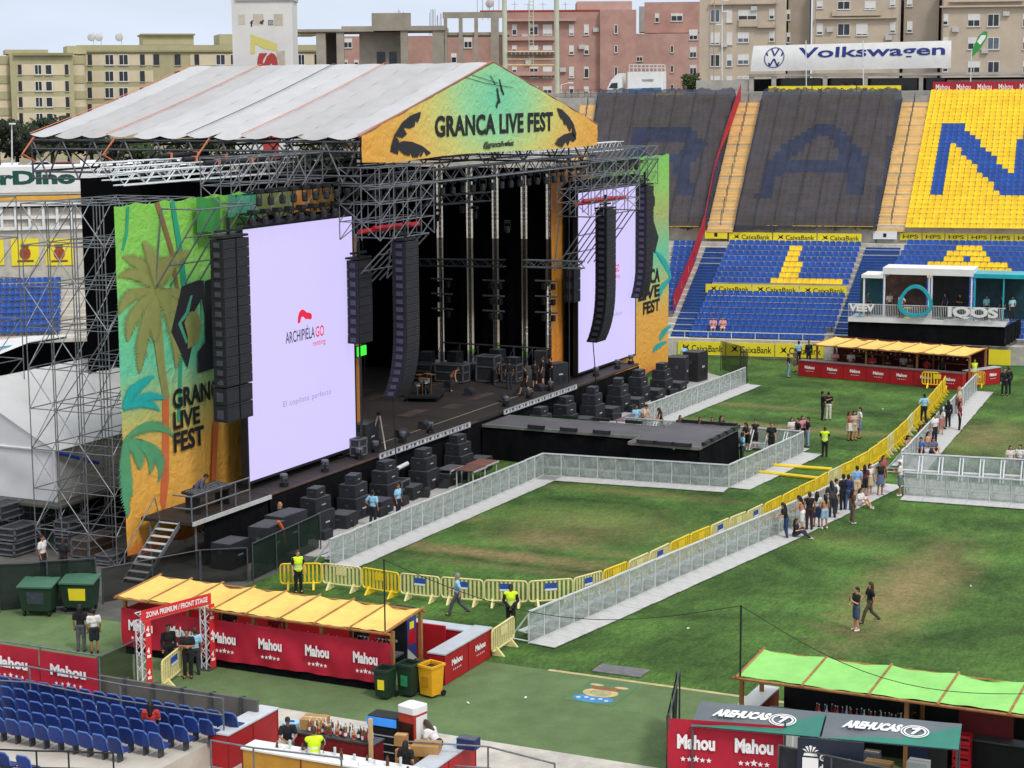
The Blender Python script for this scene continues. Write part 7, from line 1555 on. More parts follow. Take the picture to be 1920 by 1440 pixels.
lt = MB(); a = IQ.px(1777, 597, -.2); b = IQ.px(1872, 577, -.2); text(lt, 'IQOS', (a[0], -.2, a[2]), (b[0]-a[0], 0, 0), (0, 0, b[2]-a[2]), .04, thick=.1); lt.build('letters', WHITE, iq)
cR = IQ.px(1716, 566, -.35); rad = IQ.px(1716, 536, -.35)[2]-cR[2]; mb = MB(); n = 40; ring = []
for i in range(n):
    a = 2*math.pi*i/n; rr = rad*(1+.07*math.cos(3*(a-math.pi/2))); rin = rr*.80*(1+.0*math.cos(a))
    for r_, d_ in ((rr, -.35), (rin, -.35), (rin, -.12), (rr, -.12)): ring.append((cR[0]+r_*math.cos(a)*1.05, d_, cR[2]+r_*math.sin(a)))
mb.add(ring, [(4*i+j, 4*((i+1) % n)+j, 4*((i+1) % n)+(j+1) % 4, 4*i+(j+1) % 4) for i in range(n) for j in range(4)]); mb.build('ring', TEALP, iq)
r0 = IQ.px(1610, 520, 0); r1 = IQ.px(1835, 520, 0)
for (x0, x1, y0, y1, m, nm) in ((1655, 1826, 506, 514, WHITE, 'roof'), (1615, 1656, 516, 521, WHITE, 'roof'), (1826, 1925, 516, 521, TEALP, 'roof')): a = IQ.px(x0, y1, .3); b = IQ.px(x1, y0, .3); MB().bx(a[0], .3, a[2], b[0], 3.1, b[2]).build(nm, m, iq)
for x in (1618, 1656, 1740, 1745, 1820, 1826, 1880): a = IQ.px(x, 560, .4); b = IQ.px(x+4, 514, .4); MB().bx(a[0], .4, zf, b[0], .55, b[2]).build('pillar', WHITE if x < 1822 else TEALP, iq)
for (x0, x1, m) in ((1612, 1655, M('lounge_teal', '174a56', .6, .3, 2)), (1658, 1738, M('lounge_art', '5a443c', .7, .6, 1.2)), (1748, 1818, M('lounge_dark', '1d1f24', .6, .5, 2)), (1828, 1925, M('lounge_teal_dark', '173c48', .6, .4, 2))): a = IQ.px(x0, 560, 3.0); b = IQ.px(x1, 522, 3.0); MB().bx(a[0], 3.0, zf, b[0], 3.08, b[2]+.3).build('rear_panel', m, iq)
for k, (x, c) in enumerate(((1612, TEALP), (1700, YEL), (1765, BLK), (1790, WHITE), (1855, WHITE))): a = IQ.px(x, 562, 1.2); q = IQ.w(a[0], 1.2+.5*(k % 2), zf); t = thing('lounge_stool', 'small lounge table on the white platform, %s from left' % ORD[k], 'table', q); MB().lathe([(.25, 0), (.25, .03), (.04, .05), (.04, .68), (.36, .70), (.36, .74)], n=14).build('pedestal', c, t)
# ---- green roofed bar at the bottom right
G1 = Fr((53.2, 18.2, 0), AZM); gb1 = G1.thing('bar_stall', 'near bar with bright green canvas roof at the bottom right', 'stall')
canopy(gb1, .2, 10.4, -.2, 2.3, 2.3, 2.45, 5, GCL); MB().bx(.8, 2.6, .03, 10.5, 2.7, 1.9).build('rear_panel', BLK, gb1); MB().bx(.8, .75, .95, 10.5, 1.25, 1.0).build('work_shelf', DSTEEL, gb1); MB().bx(.8, .9, .03, 10.5, .95, .94).build('shelf_front', BLK, gb1); MB().bx(6.6, 1.3, .03, 8.2, 1.36, 2.2).build('red_panel', M('maroon_panel', '6b1518', .6, .2), gb1)
bottle_row('bottle on the shelf under the green canvas roof', G1, 2.3, 5.2, 1.0, 1.002, 26, ('8a2b22', 'b8402e', '3b4a7a', 'd8d8d6', '46331f'), grp='bottles under the green roof')
for k, (px_, py_, l) in enumerate(((1425, 1335, 'white chest fridge under the left end of the green roof'), )): q = G1.w(1.6, -.1, .02); t = thing('chest_fridge', l, 'fridge', q, AZM); MB().cb((0, .3, .5), (.75, .7, .96), ch=.05).build('cabinet', WHITE, t); MB().cb((0, .3, 1.02), (.8, .75, .08), ch=.06).build('lid', WHITE, t)
counter('white topped red counter at the left end of the green roofed bar', Fr(G1.w(.55, .2, 0), 0), 0, 2.6, 0, .6, 1.1, None, top=WHITE)
for (u, d, m, n_, l) in ((9.3, -.9, RED, 6, 'red drinks crate stacked at the bottom right photo corner, first stack'), (9.85, -.9, RED, 6, 'red drinks crate stacked at the bottom right photo corner, second stack'), (10.4, -.9, RED, 6, 'red drinks crate stacked at the bottom right photo corner, third stack'), (6.9, .5, RED, 4, 'red drinks crate stacked by the maroon panel under the green roof'), (1.9, 3.4, RED, 1, 'red crate behind the green roofed bar')):
    pr = None
    for k in range(n_):
        loc = G1.w(u, d, .03+k*.3)
        if pr is None:
            pr = thing('drinks_crate', l, 'crate', loc, AZM, 'red drinks crates'); mb = MB()
            mb.bx(-.25, -.18, 0, .25, .18, .03).bx(-.25, -.18, .031, -.22, .18, .28).bx(.22, -.18, .031, .25, .18, .28).bx(-.219, .15, .031, .219, .18, .28).bx(-.219, -.18, .031, .219, -.15, .12).bx(-.219, -.18, .2, .219, -.15, .28).bx(-.24, -.18, .1201, -.2191, -.15, .2)
            mb.build('crate_body', m, pr); MB().bx(-.2, -.13, .04, .2, .13, .2).build('inside', BLK, pr)
        else: dup(pr, loc, AZM)
def carton(label, fr, u, d, z, w, dd, h, rz=0, mat=CARD, name='cardboard_box', mark=None):
    loc = fr.w(u, d, z); t = thing(name, label, 'box', loc, fr.az+rz); MB().cb((0, 0, h/2), (w, dd, h)).build('carton', mat, t); MB().bx(-w*.5, -.03, h+.001, w*.5, .03, h+.004).build('tape', M('tape', 'c9b48a', .4, .1), t)
    if mark: MB().bx(-w*.3, -dd/2-.004, h*.3, w*.3, -dd/2-.001, h*.75).build('printed_label', mark, t)
carton('open brown carton on the floor under the green roof', G1, 4.7, -.6, .03, .8, .5, .35); carton('stacked white carton at the front of the green roofed bar', G1, 6.0, -1.1, .03, .6, .45, .75, mat=WHITE, mark=LTGREY); carton('small white carton beside the stacked white one', G1, 6.9, -1.2, .03, .4, .35, .4, mat=WHITE, mark=YEL); carton('pale yellow box near the red crates', G1, 7.6, -1.1, .03, .45, .4, .5, mat=M('pale_box', 'c9bf95', .8, .1)); carton('white cup boxes on the shelf under the green roof', G1, 5.2, .6, 1.0, .9, .4, .2, mat=WHITE)
for k, (u, d, c, w_, h_) in enumerate(((2.6, .35, '2a3a6a', .4, .5), (3.1, .3, '8a8a8a', .35, .6), (3.7, .45, '3a3a3c', .5, .7), (4.3, .2, '5a5f66', .45, .35), (5.6, .4, '1f2a44', .7, .9), (6.2, .5, '2a2a2c', .6, 1.1))): carton('%s bin or tub under the green roof, %s from the left' % (('blue', 'grey', 'black', 'slate', 'navy', 'charcoal')[k], ORD[k]), G1, u, d, .03, w_, .4, h_, name='storage_tub', mat=M('tub_%s' % c, c, .5, .1))
for k, u in enumerate((4.6, 8.3)): q = G1.w(u, -1.3, 2.4); tag(MB().ball((0, 0, 0), .08, 8, 6).tube((0, 0, .07), (0, 0, .2), .02, 5).build('bulb', M('warm_bulb', 'ffe0a0', .4, 0, emit=('ffd58a', 1.2)), origin=q), 'small glowing bulb on the front beam of the green roof, %s' % ('left one', 'right one')[k], 'lamp')
FBn = Fr((49.6, 18.95, 0), AZM+.22); t = FBn.thing('banner_fence', 'red lettered banner on the fence before the green roofed bar', 'fence'); rbanner(t, FBn, 0, 3.35, .3, 1.88, 0, ['Mahou', 'Mahou'], gapf=.66, wob=.02)
for u in (0, 3.38): MB().tube((u, .06, .02), (u, .06, 2.0), .03, 6).build('post', DSTEEL, t)
mesh_fence('black cloth fence at the left end of the green roofed bar', [(49.6, 19.0), (51.6, 19.6), (53.9, 20.3)], 1.9, M('black_fence_cloth', '18191b', .95, .2, 2, alpha=.93, spec=.1))
GRN2 = M('arehucas_green', '2f7a68', .6, .15, .8); GRY2 = M('arehucas_grey', '5f676b', .6, .12, .8); FBc = Fr((49.6, 18.3, 0), AZM+.16)
for k, (u0_, u1_) in enumerate(((.05, 3.75), (3.8, 7.6))):
    t = FBc.thing('bar_awning', 'grey and green awning lettered AREHUCAS before the green roofed bar, %s one' % ('left', 'right')[k], 'awning')
    f_ = lambda u, v: (lerp(u0_, u1_, u), lerp(.0, 1.5, v), 1.72+.28*v-.05*math.sin(u*9)*math.sin(v*3))
    MB().grid(f_, 14, 6).build('sheet', GRY2, t, smooth=True); q = [f_(0, .0), f_(1, .0), f_(1, .9), f_(.55, .28), f_(.45, .22), f_(0, .0)]
    mb = MB(); mb.add([(x, y, z+.03) for x, y, z in ((u0_+.0, .0, 1.72), (u1_, .0, 1.72), (u1_, 1.3, 1.96), (lerp(u0_, u1_, .62), .45, 1.80))], [(0, 1, 2, 3)]); mb.build('green_print', GRN2, t)
    lt = MB(); text(lt, 'AREHUCAS', (u0_+.5, .62, 1.72+.28*.41+.06), (1.6, 0, .0), (.12, .42, .08), .06); cx_ = u0_+2.55
    for R_, r_ in ((.40, .36), (.32, .27)): lt.add([(cx_+rr_*1.0*math.cos(2*math.pi*i/24), .72+rr_*.85*math.sin(2*math.pi*i/24), 1.72+.19*(.72+rr_*.85*math.sin(2*math.pi*i/24))+.06) for rr_ in (R_, r_) for i in range(24)], [(i, (i+1) % 24, 24+(i+1) % 24, 24+i) for i in range(24)])
    text(lt, '7', (cx_-.13, .55, 1.72+.28*.37+.06), (.26, 0, 0), (.05, .36, .07), .05); lt.build('lettering', WPRINT, t)
    for u in (u0_+.05, u1_-.05): MB().tube((u, .05, .02), (u, .05, 1.7), .03, 6).tube((u, 1.45, .02), (u, 1.45, 1.95), .03, 6).build('leg', DSTEEL, t)
mesh_fence('dark slatted fence under the awnings at the bottom right', [(49.1, 15.4), (48.3, 10.6)], 1.75, M('slat_dark', '2a2d31', .8, .3, 4), step=1.4)
FG = Fr(Vector((48.85, 14.6, 0)), AZM+.18); t = FG.thing('info_board', 'navy board with white crown reading Gobierno de Canarias', 'sign'); a = FG.px(1495, 1440); b = FG.px(1620, 1392); u0_, u1_ = a[0], b[0]; zt2 = b[2]
MB().bx(u0_, -.05, .1, u1_, 0, zt2).build('panel', M('navy_board', '1b2434', .6, .1), t)
lt = MB(); w_ = u1_-u0_; text(lt, 'Gobierno', (u0_+w_*.34, -.06, zt2-.62), (w_*.48, 0, 0), (0, 0, .19), .03); text(lt, 'de Canarias', (u0_+w_*.34, -.06, zt2-.9), (w_*.55, 0, 0), (0, 0, .19), .03)
cx_ = u0_+w_*.2
for i in range(5): a_ = RAD(150-30*i); lt.add([(cx_+.12*math.cos(a_)*.6, -.06, zt2-.42), (cx_+.22*math.cos(a_)-.04, -.06, zt2-.42+.22*math.sin(a_)), (cx_+.22*math.cos(a_)+.04, -.06, zt2-.42+.22*math.sin(a_))], [(0, 1, 2)])
lt.add([(cx_-.2, -.06, zt2-.5), (cx_+.2, -.06, zt2-.5), (cx_+.17, -.06, zt2-.42), (cx_-.17, -.06, zt2-.42)], [(0, 1, 2, 3)]); lt.add([(cx_-.22, -.06, zt2-.55), (cx_-.22, -.06, zt2-.9), (cx_, -.06, zt2-1.05), (cx_+.22, -.06, zt2-.9), (cx_+.22, -.06, zt2-.55)], [(0, 1, 2, 3, 4)]); lt.build('lettering', WPRINT, t)
a = P(1388, 1255, 2.6); tag(MB().tube((a.x, a.y, 2.4), (a.x, a.y, 4.6), .03, 6).build('black_pole', BLK, origin=(a.x, a.y, 2.4)), 'black pole rising from the left corner of the green roof', 'pole')
c0_ = Vector((a.x, a.y, 4.58)); c1_ = P(722, 1105, 4.9); q_ = P(722, 1178, 2.7); tag(MB().tube((q_.x, q_.y, 2.6), (q_.x, q_.y, 5.0), .026, 6).build('black_pole', BLK, origin=(q_.x, q_.y, 2.6)), 'black pole rising from the right corner of the yellow roof', 'pole')
c1_ = Vector((q_.x, q_.y, 4.98)); tag(MB().path([c1_.lerp(c0_, i/20)-UP*(1.1*math.sin(math.pi*i/20)) for i in range(21)], .013, 4).build('cable', BLK, origin=c1_), 'thin black cable strung between the yellow and the green roof', 'cable')
tag(MB().path([c0_.lerp(Vector((52.5, 9, 3.1)), i/14)-UP*(.9*math.sin(math.pi*i/14)) for i in range(15)], .012, 4).build('cable', BLK, origin=c0_), 'thin black cable sagging over the green roof', 'cable')
# ---- small open bar at the bottom centre
N1 = Fr((44.65, 30.75, 0), AZM)
YPN = M('ochre_panel', 'b8862e', .6, .15, 1.5)
counter('ochre fronted counter with white top at the bottom of the photo', N1, .6, 6.6, -.35, .35, 1.05, None, body=YPN, top=WHITE); counter('red side counter with white top at the left of the small bar', Fr((44.9, 31.05, 0), 0), 0, 2.7, 0, .6, 1.12, None, top=M('counter_top_white', 'c6c9cc', .3, .08)); counter('red right end counter of the small bar', Fr((44.4, 24.3, 0), 0), 0, 3.4, 0, .6, 1.02, None, top=CTOP)
counter('maroon middle counter of the small bar holding bottles', Fr((46.0, 29.4, 0), AZM), 0, 2.7, 0, .55, 1.1, None, body=M('maroon_counter', '7a1d22', .6, .15), top=DSTEEL)
lt = MB(); Fm = Fr((46.0, 29.4, 0), AZM); t = Fm.thing('paper_sign', 'white paper sign on the maroon counter of the small bar', 'sign'); MB().bx(.7, -.03, .85, 1.05, -.015, 1.1).build('sheet', WHITE, t)
bottle_row('bottle crowded on the maroon counter of the small bar', Fm, .3, 2.5, .2, 1.102, 22, ('46331f', '8a4a22', '2f5a34', 'd8d8d6', 'b08a4a', '1f1f22'), grp='bottles of the small bar'); bottle_row('bottle in the second row on the maroon counter', Fm, .3, 2.5, .42, 1.102, 16, ('2f5a34', '46331f', '8a2b22', 'd8d8d6'), grp='second row bottles of the small bar')
t = thing('pole', 'pale timber pole standing in the small bar', 'pole', Fm.w(2.65, -.1, 0)); MB().bx(-.05, -.05, 0, .05, .05, 1.9).build('post', M('pale_timber', 'c9a878', .7, .1), t)
for (dx, dy, z, w_, d_, h_, rz, l, nm) in ((1.7, 1.5, 1.0, .75, .6, .42, .2, 'open brown carton on top of the box pile at the small bar', 'carton'), (1.55, 1.6, .5, .8, .6, .48, .0, 'brown carton in the middle of the box pile at the small bar', 'carton'), (1.6, 1.6, .02, .9, .7, .47, .1, 'brown carton at the bottom of the box pile at the small bar', 'carton'), (2.3, 1.5, .9, .35, .3, .35, -.2, 'small dark framed box beside the box pile', 'carton'), (5.6, 1.3, .95, .8, .6, .3, .3, 'open carton full of cups at the right of the small bar', 'carton'), (5.0, 1.5, .02, .8, .6, .92, .0, 'brown display stand under the carton of cups', 'carton'), (4.65, 1.5, 1.0, .35, .3, .32, .2, 'small brown gift box beside the red display fridge', 'carton')): carton(l, N1, dx, dy+.4, z, w_, d_, h_, rz)
for (u, d, z, w_, d_, h_, m, l, nm) in ((.7, 2.6, .03, .6, .5, .5, '6a6c70', 'grey crate under the water packs of the small bar', 'storage_crate'), (2.6, 2.3, .03, .6, .45, .8, '55575c', 'dark grey keg box behind the maroon counter', 'storage_crate'), (3.2, 2.7, .03, .55, .45, .5, '3a3c40', 'black crate left of the dark display fridge', 'storage_crate'), (3.0, 1.0, .03, .5, .4, .6, '8a1f24', 'red crate below the bottles of the small bar', 'storage_crate'), (5.3, .7, .03, .5, .4, .5, '2a2c30', 'black bin at the right of the small bar', 'storage_crate'), (6.1, 1.2, .03, .5, .45, .7, '8f7350', 'tall brown box beside the right counter', 'storage_crate'), (2.0, .7, .03, .4, .4, .5, '4a4c52', 'slate box below the maroon counter', 'storage_crate'), (1.3, .75, .03, .45, .4, .9, 'b9b8b4', 'pale cupboard behind the barman', 'storage_crate'), (4.9, 2.2, .03, .5, .4, .75, '6b5138', 'brown box right of the red display', 'storage_crate')):
    carton(l, N1, u, d, z, w_, d_, h_, rn.uniform(-.3, .3), M('crate_%s' % m, m, .7, .2, 3), nm, WHITE if h_ > .6 else None)
for k in range(14): q = N1.w(1.6+k*.36, -.02+.12*(k % 3), 1.053); t = thing('cup_stack', 'stack of pale plastic cups on the ochre counter, %s from the left' % (ORD+['eleventh', 'twelfth', 'thirteenth', 'fourteenth'])[k], 'cups', q); hq = rn.uniform(.12, .34); MB().lathe([(.035, 0), (.042, hq), (.045, hq+.01)], n=10).build('cup_wall', M('clear_cup', 'cfd6d4', .2, .1, 5, alpha=.75), t) if k % 2 else MB().lathe([(.05, 0), (.05, hq*.7), (.03, hq*.8), (.03, hq)], n=10).build('bottle_wall', M('bottle_b', '5a3420', .25, .2, 5), t)
F1 = Fr(N1.w(3.6, 2.6, 0), AZM); t = F1.thing('display_fridge', 'dark display fridge with a blue lit top behind the small bar', 'fridge'); MB().cb((0, .3, .75), (1.0, .6, 1.45), ch=.03).build('cabinet', BLK, t); MB().bx(-.45, -.02, .2, .45, -.002, 1.1).build('glass_door', GLASSD, t); MB().bx(-.5, -.03, 1.2, .5, -.002, 1.45).build('lit_top', M('fridge_lit', '2f6fc0', .4, .3, 4, emit=('3f8fe0', .5)), t)
for k in range(3): MB().bx(-.42, -.03, .4+k*.25, .42, -.021, .43+k*.25).build('shelf', LTGREY, t)
F2 = Fr(N1.w(4.55, 2.4, 0), AZM-.2); t = F2.thing('display_fridge', 'tall red and white drinks display with dark bottles in the small bar', 'fridge'); MB().cb((0, .3, .9), (.66, .6, 1.75), ch=.04).build('cabinet', M('display_red', 'b33a2c', .5, .2, 3), t); MB().cb((0, .3, 1.88), (.7, .66, .2), ch=.08).build('top_box', WHITE, t); MB().bx(-.28, -.03, .3, .28, -.002, 1.5).build('glass_door', M('cola_brown', '3a1c16', .3, .6, 12), t); MB().bx(.335, .05, .9, .342, .55, 1.7).build('side_print', WHITE, t)
t = thing('blue_crate', 'dark blue drinks crate on the right counter of the small bar', 'crate', N1.w(6.6, 2.4, 1.03), AZM); MB().cb((0, 0, .16), (.6, .4, .3), ch=.02).build('crate_body', M('crate_blue', '1f2a5a', .5, .1), t); MB().bx(-.27, -.17, .311, .27, .17, .316).build('bottle_tops', M('bottle_tops', '55585e', .5, .5, 20), t)
for k, (u, d) in enumerate(((.9, 1.5), (1.2, 1.7), (.8, 2.0))): t = thing('water_pack', 'pale blue pack of bottles at the left of the small bar, %s one' % ORD[k], 'pack', N1.w(u, d, .03+.35*k), AZM+.2*k); MB().cb((0, 0, .2), (.5, .4, .38), ch=.08).build('wrap', M('water_wrap', '9ccbe6', .2, .25, 5), t); MB().bx(-.1, -.03, .391, .1, .03, .43).build('carry_strap', BLUESEAT, t)
for k, u in enumerate((1.6, 3.0, 4.6)): t = thing('paper_stack', 'white paper and cups lying on the ochre counter, %s from left' % ORD[k], 'papers', N1.w(u, -.05, 1.052), AZM+.3*k); MB().cb((0, 0, .02), (.45, .3, .04)).build('sheet', WHITE, t); MB().lathe([(.04, .041), (.05, .16)], (.1, 0, 0), 10).build('cup', WHITE, t)
# crest and panel on the turf
CR = thing('turf_crest', 'painted crest with blue base on the artificial turf', 'crest', (56.3, 23.8, .012)); Fc = Fr((55.15, 24.6, 0), AZM)
def flat(pg, m, name, z): mb = MB(); mb.add([Fc.w(u, d, z) for u, d in pg], [tuple(range(len(pg)))]); mb.build(name, m, CR, world=True)
def disc(cu, cd_, ru, rd_, n=20): return [(cu+ru*math.cos(2*math.pi*i/n), cd_+rd_*math.sin(2*math.pi*i/n)) for i in range(n)]
flat([(-.1, -.1), (1.65, -.1), (1.65, 2.25), (-.1, 2.25)], M('crest_ground', '52704a', .95, .1), 'painted_ground', .014)
flat(disc(.75, .35, .72, .38), M('crest_blue_paint', '3f7fae', .9, .25, 3), 'blue_base', .018); flat(disc(.75, 1.0, .62, .45), M('crest_tan', 'c3a878', .9, .25, 3), 'tan_wreath', .022); flat(disc(.75, 1.0, .38, .32), M('crest_field', '8fa072', .9, .25, 4), 'shield', .026); flat([(.35, 1.3), (1.15, 1.3), (1.25, 1.6), (.95, 1.45), (.75, 1.68), (.55, 1.45), (.25, 1.6)], M('crest_red', 'a5564a', .9, .2, 3), 'crown', .026); flat(disc(.3, 1.75, .25, .12), M('crest_tan', 'c3a878', .9), 'scroll', .022); flat(disc(1.2, 1.75, .25, .12), M('crest_tan', 'c3a878', .9), 'scroll', .022)
for k in range(5): flat(disc(.25+.25*k, .3+.1*(k % 2), .08, .07, 8), M('crest_white', 'c9cfd0', .9), 'white_dot', .022)
for k in range(3): flat([(.5, .85+.12*k), (1.0, .85+.12*k), (1.0, .9+.12*k), (.5, .9+.12*k)], M('crest_tan', 'c3a878', .9), 'bar', .03)
t = thing('floor_panel', 'grey rubber panel lying on the grass beyond the crest', 'panel', (58.7, 24.1, .01)); MB().bx(58.2, 23.25, .012, 59.1, 25.05, .05).build('mat', M('grey_mat', '6b6a6c', .8, .3, 3), t, world=True)
q = P(940+1500, 0) if False else None
# ------------------------------------------------------------------ people
V = Vector
def pose_joints(pose):
    J = dict(lean=0.0, pz=.93, py=0.0, turn=0.0)
    A = {}; L = {}
    for s in (-1, 1):
        A[s] = [V((s*.19, 0, 1.41)), V((s*.235, .03, 1.13)), V((s*.235, -.05, .90)), V((0, -.15, -1))]
        L[s] = [V((s*.09, 0, .93)), V((s*.10, -.01, .50)), V((s*.11, .02, .08))]
    if pose == 'folded':
        for s in (-1, 1): A[s] = [V((s*.19, 0, 1.41)), V((s*.25, -.06, 1.15)), V((-s*.02, -.20, 1.16+.03*s)), V((-s, -.1, .1))]
    if pose == 'hands':
        for s in (-1, 1): A[s] = [V((s*.19, 0, 1.41)), V((s*.27, -.02, 1.14)), V((s*.05, -.19, .96)), V((-s*.5, -.2, -.8))]
    if pose == 'phone':
        A[1] = [V((.19, 0, 1.41)), V((.23, -.08, 1.14)), V((.12, -.30, 1.26)), V((-.2, -.5, .8))]
        A[-1] = [V((-.19, 0, 1.41)), V((-.25, .0, 1.13)), V((-.16, -.20, 1.02)), V((.3, -1, .1))]
    if pose == 'walk':
        L[1] = [V((.09, 0, .92)), V((.09, -.22, .54)), V((.09, -.33, .12))]; L[-1] = [V((-.09, 0, .92)), V((-.09, .10, .50)), V((-.09, .42, .20))]
        A[1] = [V((.19, 0, 1.41)), V((.24, .14, 1.15)), V((.23, .10, .92)), V((0, -.3, -1))]; A[-1] = [V((-.19, 0, 1.41)), V((-.24, -.10, 1.14)), V((-.22, -.28, 1.0)), V((0, -.8, -.4))]
    if pose == 'lean':
        J['lean'] = .26
        for s in (-1, 1): A[s] = [V((s*.19, 0, 1.41)), V((s*.26, -.14, 1.17)), V((s*.10, -.38, 1.14)), V((-s*.5, -.6, -.1))]
        L[-1] = [V((-.09, 0, .93)), V((-.1, -.05, .5)), V((-.11, .06, .08))]
    if pose == 'bend':
        J['lean'] = .75
        for s in (-1, 1): A[s] = [V((s*.19, 0, 1.41)), V((s*.24, -.16, 1.18)), V((s*.16, -.36, 1.02)), V((0, -.5, -.7))]
    if pose == 'reach':
        for s in (-1, 1): A[s] = [V((s*.19, 0, 1.41)), V((s*.24, -.20, 1.24)), V((s*.12, -.44, 1.30)), V((-s*.2, -1, .1))]
    if pose == 'hip':
        A[1] = [V((.19, 0, 1.41)), V((.36, .06, 1.18)), V((.20, -.04, 1.02)), V((-1, -.2, -.2))]
        L[1] = [V((.09, 0, .93)), V((.13, -.04, .5)), V((.17, .0, .08))]
    if pose == 'ground':
        J['pz'] = .14; J['lean'] = .12
        for s in (-1, 1):
            L[s] = [V((s*.09, 0, .14)), V((s*.13, -.36, .46 if s > 0 else .34)), V((s*.12, -.62 if s > 0 else -.78, .08))]
            A[s] = [V((s*.19, 0, .62)), V((s*.26, -.12, .38)), V((s*.12, -.34, .44)), V((-s*.3, -.8, -.2))]
    if pose == 'chair':
        J['pz'] = .47; J['lean'] = .08
        for s in (-1, 1):
            L[s] = [V((s*.09, 0, .47)), V((s*.12, -.43, .47)), V((s*.12, -.46, .08))]
            A[s] = [V((s*.19, 0, .95)), V((s*.25, -.08, .70)), V((s*.14, -.30, .62)), V((-s*.2, -1, 0))]
    J['A'] = A; J['L'] = L
    return J
def remesh(mb, vox, name, mats, smooth=2):
    me = bpy.data.meshes.new(name); me.from_pydata([tuple(v) for v in mb.v], [], mb.f)
    o = bpy.data.objects.new('tmp', me); COL.objects.link(o)
    m = o.modifiers.new('r', 'REMESH'); m.mode = 'VOXEL'; m.voxel_size = vox
    if smooth: q = o.modifiers.new('s', 'SMOOTH'); q.factor = .5; q.iterations = smooth
    dg = bpy.context.evaluated_depsgraph_get(); dg.update()
    r = bpy.data.meshes.new_from_object(o.evaluated_get(dg)); r.name = name
    bpy.data.objects.remove(o); bpy.data.meshes.remove(me)
    r.materials.clear()
    for mm in mats: r.materials.append(mm)
    r.polygons.foreach_set('use_smooth', [True]*len(r.polygons))
    return r
GCACHE = {}
SKIN0 = M('skin_light', 'c08a6c', .6, .06, 9); FEAT = M('eye_dark', '2a1c18', .4, 0); LIPM = M('lip', '9a4a44', .5, 0)
def upper(J):
    """upper-body transform: the spine leans about the pelvis"""
    pz = J['pz']; a = J['lean']; c, s = math.cos(a), math.sin(a); dz = pz-.93
    def f(p, raw=False):
        y, z = p[1], p[2]-.93
        return V((p[0], y*c-z*s, .93+z*c+y*s+dz)) if not raw else V(p)
    return f
def arm_pts(J, s, U):
    A = J['A'][s]; sh = U((A[0].x, A[0].y, 1.41))
    low = J['pz'] < .9
    if low: el, wr = A[1], A[2]
    else: el, wr = U(A[1]) if J['lean'] < .5 else U(A[1]), U(A[2]) if J['lean'] < .5 else U(A[2])
    return sh, el, wr, A[3].normalized()
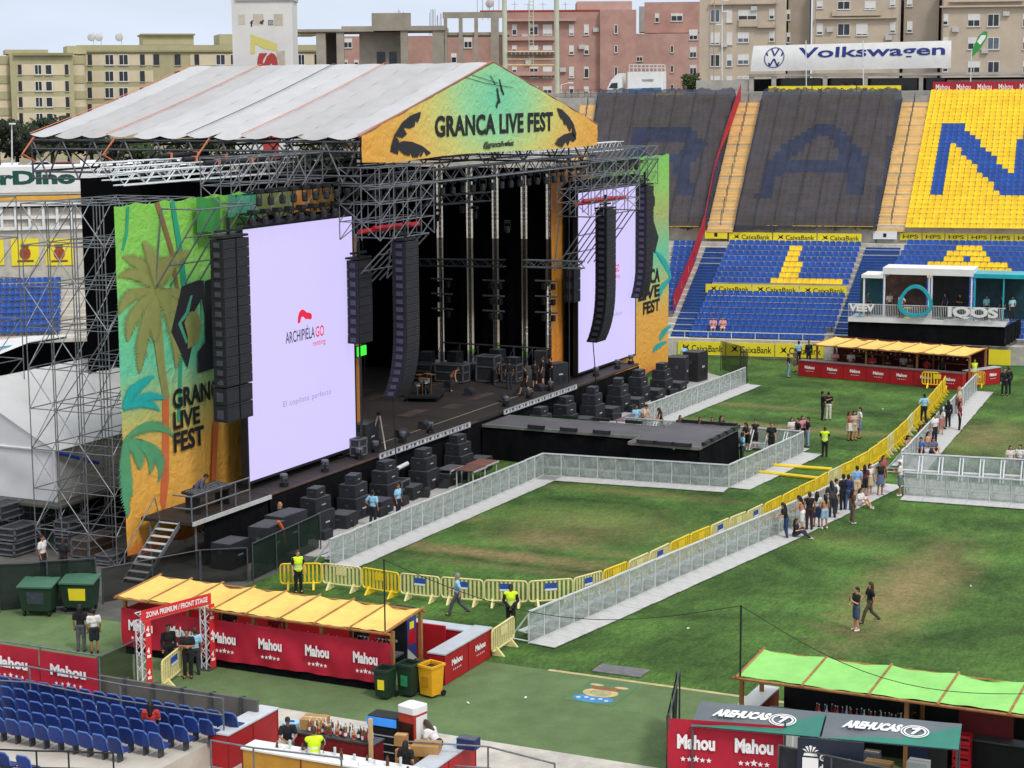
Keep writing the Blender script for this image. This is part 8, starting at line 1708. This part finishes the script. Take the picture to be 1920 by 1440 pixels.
def garment(pose, kind):
    k = (pose, kind)
    if k in GCACHE: return GCACHE[k]
    J = pose_joints(pose); U = upper(J); mb = MB()
    def cap(a, b, r0, r1, n=9): mb.tube(a, b, r0, n, 0, r1); mb.ball(a, r0*.99, n, 6); mb.ball(b, r1*.99, n, 6)
    def torso(g, top=True, low=.9):
        mb.ball(U((0, 0, .98)), (.155+g, .115+g, .13+g), 12, 8); mb.ball(U((0, .0, 1.10)), (.135+g, .105+g, .15+g), 12, 8)
        mb.ball(U((0, -.005, 1.26)), (.165+g, .115+g, .17+g), 12, 8); mb.ball(U((0, .01, 1.37)), (.175+g, .095+g, .09+g), 12, 8)
        for s in (-1, 1): cap(U((0, .01, 1.42)), U((s*.18, .01, 1.40)), .06+g, .062+g)
    def arms(g, upto):
        for s in (-1, 1):
            sh, el, wr, hd = arm_pts(J, s, U)
            if upto == 'short': cap(sh, sh.lerp(el, .62), .062+g, .060+g)
            else: cap(sh, el, .058+g, .046+g); cap(el, wr, .045+g, .034+g)
    def legs(g, upto):
        for s in (-1, 1):
            h, kn, an = J['L'][s]
            cap(h, kn if upto != 'short' else h.lerp(kn, .86), .092+g, .066+g if upto != 'short' else .082+g)
            if upto == 'long': cap(kn, an, .064+g, .052+g)
        cap(J['L'][-1][0], J['L'][1][0], .10+g, .10+g); mb.ball((0, 0, J['pz']+.03), (.16+g, .125+g, .13+g), 12, 8)
    def head():
        hy = 0
        mb.tube(U((0, .015, 1.40)), U((0, .0, 1.55)), .056, 10); mb.ball(U((0, .005, 1.645)), (.077, .098, .112), 14, 10); mb.ball(U((0, -.02, 1.585)), (.062, .070, .062), 12, 8); mb.ball(U((0, -.075, 1.545)), (.028, .022, .022), 8, 6)
        mb.tube(U((0, -.088, 1.655)), U((0, -.112, 1.615)), .010, 6, 0, .016); mb.ball(U((0, -.108, 1.615)), (.018, .015, .013), 8, 5)
        for s in (-1, 1): mb.ball(U((s*.078, .012, 1.63)), (.012, .022, .034), 8, 6); mb.ball(U((s*.030, -.082, 1.648)), (.014, .010, .010), 8, 5)
        mb.tube(U((-.022, -.089, 1.583)), U((.022, -.089, 1.583)), .009, 6)
    if kind == 'body':
        torso(0); legs(-.012, 'long'); head()
        for s in (-1, 1):
            sh, el, wr, hd = arm_pts(J, s, U); cap(sh, el, .052, .041); cap(el, wr, .040, .027)
            side = hd.cross(V((s*1.0, 0, 0.01))).normalized(); palm = wr+hd*.055; cap(wr, palm, .027, .034); wid = hd.cross(side).normalized()
            for q in (-1, 1): mb.ball(palm+wid*.012*q, .03, 8, 6)
            for i, ln in enumerate((.070, .082, .076, .058)):
                b = palm+hd*.022+wid*(i-1.5)*.019; m_ = b+hd*ln*.55+side*.006*s; t = m_+hd*ln*.38+side*.022*s; cap(b, m_, .0105, .0095, 6); cap(m_, t, .0095, .008, 6)
            b = palm-hd*.02+wid*.03; m_ = b+(hd*.5+wid).normalized()*.042; cap(b, m_, .013, .011, 6); cap(m_, m_+(hd+wid*.35).normalized()*.032, .011, .009, 6)
            an = J['L'][s][2]; cap(an, an+V((s*.015, -.13, -.045)), .042, .036)
        me = remesh(mb, .0115, 'person_body', [SKIN0, FEAT, LIPM], 1)
        eye = [U((s*.030, -.092, 1.648)) for s in (-1, 1)]; mo = U((0, -.099, 1.583))
        for p in me.polygons:
            c = p.center
            if any((c-e).length < .015 for e in eye): p.material_index = 1
            elif abs(c.x) < .026 and (c-mo).length < .028 and abs(c.z-mo.z) < .011: p.material_index = 2
    elif kind in ('tee', 'long', 'tank', 'vest'):
        torso(.012 if kind != 'vest' else .030)
        if kind == 'tee': arms(.016, 'short')
        if kind == 'long': arms(.014, 'long')
        me = remesh(mb, .02, kind, [WHITE], 1)
        if kind == 'vest':
            me.materials.append(None)
            for p in me.polygons:
                z = p.center.z
                if 1.02 < z < 1.07 or 1.15 < z < 1.20: p.material_index = 1
    elif kind in ('trousers', 'shorts'):
        legs(.012 if kind == 'trousers' else .022, 'long' if kind == 'trousers' else 'short'); me = remesh(mb, .02, kind, [WHITE], 1)
    elif kind == 'skirt':
        h = J['pz']; mb.lathe([(.15, h+.13), (.175, h), (.20, h-.16), (.225, h-.34), (.20, h-.34), (.14, h+.1)], (0, 0, 0), 16); me = remesh(mb, .02, kind, [WHITE], 1)
    elif kind == 'shoes':
        for s in (-1, 1):
            an = J['L'][s][2]; cap(an+V((0, .035, -.035)), an+V((s*.02, -.135, -.042)), .048, .040); mb.ball(an+V((0, .01, .0)), .05, 8, 6)
        me = remesh(mb, .016, kind, [WHITE], 1)
    elif kind in ('hair', 'long_hair', 'cap'):
        mb.ball(U((0, .018, 1.672)), (.088, .104, .100), 14, 10); mb.ball(U((0, .05, 1.62)), (.084, .075, .085), 12, 8)
        if kind == 'long_hair':
            cap(U((0, .07, 1.62)), U((0, .10, 1.34)), .085, .07)
            for s in (-1, 1): cap(U((s*.07, .03, 1.64)), U((s*.085, .05, 1.42)), .035, .03)
        if kind == 'cap': mb.ball(U((0, -.10, 1.70)), (.07, .075, .014), 12, 6)
        me = remesh(mb, .014, kind, [WHITE], 1)
    elif kind == 'held_phone':
        sh, el, wr, hd = arm_pts(J, 1, U); mb.cb(wr+hd*.10, (.075, .012, .15)); me = bpy.data.meshes.new('p'); me.from_pydata([tuple(v) for v in mb.v], [], mb.f); me.materials.append(BLK)
    GCACHE[k] = me; return me
CM = {}
def cloth(c):
    if c not in CM: CM[c] = M('cloth_%s' % c, c, .85, .16, 7, bump=.25, bscale=9)
    return CM[c]
SK = {'l': M('skin_light', 'c08a6c', .6, .06, 9), 'm': M('skin_tan', 'a06c4c', .6, .06, 9), 'd': M('skin_dark', '4a3024', .55, .06, 9)}
HR = {'k': M('hair_black', '17120f', .6, .2, 20), 'b': M('hair_brown', '3d2a1d', .6, .2, 20), 'y': M('hair_blond', 'a3814f', .6, .2, 20), 'g': M('hair_grey', '8a8680', .6, .2, 20), 'w': M('cap_white', 'dcdcd8', .7, .05, 5)}
HV = M('hi_vis_yellow', 'c8e80e', .6, .05, 4); REFL = M('reflective_strip', 'c9ccc4', .3, .05, 3)
REFS = {}
def sub(root, name, me, mat, mat2=None):
    o = bpy.data.objects.new(name, me); COL.objects.link(o); o.parent = root
    if mat: o.material_slots[0].link = 'OBJECT'; o.material_slots[0].material = mat
    if mat2: o.material_slots[1].link = 'OBJECT'; o.material_slots[1].material = mat2
    return o
def person(loc, face, pose, top, bot, hair, skin, label, vest=False, shoes='2a2a2c', h=1.0, phone=False, group=None):
    rz = RAD(-70+face+math.degrees(math.atan2(loc.y, loc.x))-22)
    t = thing('person', label, 'person', (loc.x, loc.y, loc.z+.012), rz, group); t.scale = (h, h, h)
    b = sub(t, 'body', garment(pose, 'body'), SK[skin])
    tk, tcol = top; sub(t, {'tee': 'tshirt', 'long': 'shirt', 'tank': 'tank_top'}[tk], garment(pose, tk), cloth(tcol))
    bk_, bcol = bot; sub(t, bk_, garment(pose, bk_), cloth(bcol))
    hk, hc = hair; sub(t, {'hair': 'hair', 'long_hair': 'hair', 'cap': 'cap'}[hk], garment(pose, hk), HR[hc])
    sub(t, 'shoes', garment(pose, 'shoes'), cloth(shoes))
    if vest: sub(t, 'safety_vest', garment(pose, 'vest'), HV, REFL)
    if phone: sub(t, 'phone', garment(pose, 'held_phone'), BLK)
    return t
BLKT, WHT, NAVY, LBL, GREYT, REDT, BEI, DEN = '1a1a1d', 'd8d6d2', '232b45', '8fc3dd', '6a6c70', 'a82a32', 'c8b08c', '46617f'
T, LS, TK = 'tee', 'long', 'tank'; TR, SH, SKT = 'trousers', 'shorts', 'skirt'; HA, LH, CA = 'hair', 'long_hair', 'cap'
PPL = [
 (82, 1082, 0, 60, 'stand', (T, WHT), (TR, '2a2a30'), (HA, 'k'), 'm', 'person in a white tshirt walking behind the mesh fence by the dumpsters'),
 (122, 1086, 0, -40, 'stand', (T, BLKT), (TR, BLKT), (HA, 'k'), 'd', 'person all in black behind the mesh fence by the dumpsters'),
 (153, 1222, 0, 170, 'stand', (T, BLKT), (TR, '55565a'), (LH, 'k'), 'm', 'person with long black hair, black top and grey jeans walking away on the turf'),
 (178, 1225, 0, 190, 'stand', (T, WHT), (SH, '22252c'), (HA, 'k'), 'm', 'person in a loose white tshirt walking away beside a woman in black'),
 (560, 1112, 0, 20, 'stand', (T, BLKT), (TR, BLKT), (HA, 'b'), 'l', 'guard in a yellow safety vest in front of the leftmost yellow barrier', True),
 (858, 1155, 0, 270, 'walk', (T, LBL), (TR, '4a4d54'), (HA, 'g'), 'l', 'person in a light blue shirt and grey trousers walking left along the yellow barriers'),
 (958, 1183, 0, 0, 'hands', (LS, BLKT), (TR, BLKT), (HA, 'k'), 'd', 'guard in a yellow safety vest with hands clasped beside the clear barriers', True),
 (318, 1262, 0, 20, 'stand', (LS, BLKT), (TR, BLKT), (HA, 'k'), 'm', 'tall person dressed in black standing inside the red entrance arch'),
 (353, 1272, 0, -10, 'folded', (T, BLKT), (TR, BLKT), (HA, 'k'), 'm', 'person in black with folded arms at the right leg of the red arch'),
 (367, 1266, 0, 200, 'hip', (T, LBL), (TR, '33363d'), (HA, 'b'), 'm', 'person in a light blue shirt behind the one in black at the red arch'),
 (592, 1478, 0, 190, 'lean', (T, BLKT), (TR, BLKT), (HA, 'b'), 'm', 'guard in a yellow safety vest leaning at the ochre counter', True),
 (540, 1442, 0, 10, 'lean', (T, BLKT), (TR, BLKT), (CA, 'k'), 'm', 'barman in black with black cap behind the ochre counter'),
 (762, 1490, 0, 160, 'stand', (T, BLKT), (TR, BLKT), (LH, 'k'), 'l', 'barwoman in black with long dark hair in the small bar'),
 (822, 1450, 0, 230, 'bend', (T, WHT), (TR, '2a2a2c'), (LH, 'b'), 'l', 'person in a white top bending down in the small bar'),
 (1605, 1183, 0, 300, 'phone', (T, BLKT), (SH, '3f5066'), (HA, 'k'), 'l', 'person in a black tshirt and blue shorts walking with a phone on the lawn', False, WHT, True),
 (1630, 1170, 0, 290, 'walk', (T, BLKT), (TR, '4a4636'), (LH, 'b'), 'l', 'person in a black top and olive trousers walking beside the one with a phone'),
 (368, 955, ZS, 80, 'bend', (LS, '55566a'), (TR, '26272b'), (HA, 'k'), 'm', 'technician in a patterned shirt bending over the mixing desk on the side platform'),
 (527, 1012, 0, 60, 'stand', (LS, BLKT), (TR, BLKT), (LH, 'y'), 'l', 'fair haired person in black standing beside the black cabinets'),
 (446, 990, 0, 90, 'stand', (T, '2b2b2e'), (TR, BLKT), (HA, 'k'), 'm', 'technician in dark clothes among the cabinets near the stairs'),
 (700, 990, 0, 150, 'hip', (T, LBL), (TR, '22252c'), (HA, 'k'), 'm', 'left of two people in light blue shirts in the pit'),
 (747, 972, 0, 60, 'stand', (T, LBL), (TR, '22252c'), (HA, 'b'), 'm', 'right of two people in light blue shirts in the pit'),
 (985, 742, ZS, 270, 'walk', (T, BLKT), (SH, BLKT), (HA, 'b'), 'l', 'crew member in black shorts walking across the stage floor'),
 (955, 730, ZS, 200, 'stand', (T, BLKT), (TR, '2c2f36'), (HA, 'k'), 'm', 'crew member in dark jeans standing left of the walking one on stage'),
 (1003, 728, ZS, 160, 'phone', (T, '2a2a2d'), (SH, BLKT), (HA, 'k'), 'l', 'crew member looking at a sheet in the stage group'),
 (1018, 724, ZS, 260, 'stand', (T, BLKT), (SH, '33343a'), (HA, 'b'), 'l', 'crew member with grey shorts in the stage group'),
 (1032, 722, ZS, 280, 'hip', (T, BLKT), (SH, BLKT), (CA, 'k'), 'l', 'crew member with hand on hip nearest the orange strip on stage'),
 (925, 722, ZS, 120, 'bend', (T, '3a3a3f'), (TR, BLKT), (HA, 'k'), 'm', 'crew member bending over the cases on stage'),
 (845, 735, ZS, 90, 'bend', (TK, '8a5a48'), (TR, '2a2a2e'), (HA, 'b'), 'l', 'crew member in a rust top crouching by the drum kit'),
 (765, 660, ZS+1.0, 20, 'stand', (T, BLKT), (TR, BLKT), (HA, 'k'), 'm', 'crew member on the dark riser behind the curved speaker column'),
 (1193, 815, 0, 20, 'hip', (T, LBL), (TR, '22252c'), (HA, 'k'), 'm', 'person in a light blue shirt by the lilac table'),
 (1207, 815, 0, 60, 'lean', (T, 'c9a98c'), (TR, '26262a'), (CA, 'k'), 'l', 'person in a beige top and dark cap by the lilac table'),
 (1240, 818, 0, 280, 'lean', (TK, BLKT), (SH, BLKT), (LH, 'k'), 'l', 'person with long dark hair leaning on the fence behind the catwalk'),
 (1275, 832, 0, 20, 'stand', (T, '3a3033'), (SH, BLKT), (LH, 'b'), 'l', 'person whose head shows just above the forward stage, leftmost'),
 (1312, 836, 0, 20, 'stand', (T, '5a3a3a'), (SH, BLKT), (LH, 'k'), 'l', 'person whose head shows above the forward stage, second from left'),
 (1335, 836, 0, -10, 'stand', (T, 'c9a08c'), (SH, BLKT), (LH, 'b'), 'l', 'person in a pale top whose head shows above the forward stage'),
 (1352, 838, 0, 50, 'stand', (T, BLKT), (SH, BLKT), (LH, 'k'), 'l', 'dark haired person above the right corner of the forward stage'),
 (1402, 846, 0, -50, 'lean', (T, '4a2a2e'), (SH, BLKT), (LH, 'k'), 'l', 'person in a maroon top leaning on the white braced barriers, leftmost'),
 (1416, 842, 0, -10, 'stand', (TK, BLKT), (SH, BLKT), (HA, 'k'), 'l', 'person in a black top standing behind the white braced barriers'),
 (1446, 850, 0, 10, 'stand', (T, BLKT), (SH, BLKT), (HA, 'b'), 'l', 'person in black behind the white braced barriers, second from the right'),
 (1391, 868, 0, 300, 'folded', (T, LBL), (TR, '3a3d44'), (HA, 'k'), 'd', 'person in a light blue shirt at the right corner of the forward stage'),
 (1484, 838, 0, 30, 'stand', (T, 'd8cfc8'), (SH, BLKT), (LH, 'b'), 'l', 'person in a pale top in the group at the corner of the barriers'),
 (1495, 842, 0, -60, 'stand', (T, BLKT), (SH, BLKT), (HA, 'k'), 'l', 'person in black in the middle of the group at the corner of the barriers'),
 (1504, 836, 0, 40, 'stand', (T, 'c98a94'), (SH, BLKT), (LH, 'b'), 'l', 'person in pink in the group at the corner of the barriers'),
 (1514, 838, 0, 290, 'stand', (T, BLKT), (TR, '86a4bf'), (HA, 'k'), 'l', 'person in a black tshirt and pale jeans at the corner of the barriers'),
 (1546, 857, 0, 175, 'hands', (T, BLKT), (TR, BLKT), (HA, 'b'), 'm', 'guard in a yellow safety vest standing alone on the lawn by the forward stage', True),
 (1553, 788, 0, 175, 'stand', (T, BLKT), (TR, 'd2ccbe'), (HA, 'k'), 'l', 'person in a black tshirt and white trousers on the far lawn'),
 (1542, 788, 0, 100, 'reach', (T, BLKT), (TR, BLKT), (HA, 'k'), 'm', 'person in black embracing the one in white trousers'),
 (1592, 826, 0, 60, 'hip', (TK, '9a5a44'), (SKT, 'd8d0c0'), (LH, 'b'), 'm', 'person in a rust top and white skirt on the lawn'),
 (1601, 826, 0, 30, 'stand', (T, 'b9a092'), (SH, 'b8a890'), (LH, 'k'), 'l', 'person in beige in the middle of the group of three on the lawn'),
 (1611, 822, 0, 290, 'stand', (T, WHT), (SH, '5a7fa8'), (HA, 'k'), 'l', 'person in a white tshirt and blue shorts in the group of three on the lawn'),
 (1478, 708, 0, 90, 'stand', (T, BLKT), (TR, '7fa3c4'), (HA, 'k'), 'l', 'person in a black top and pale jeans at the left end of the far bar'),
 (1490, 698, 0, 250, 'stand', (T, '5c5650'), (SH, '6a6258'), (HA, 'b'), 'l', 'person in brown clothes at the left end of the far bar'),
 (1497, 684, 0, 200, 'stand', (T, '8fb9d2'), (TR, BLKT), (HA, 'k'), 'm', 'person in a pale blue shirt behind the left end of the far bar'),
 (1516, 684, 0, 10, 'stand', (LS, BLKT), (TR, BLKT), (HA, 'k'), 'm', 'person all in black before the yellow boards at the far bar'),
 (1882, 742, 0, 20, 'hip', (LS, '17191f'), (TR, '17191f'), (HA, 'k'), 'l', 'left of two officers in dark uniform right of the far bar', False, '151515'),
 (1890, 738, 0, 200, 'stand', (LS, '17191f'), (TR, '17191f'), (HA, 'b'), 'l', 'right of two officers in dark uniform right of the far bar', False, '151515'),
 (1826, 722, 0, 10, 'stand', (T, BLKT), (TR, BLKT), (HA, 'b'), 'l', 'guard in a yellow safety vest at the right end of the far bar', True),
 (1732, 792, 0, 200, 'hip', (T, LBL), (TR, '1f2430'), (HA, 'k'), 'l', 'person in a light blue shirt leaning at the far end of the yellow barriers'),
 (1798, 778, 0, 90, 'stand', (T, 'd0b8a4'), (SKT, 'a05048'), (LH, 'y'), 'l', 'person with fair hair and pale top farthest on the white plates'),
 (1799, 808, 0, 90, 'stand', (T, '7a2630'), (TR, BLKT), (LH, 'k'), 'l', 'person in a dark red top with bag on the white plates'),
 (1777, 802, 0, 200, 'stand', (LS, BLKT), (TR, BLKT), (LH, 'k'), 'l', 'person all in black on the white plates beside the red topped one'),
 (1764, 816, 0, 150, 'hip', (T, 'd8cfcc'), (SKT, 'a86868'), (LH, 'b'), 'l', 'person in white with a reddish skirt by the far clear barriers'),
 (1752, 832, 0, 40, 'stand', (T, WHT), (TR, '22242b'), (HA, 'k'), 'l', 'person in a white shirt and dark trousers in the far crowd'),
 (1748, 806, 0, 100, 'ground', (T, BLKT), (TR, BLKT), (LH, 'k'), 'l', 'person in black sitting behind the white shirted one in the far crowd'),
 (1700, 848, 0, 60, 'ground', (T, 'b08a78'), (SH, BLKT), (LH, 'k'), 'l', 'person sitting on the grass at the left end of the far crowd'),
 (1716, 850, 0, 20, 'ground', (T, BLKT), (SH, BLKT), (LH, 'k'), 'm', 'person in black sitting on the grass in the far crowd'),
 (1727, 852, 0, -10, 'ground', (T, '3f6fb5'), (SH, '2a3a5a'), (HA, 'k'), 'l', 'person in blue sitting in the middle of the far crowd'),
 (1738, 840, 0, 60, 'ground', (TK, 'c49a84'), (SH, 'b09a88'), (LH, 'b'), 'l', 'person in a pale pink top sitting in the far crowd'),
 (1748, 852, 0, 30, 'ground', (T, '5a6480'), (SH, '3a3f55'), (LH, 'k'), 'l', 'person in slate blue sitting at the right of the far crowd'),
 (1724, 826, 0, 90, 'ground', (TK, 'a8705c'), (SH, BLKT), (LH, 'b'), 'm', 'person in a rust top sitting behind in the far crowd'),
 (1737, 818, 0, 200, 'ground', (T, BLKT), (SH, BLKT), (HA, 'k'), 'l', 'person in black sitting at the back of the far crowd'),
 (1474, 1010, 0, 280, 'lean', (T, BLKT), (TR, '2a3f66'), (LH, 'k'), 'l', 'person with long black hair leaning on the end of the clear barriers'),
 (1490, 1008, 0, 80, 'ground', (T, BLKT), (TR, '2a2f3e'), (LH, 'b'), 'l', 'person in black sitting on the white plates at the near end of the crowd', False, WHT),
 (1504, 998, 0, 260, 'lean', (TK, 'b08068'), (SH, WHT), (LH, 'k'), 'l', 'person in white shorts leaning on the clear barriers'),
 (1517, 995, 0, 190, 'stand', (TK, BLKT), (TR, '3a2426'), (HA, 'b'), 'm', 'person in a black top and dark red trousers in the near crowd'),
 (1531, 990, 0, 170, 'stand', (T, WHT), (SH, '34466a'), (LH, 'k'), 'm', 'person in a white tshirt and navy shorts in the near crowd'),
 (1546, 992, 0, 220, 'hip', (TK, 'b58a72'), (SH, '9fb4c8'), (LH, 'k'), 'm', 'person in pale blue shorts in front of the near crowd', False, WHT),
 (1560, 972, 0, 200, 'lean', (T, '3a3a40'), (TR, '2c2e36'), (LH, 'k'), 'l', 'person in dark grey leaning on the barriers in the near crowd'),
 (1568, 965, 0, 90, 'stand', (T, 'd2d6d8'), (TR, '33353c'), (HA, 'k'), 'l', 'person in a white tshirt and dark trousers in the near crowd'),
 (1590, 958, 0, 160, 'stand', (LS, '2a3a66'), (TR, '4a5f88'), (HA, 'k'), 'm', 'person in a blue shirt and jeans with back turned in the near crowd'),
 (1580, 958, 0, 220, 'stand', (T, BLKT), (TR, BLKT), (HA, 'k'), 'm', 'person in black half hidden behind the blue shirted one'),
 (1598, 982, 0, 120, 'hip', (T, '5c4a40'), (TR, '6a5a48'), (LH, 'k'), 'm', 'person in brown patterned clothes standing off the plates', False, WHT),
 (1611, 950, 0, 60, 'ground', (T, WHT), (SH, WHT), (LH, 'b'), 'l', 'person in white sitting at the edge of the white plates', False, WHT),
 (1606, 938, 0, 190, 'stand', (T, '7fa9d8'), (SH, 'c9b08c'), (HA, 'k'), 'l', 'person in a sky blue tshirt and beige shorts in the near crowd'),
 (1620, 932, 0, 200, 'stand', (T, '6a2a34'), (SH, BLKT), (LH, 'k'), 'l', 'person in a maroon top in the near crowd'),
 (1630, 930, 0, 40, 'stand', (T, 'd6d0cc'), (SKT, 'c0aa88'), (LH, 'k'), 'l', 'person in a white top and beige skirt in the near crowd'),
 (1650, 930, 0, 30, 'stand', (TK, BLKT), (SKT, '5a6a88'), (HA, 'k'), 'm', 'person in a black top and denim skirt at the far end of the near crowd'),
 (1656, 915, 0, 60, 'stand', (T, 'a04a50'), (SH, BLKT), (LH, 'b'), 'l', 'person in red at the corner of the clear barriers'),
 (1687, 930, 0, 270, 'phone', (T, WHT), (SH, '6a6f78'), (CA, 'w'), 'm', 'person in a white tshirt and white cap looking at a phone', False, WHT),
 (1893, 893, 0, 20, 'stand', (T, 'cfc4bd'), (SH, BLKT), (LH, 'k'), 'l', 'left of two people behind the braced barriers at the right photo edge'),
 (1911, 893, 0, -20, 'stand', (T, WHT), (SH, BLKT), (LH, 'k'), 'l', 'right of two people behind the braced barriers at the right photo edge'),
 (1282, 690, 0, 30, 'hip', (T, LBL), (TR, '22252c'), (HA, 'k'), 'm', 'person in a light blue shirt behind the far tall cabinets'),
]
LEGHIDE = 0
for e in PPL:
    x, y, z, face, pose, top, bot, hair, skin, label = e[:10]; vest = e[10] if len(e) > 10 else False; shoes = e[11] if len(e) > 11 else '2a2a2c'; ph = e[12] if len(e) > 12 else False
    hh = rn.uniform(.94, 1.04)*(.97 if hair[0] == LH else 1.0)
    person(P(x, y, z), face, pose, top, bot, hair, skin, label, vest, shoes, hh, ph)
# staff and visitors placed by the furniture they stand at
def staff(fr, u, d, z, face, pose, top, bot, hair, skin, label, h=1.0): person(fr.w(u, d, z), face, pose, top, bot, hair, skin, label, False, '2a2a2c', h)
cl = ['d5a0a0', 'd8d4d0', BLKT, '9a2a30', BLKT, 'b8b2aa', BLKT, 'a82a32', '333338']
for k in range(9): staff(FB, 2.0+k*(w1-4)/8.5, 1.6+.5*(k % 3), .0, rnd.choice((0, 20, -30, 170)), rnd.choice(('stand', 'lean', 'folded')), (T, cl[k]), (TR, BLKT), (rnd.choice((HA, LH)), 'k'), 'm', 'bar worker inside the far red bar, %s from the left' % ORD[k], rn.uniform(.92, 1.03))
for k, (x, d, c, ps) in enumerate(((1628, 2, '3a5a66', 'stand'), (1668, 2.2, 'c9c4bf', 'stand'), (1690, 1.4, 'd8d4d0', 'hip'), (1772, 2.6, '2a3350', 'stand'), (1800, 2.4, BLKT, 'folded'), (1850, 2.0, '7fb9c4', 'stand'), (1880, 1.6, '22242a', 'stand'), (1898, 1.8, '9fd0d8', 'hip'))):
    a = IQ.px(x, 560, d); staff(IQ, a[0], d, zf, rnd.choice((0, 40, -40)), ps, (T, c), (TR, '26282e'), (rnd.choice((HA, LH)), 'k'), 'm', 'visitor on the white lounge platform, %s from the left' % ORD[k])
for k, (u, d, c, f_, l) in enumerate(((3.4, 1.8, '3a3a40', 0, 'bar worker in dark grey under the yellow roof'), (5.2, 2.0, 'b02a30', 30, 'bar worker in red under the yellow roof'), (8.8, 1.9, '2a2a2e', 200, 'bar worker in black near the beer taps'))): staff(B1, u, d, 0, f_, 'stand', (T, c), (TR, BLKT), (HA, 'k'), 'm', l)
staff(G1, 5.0, 1.7, 0, 200, 'lean', (T, BLKT), (TR, BLKT), (HA, 'k'), 'm', 'bar worker in black under the green roof'); staff(G1, 8.6, 4.2, 0, 40, 'stand', (T, 'd0ccc8'), (TR, '2a2c34'), (HA, 'b'), 'l', 'person whose head shows behind the right end of the green roof', 1.3)
for (x, y, l) in ((1337, 618, 'left of two people in pink sitting in the front row of the far stand'), (1355, 618, 'right of two people in pink sitting in the front row of the far stand')):
    p = PP(x, y+8, *LOW); person(p, 0, 'chair', (T, 'd89a96'), (SH, 'c9b0a0'), (HA, 'b'), 'l', l, False, WHT)
for (x, l, c, ps) in ((1546, 'person in a rust top on the terrace above the netted block A', 'a86a50', 'ground'), (1580, 'person in a teal top on the terrace above the netted block A', '7fb0aa', 'stand'), (1598, 'person in a pale blue top on the terrace above the netted block A', 'b9c6d0', 'hip')): a = fh.px(x, 166, 1.0); person(fh.w(a[0], 1.0, a[2]-1.15), 0, ps, (T, c), (TR, '33353c'), (HA, 'k'), 'm', l)
q = P(284, 1392, NZ); person(Vector((q.x, q.y, NZ-.02)), 170, 'chair', (T, 'b0322c'), (TR, '1c1c20'), (LH, 'k'), 'l', 'person with black hair and red top sitting on the near blue seats')
# ------------------------------------------------------------------ small litter left on the lawn and turf
lt0 = None
for k, (x, y) in enumerate(((1655, 768), (985, 1310), (878, 1320), (1290, 1180), (1820, 1100), (1470, 930))):
    p = P(x, y, .02)
    if lt0 is None:
        lt0 = thing('paper_cup', 'white paper cup lying on the grass', 'cup', p, 0, 'litter'); MB().lathe([(.035, -.06), (.05, .06)], n=10).build('cup_wall', WPRINT, lt0); lt0.location.z = .06; lt0.rotation_euler = (1.57, 0, .4); lt0.scale = (.7, .7, .7)
    else: o = dup(lt0, (p.x, p.y, .06), k*1.3); o.rotation_euler = (1.57, 0, k*1.3)
if stuff.f:
    tag(stuff.build('seat_rows', [BLUESEAT, YELSEAT]), 'rows of blue and yellow seats in the far stand', 'seats', kind='stuff')
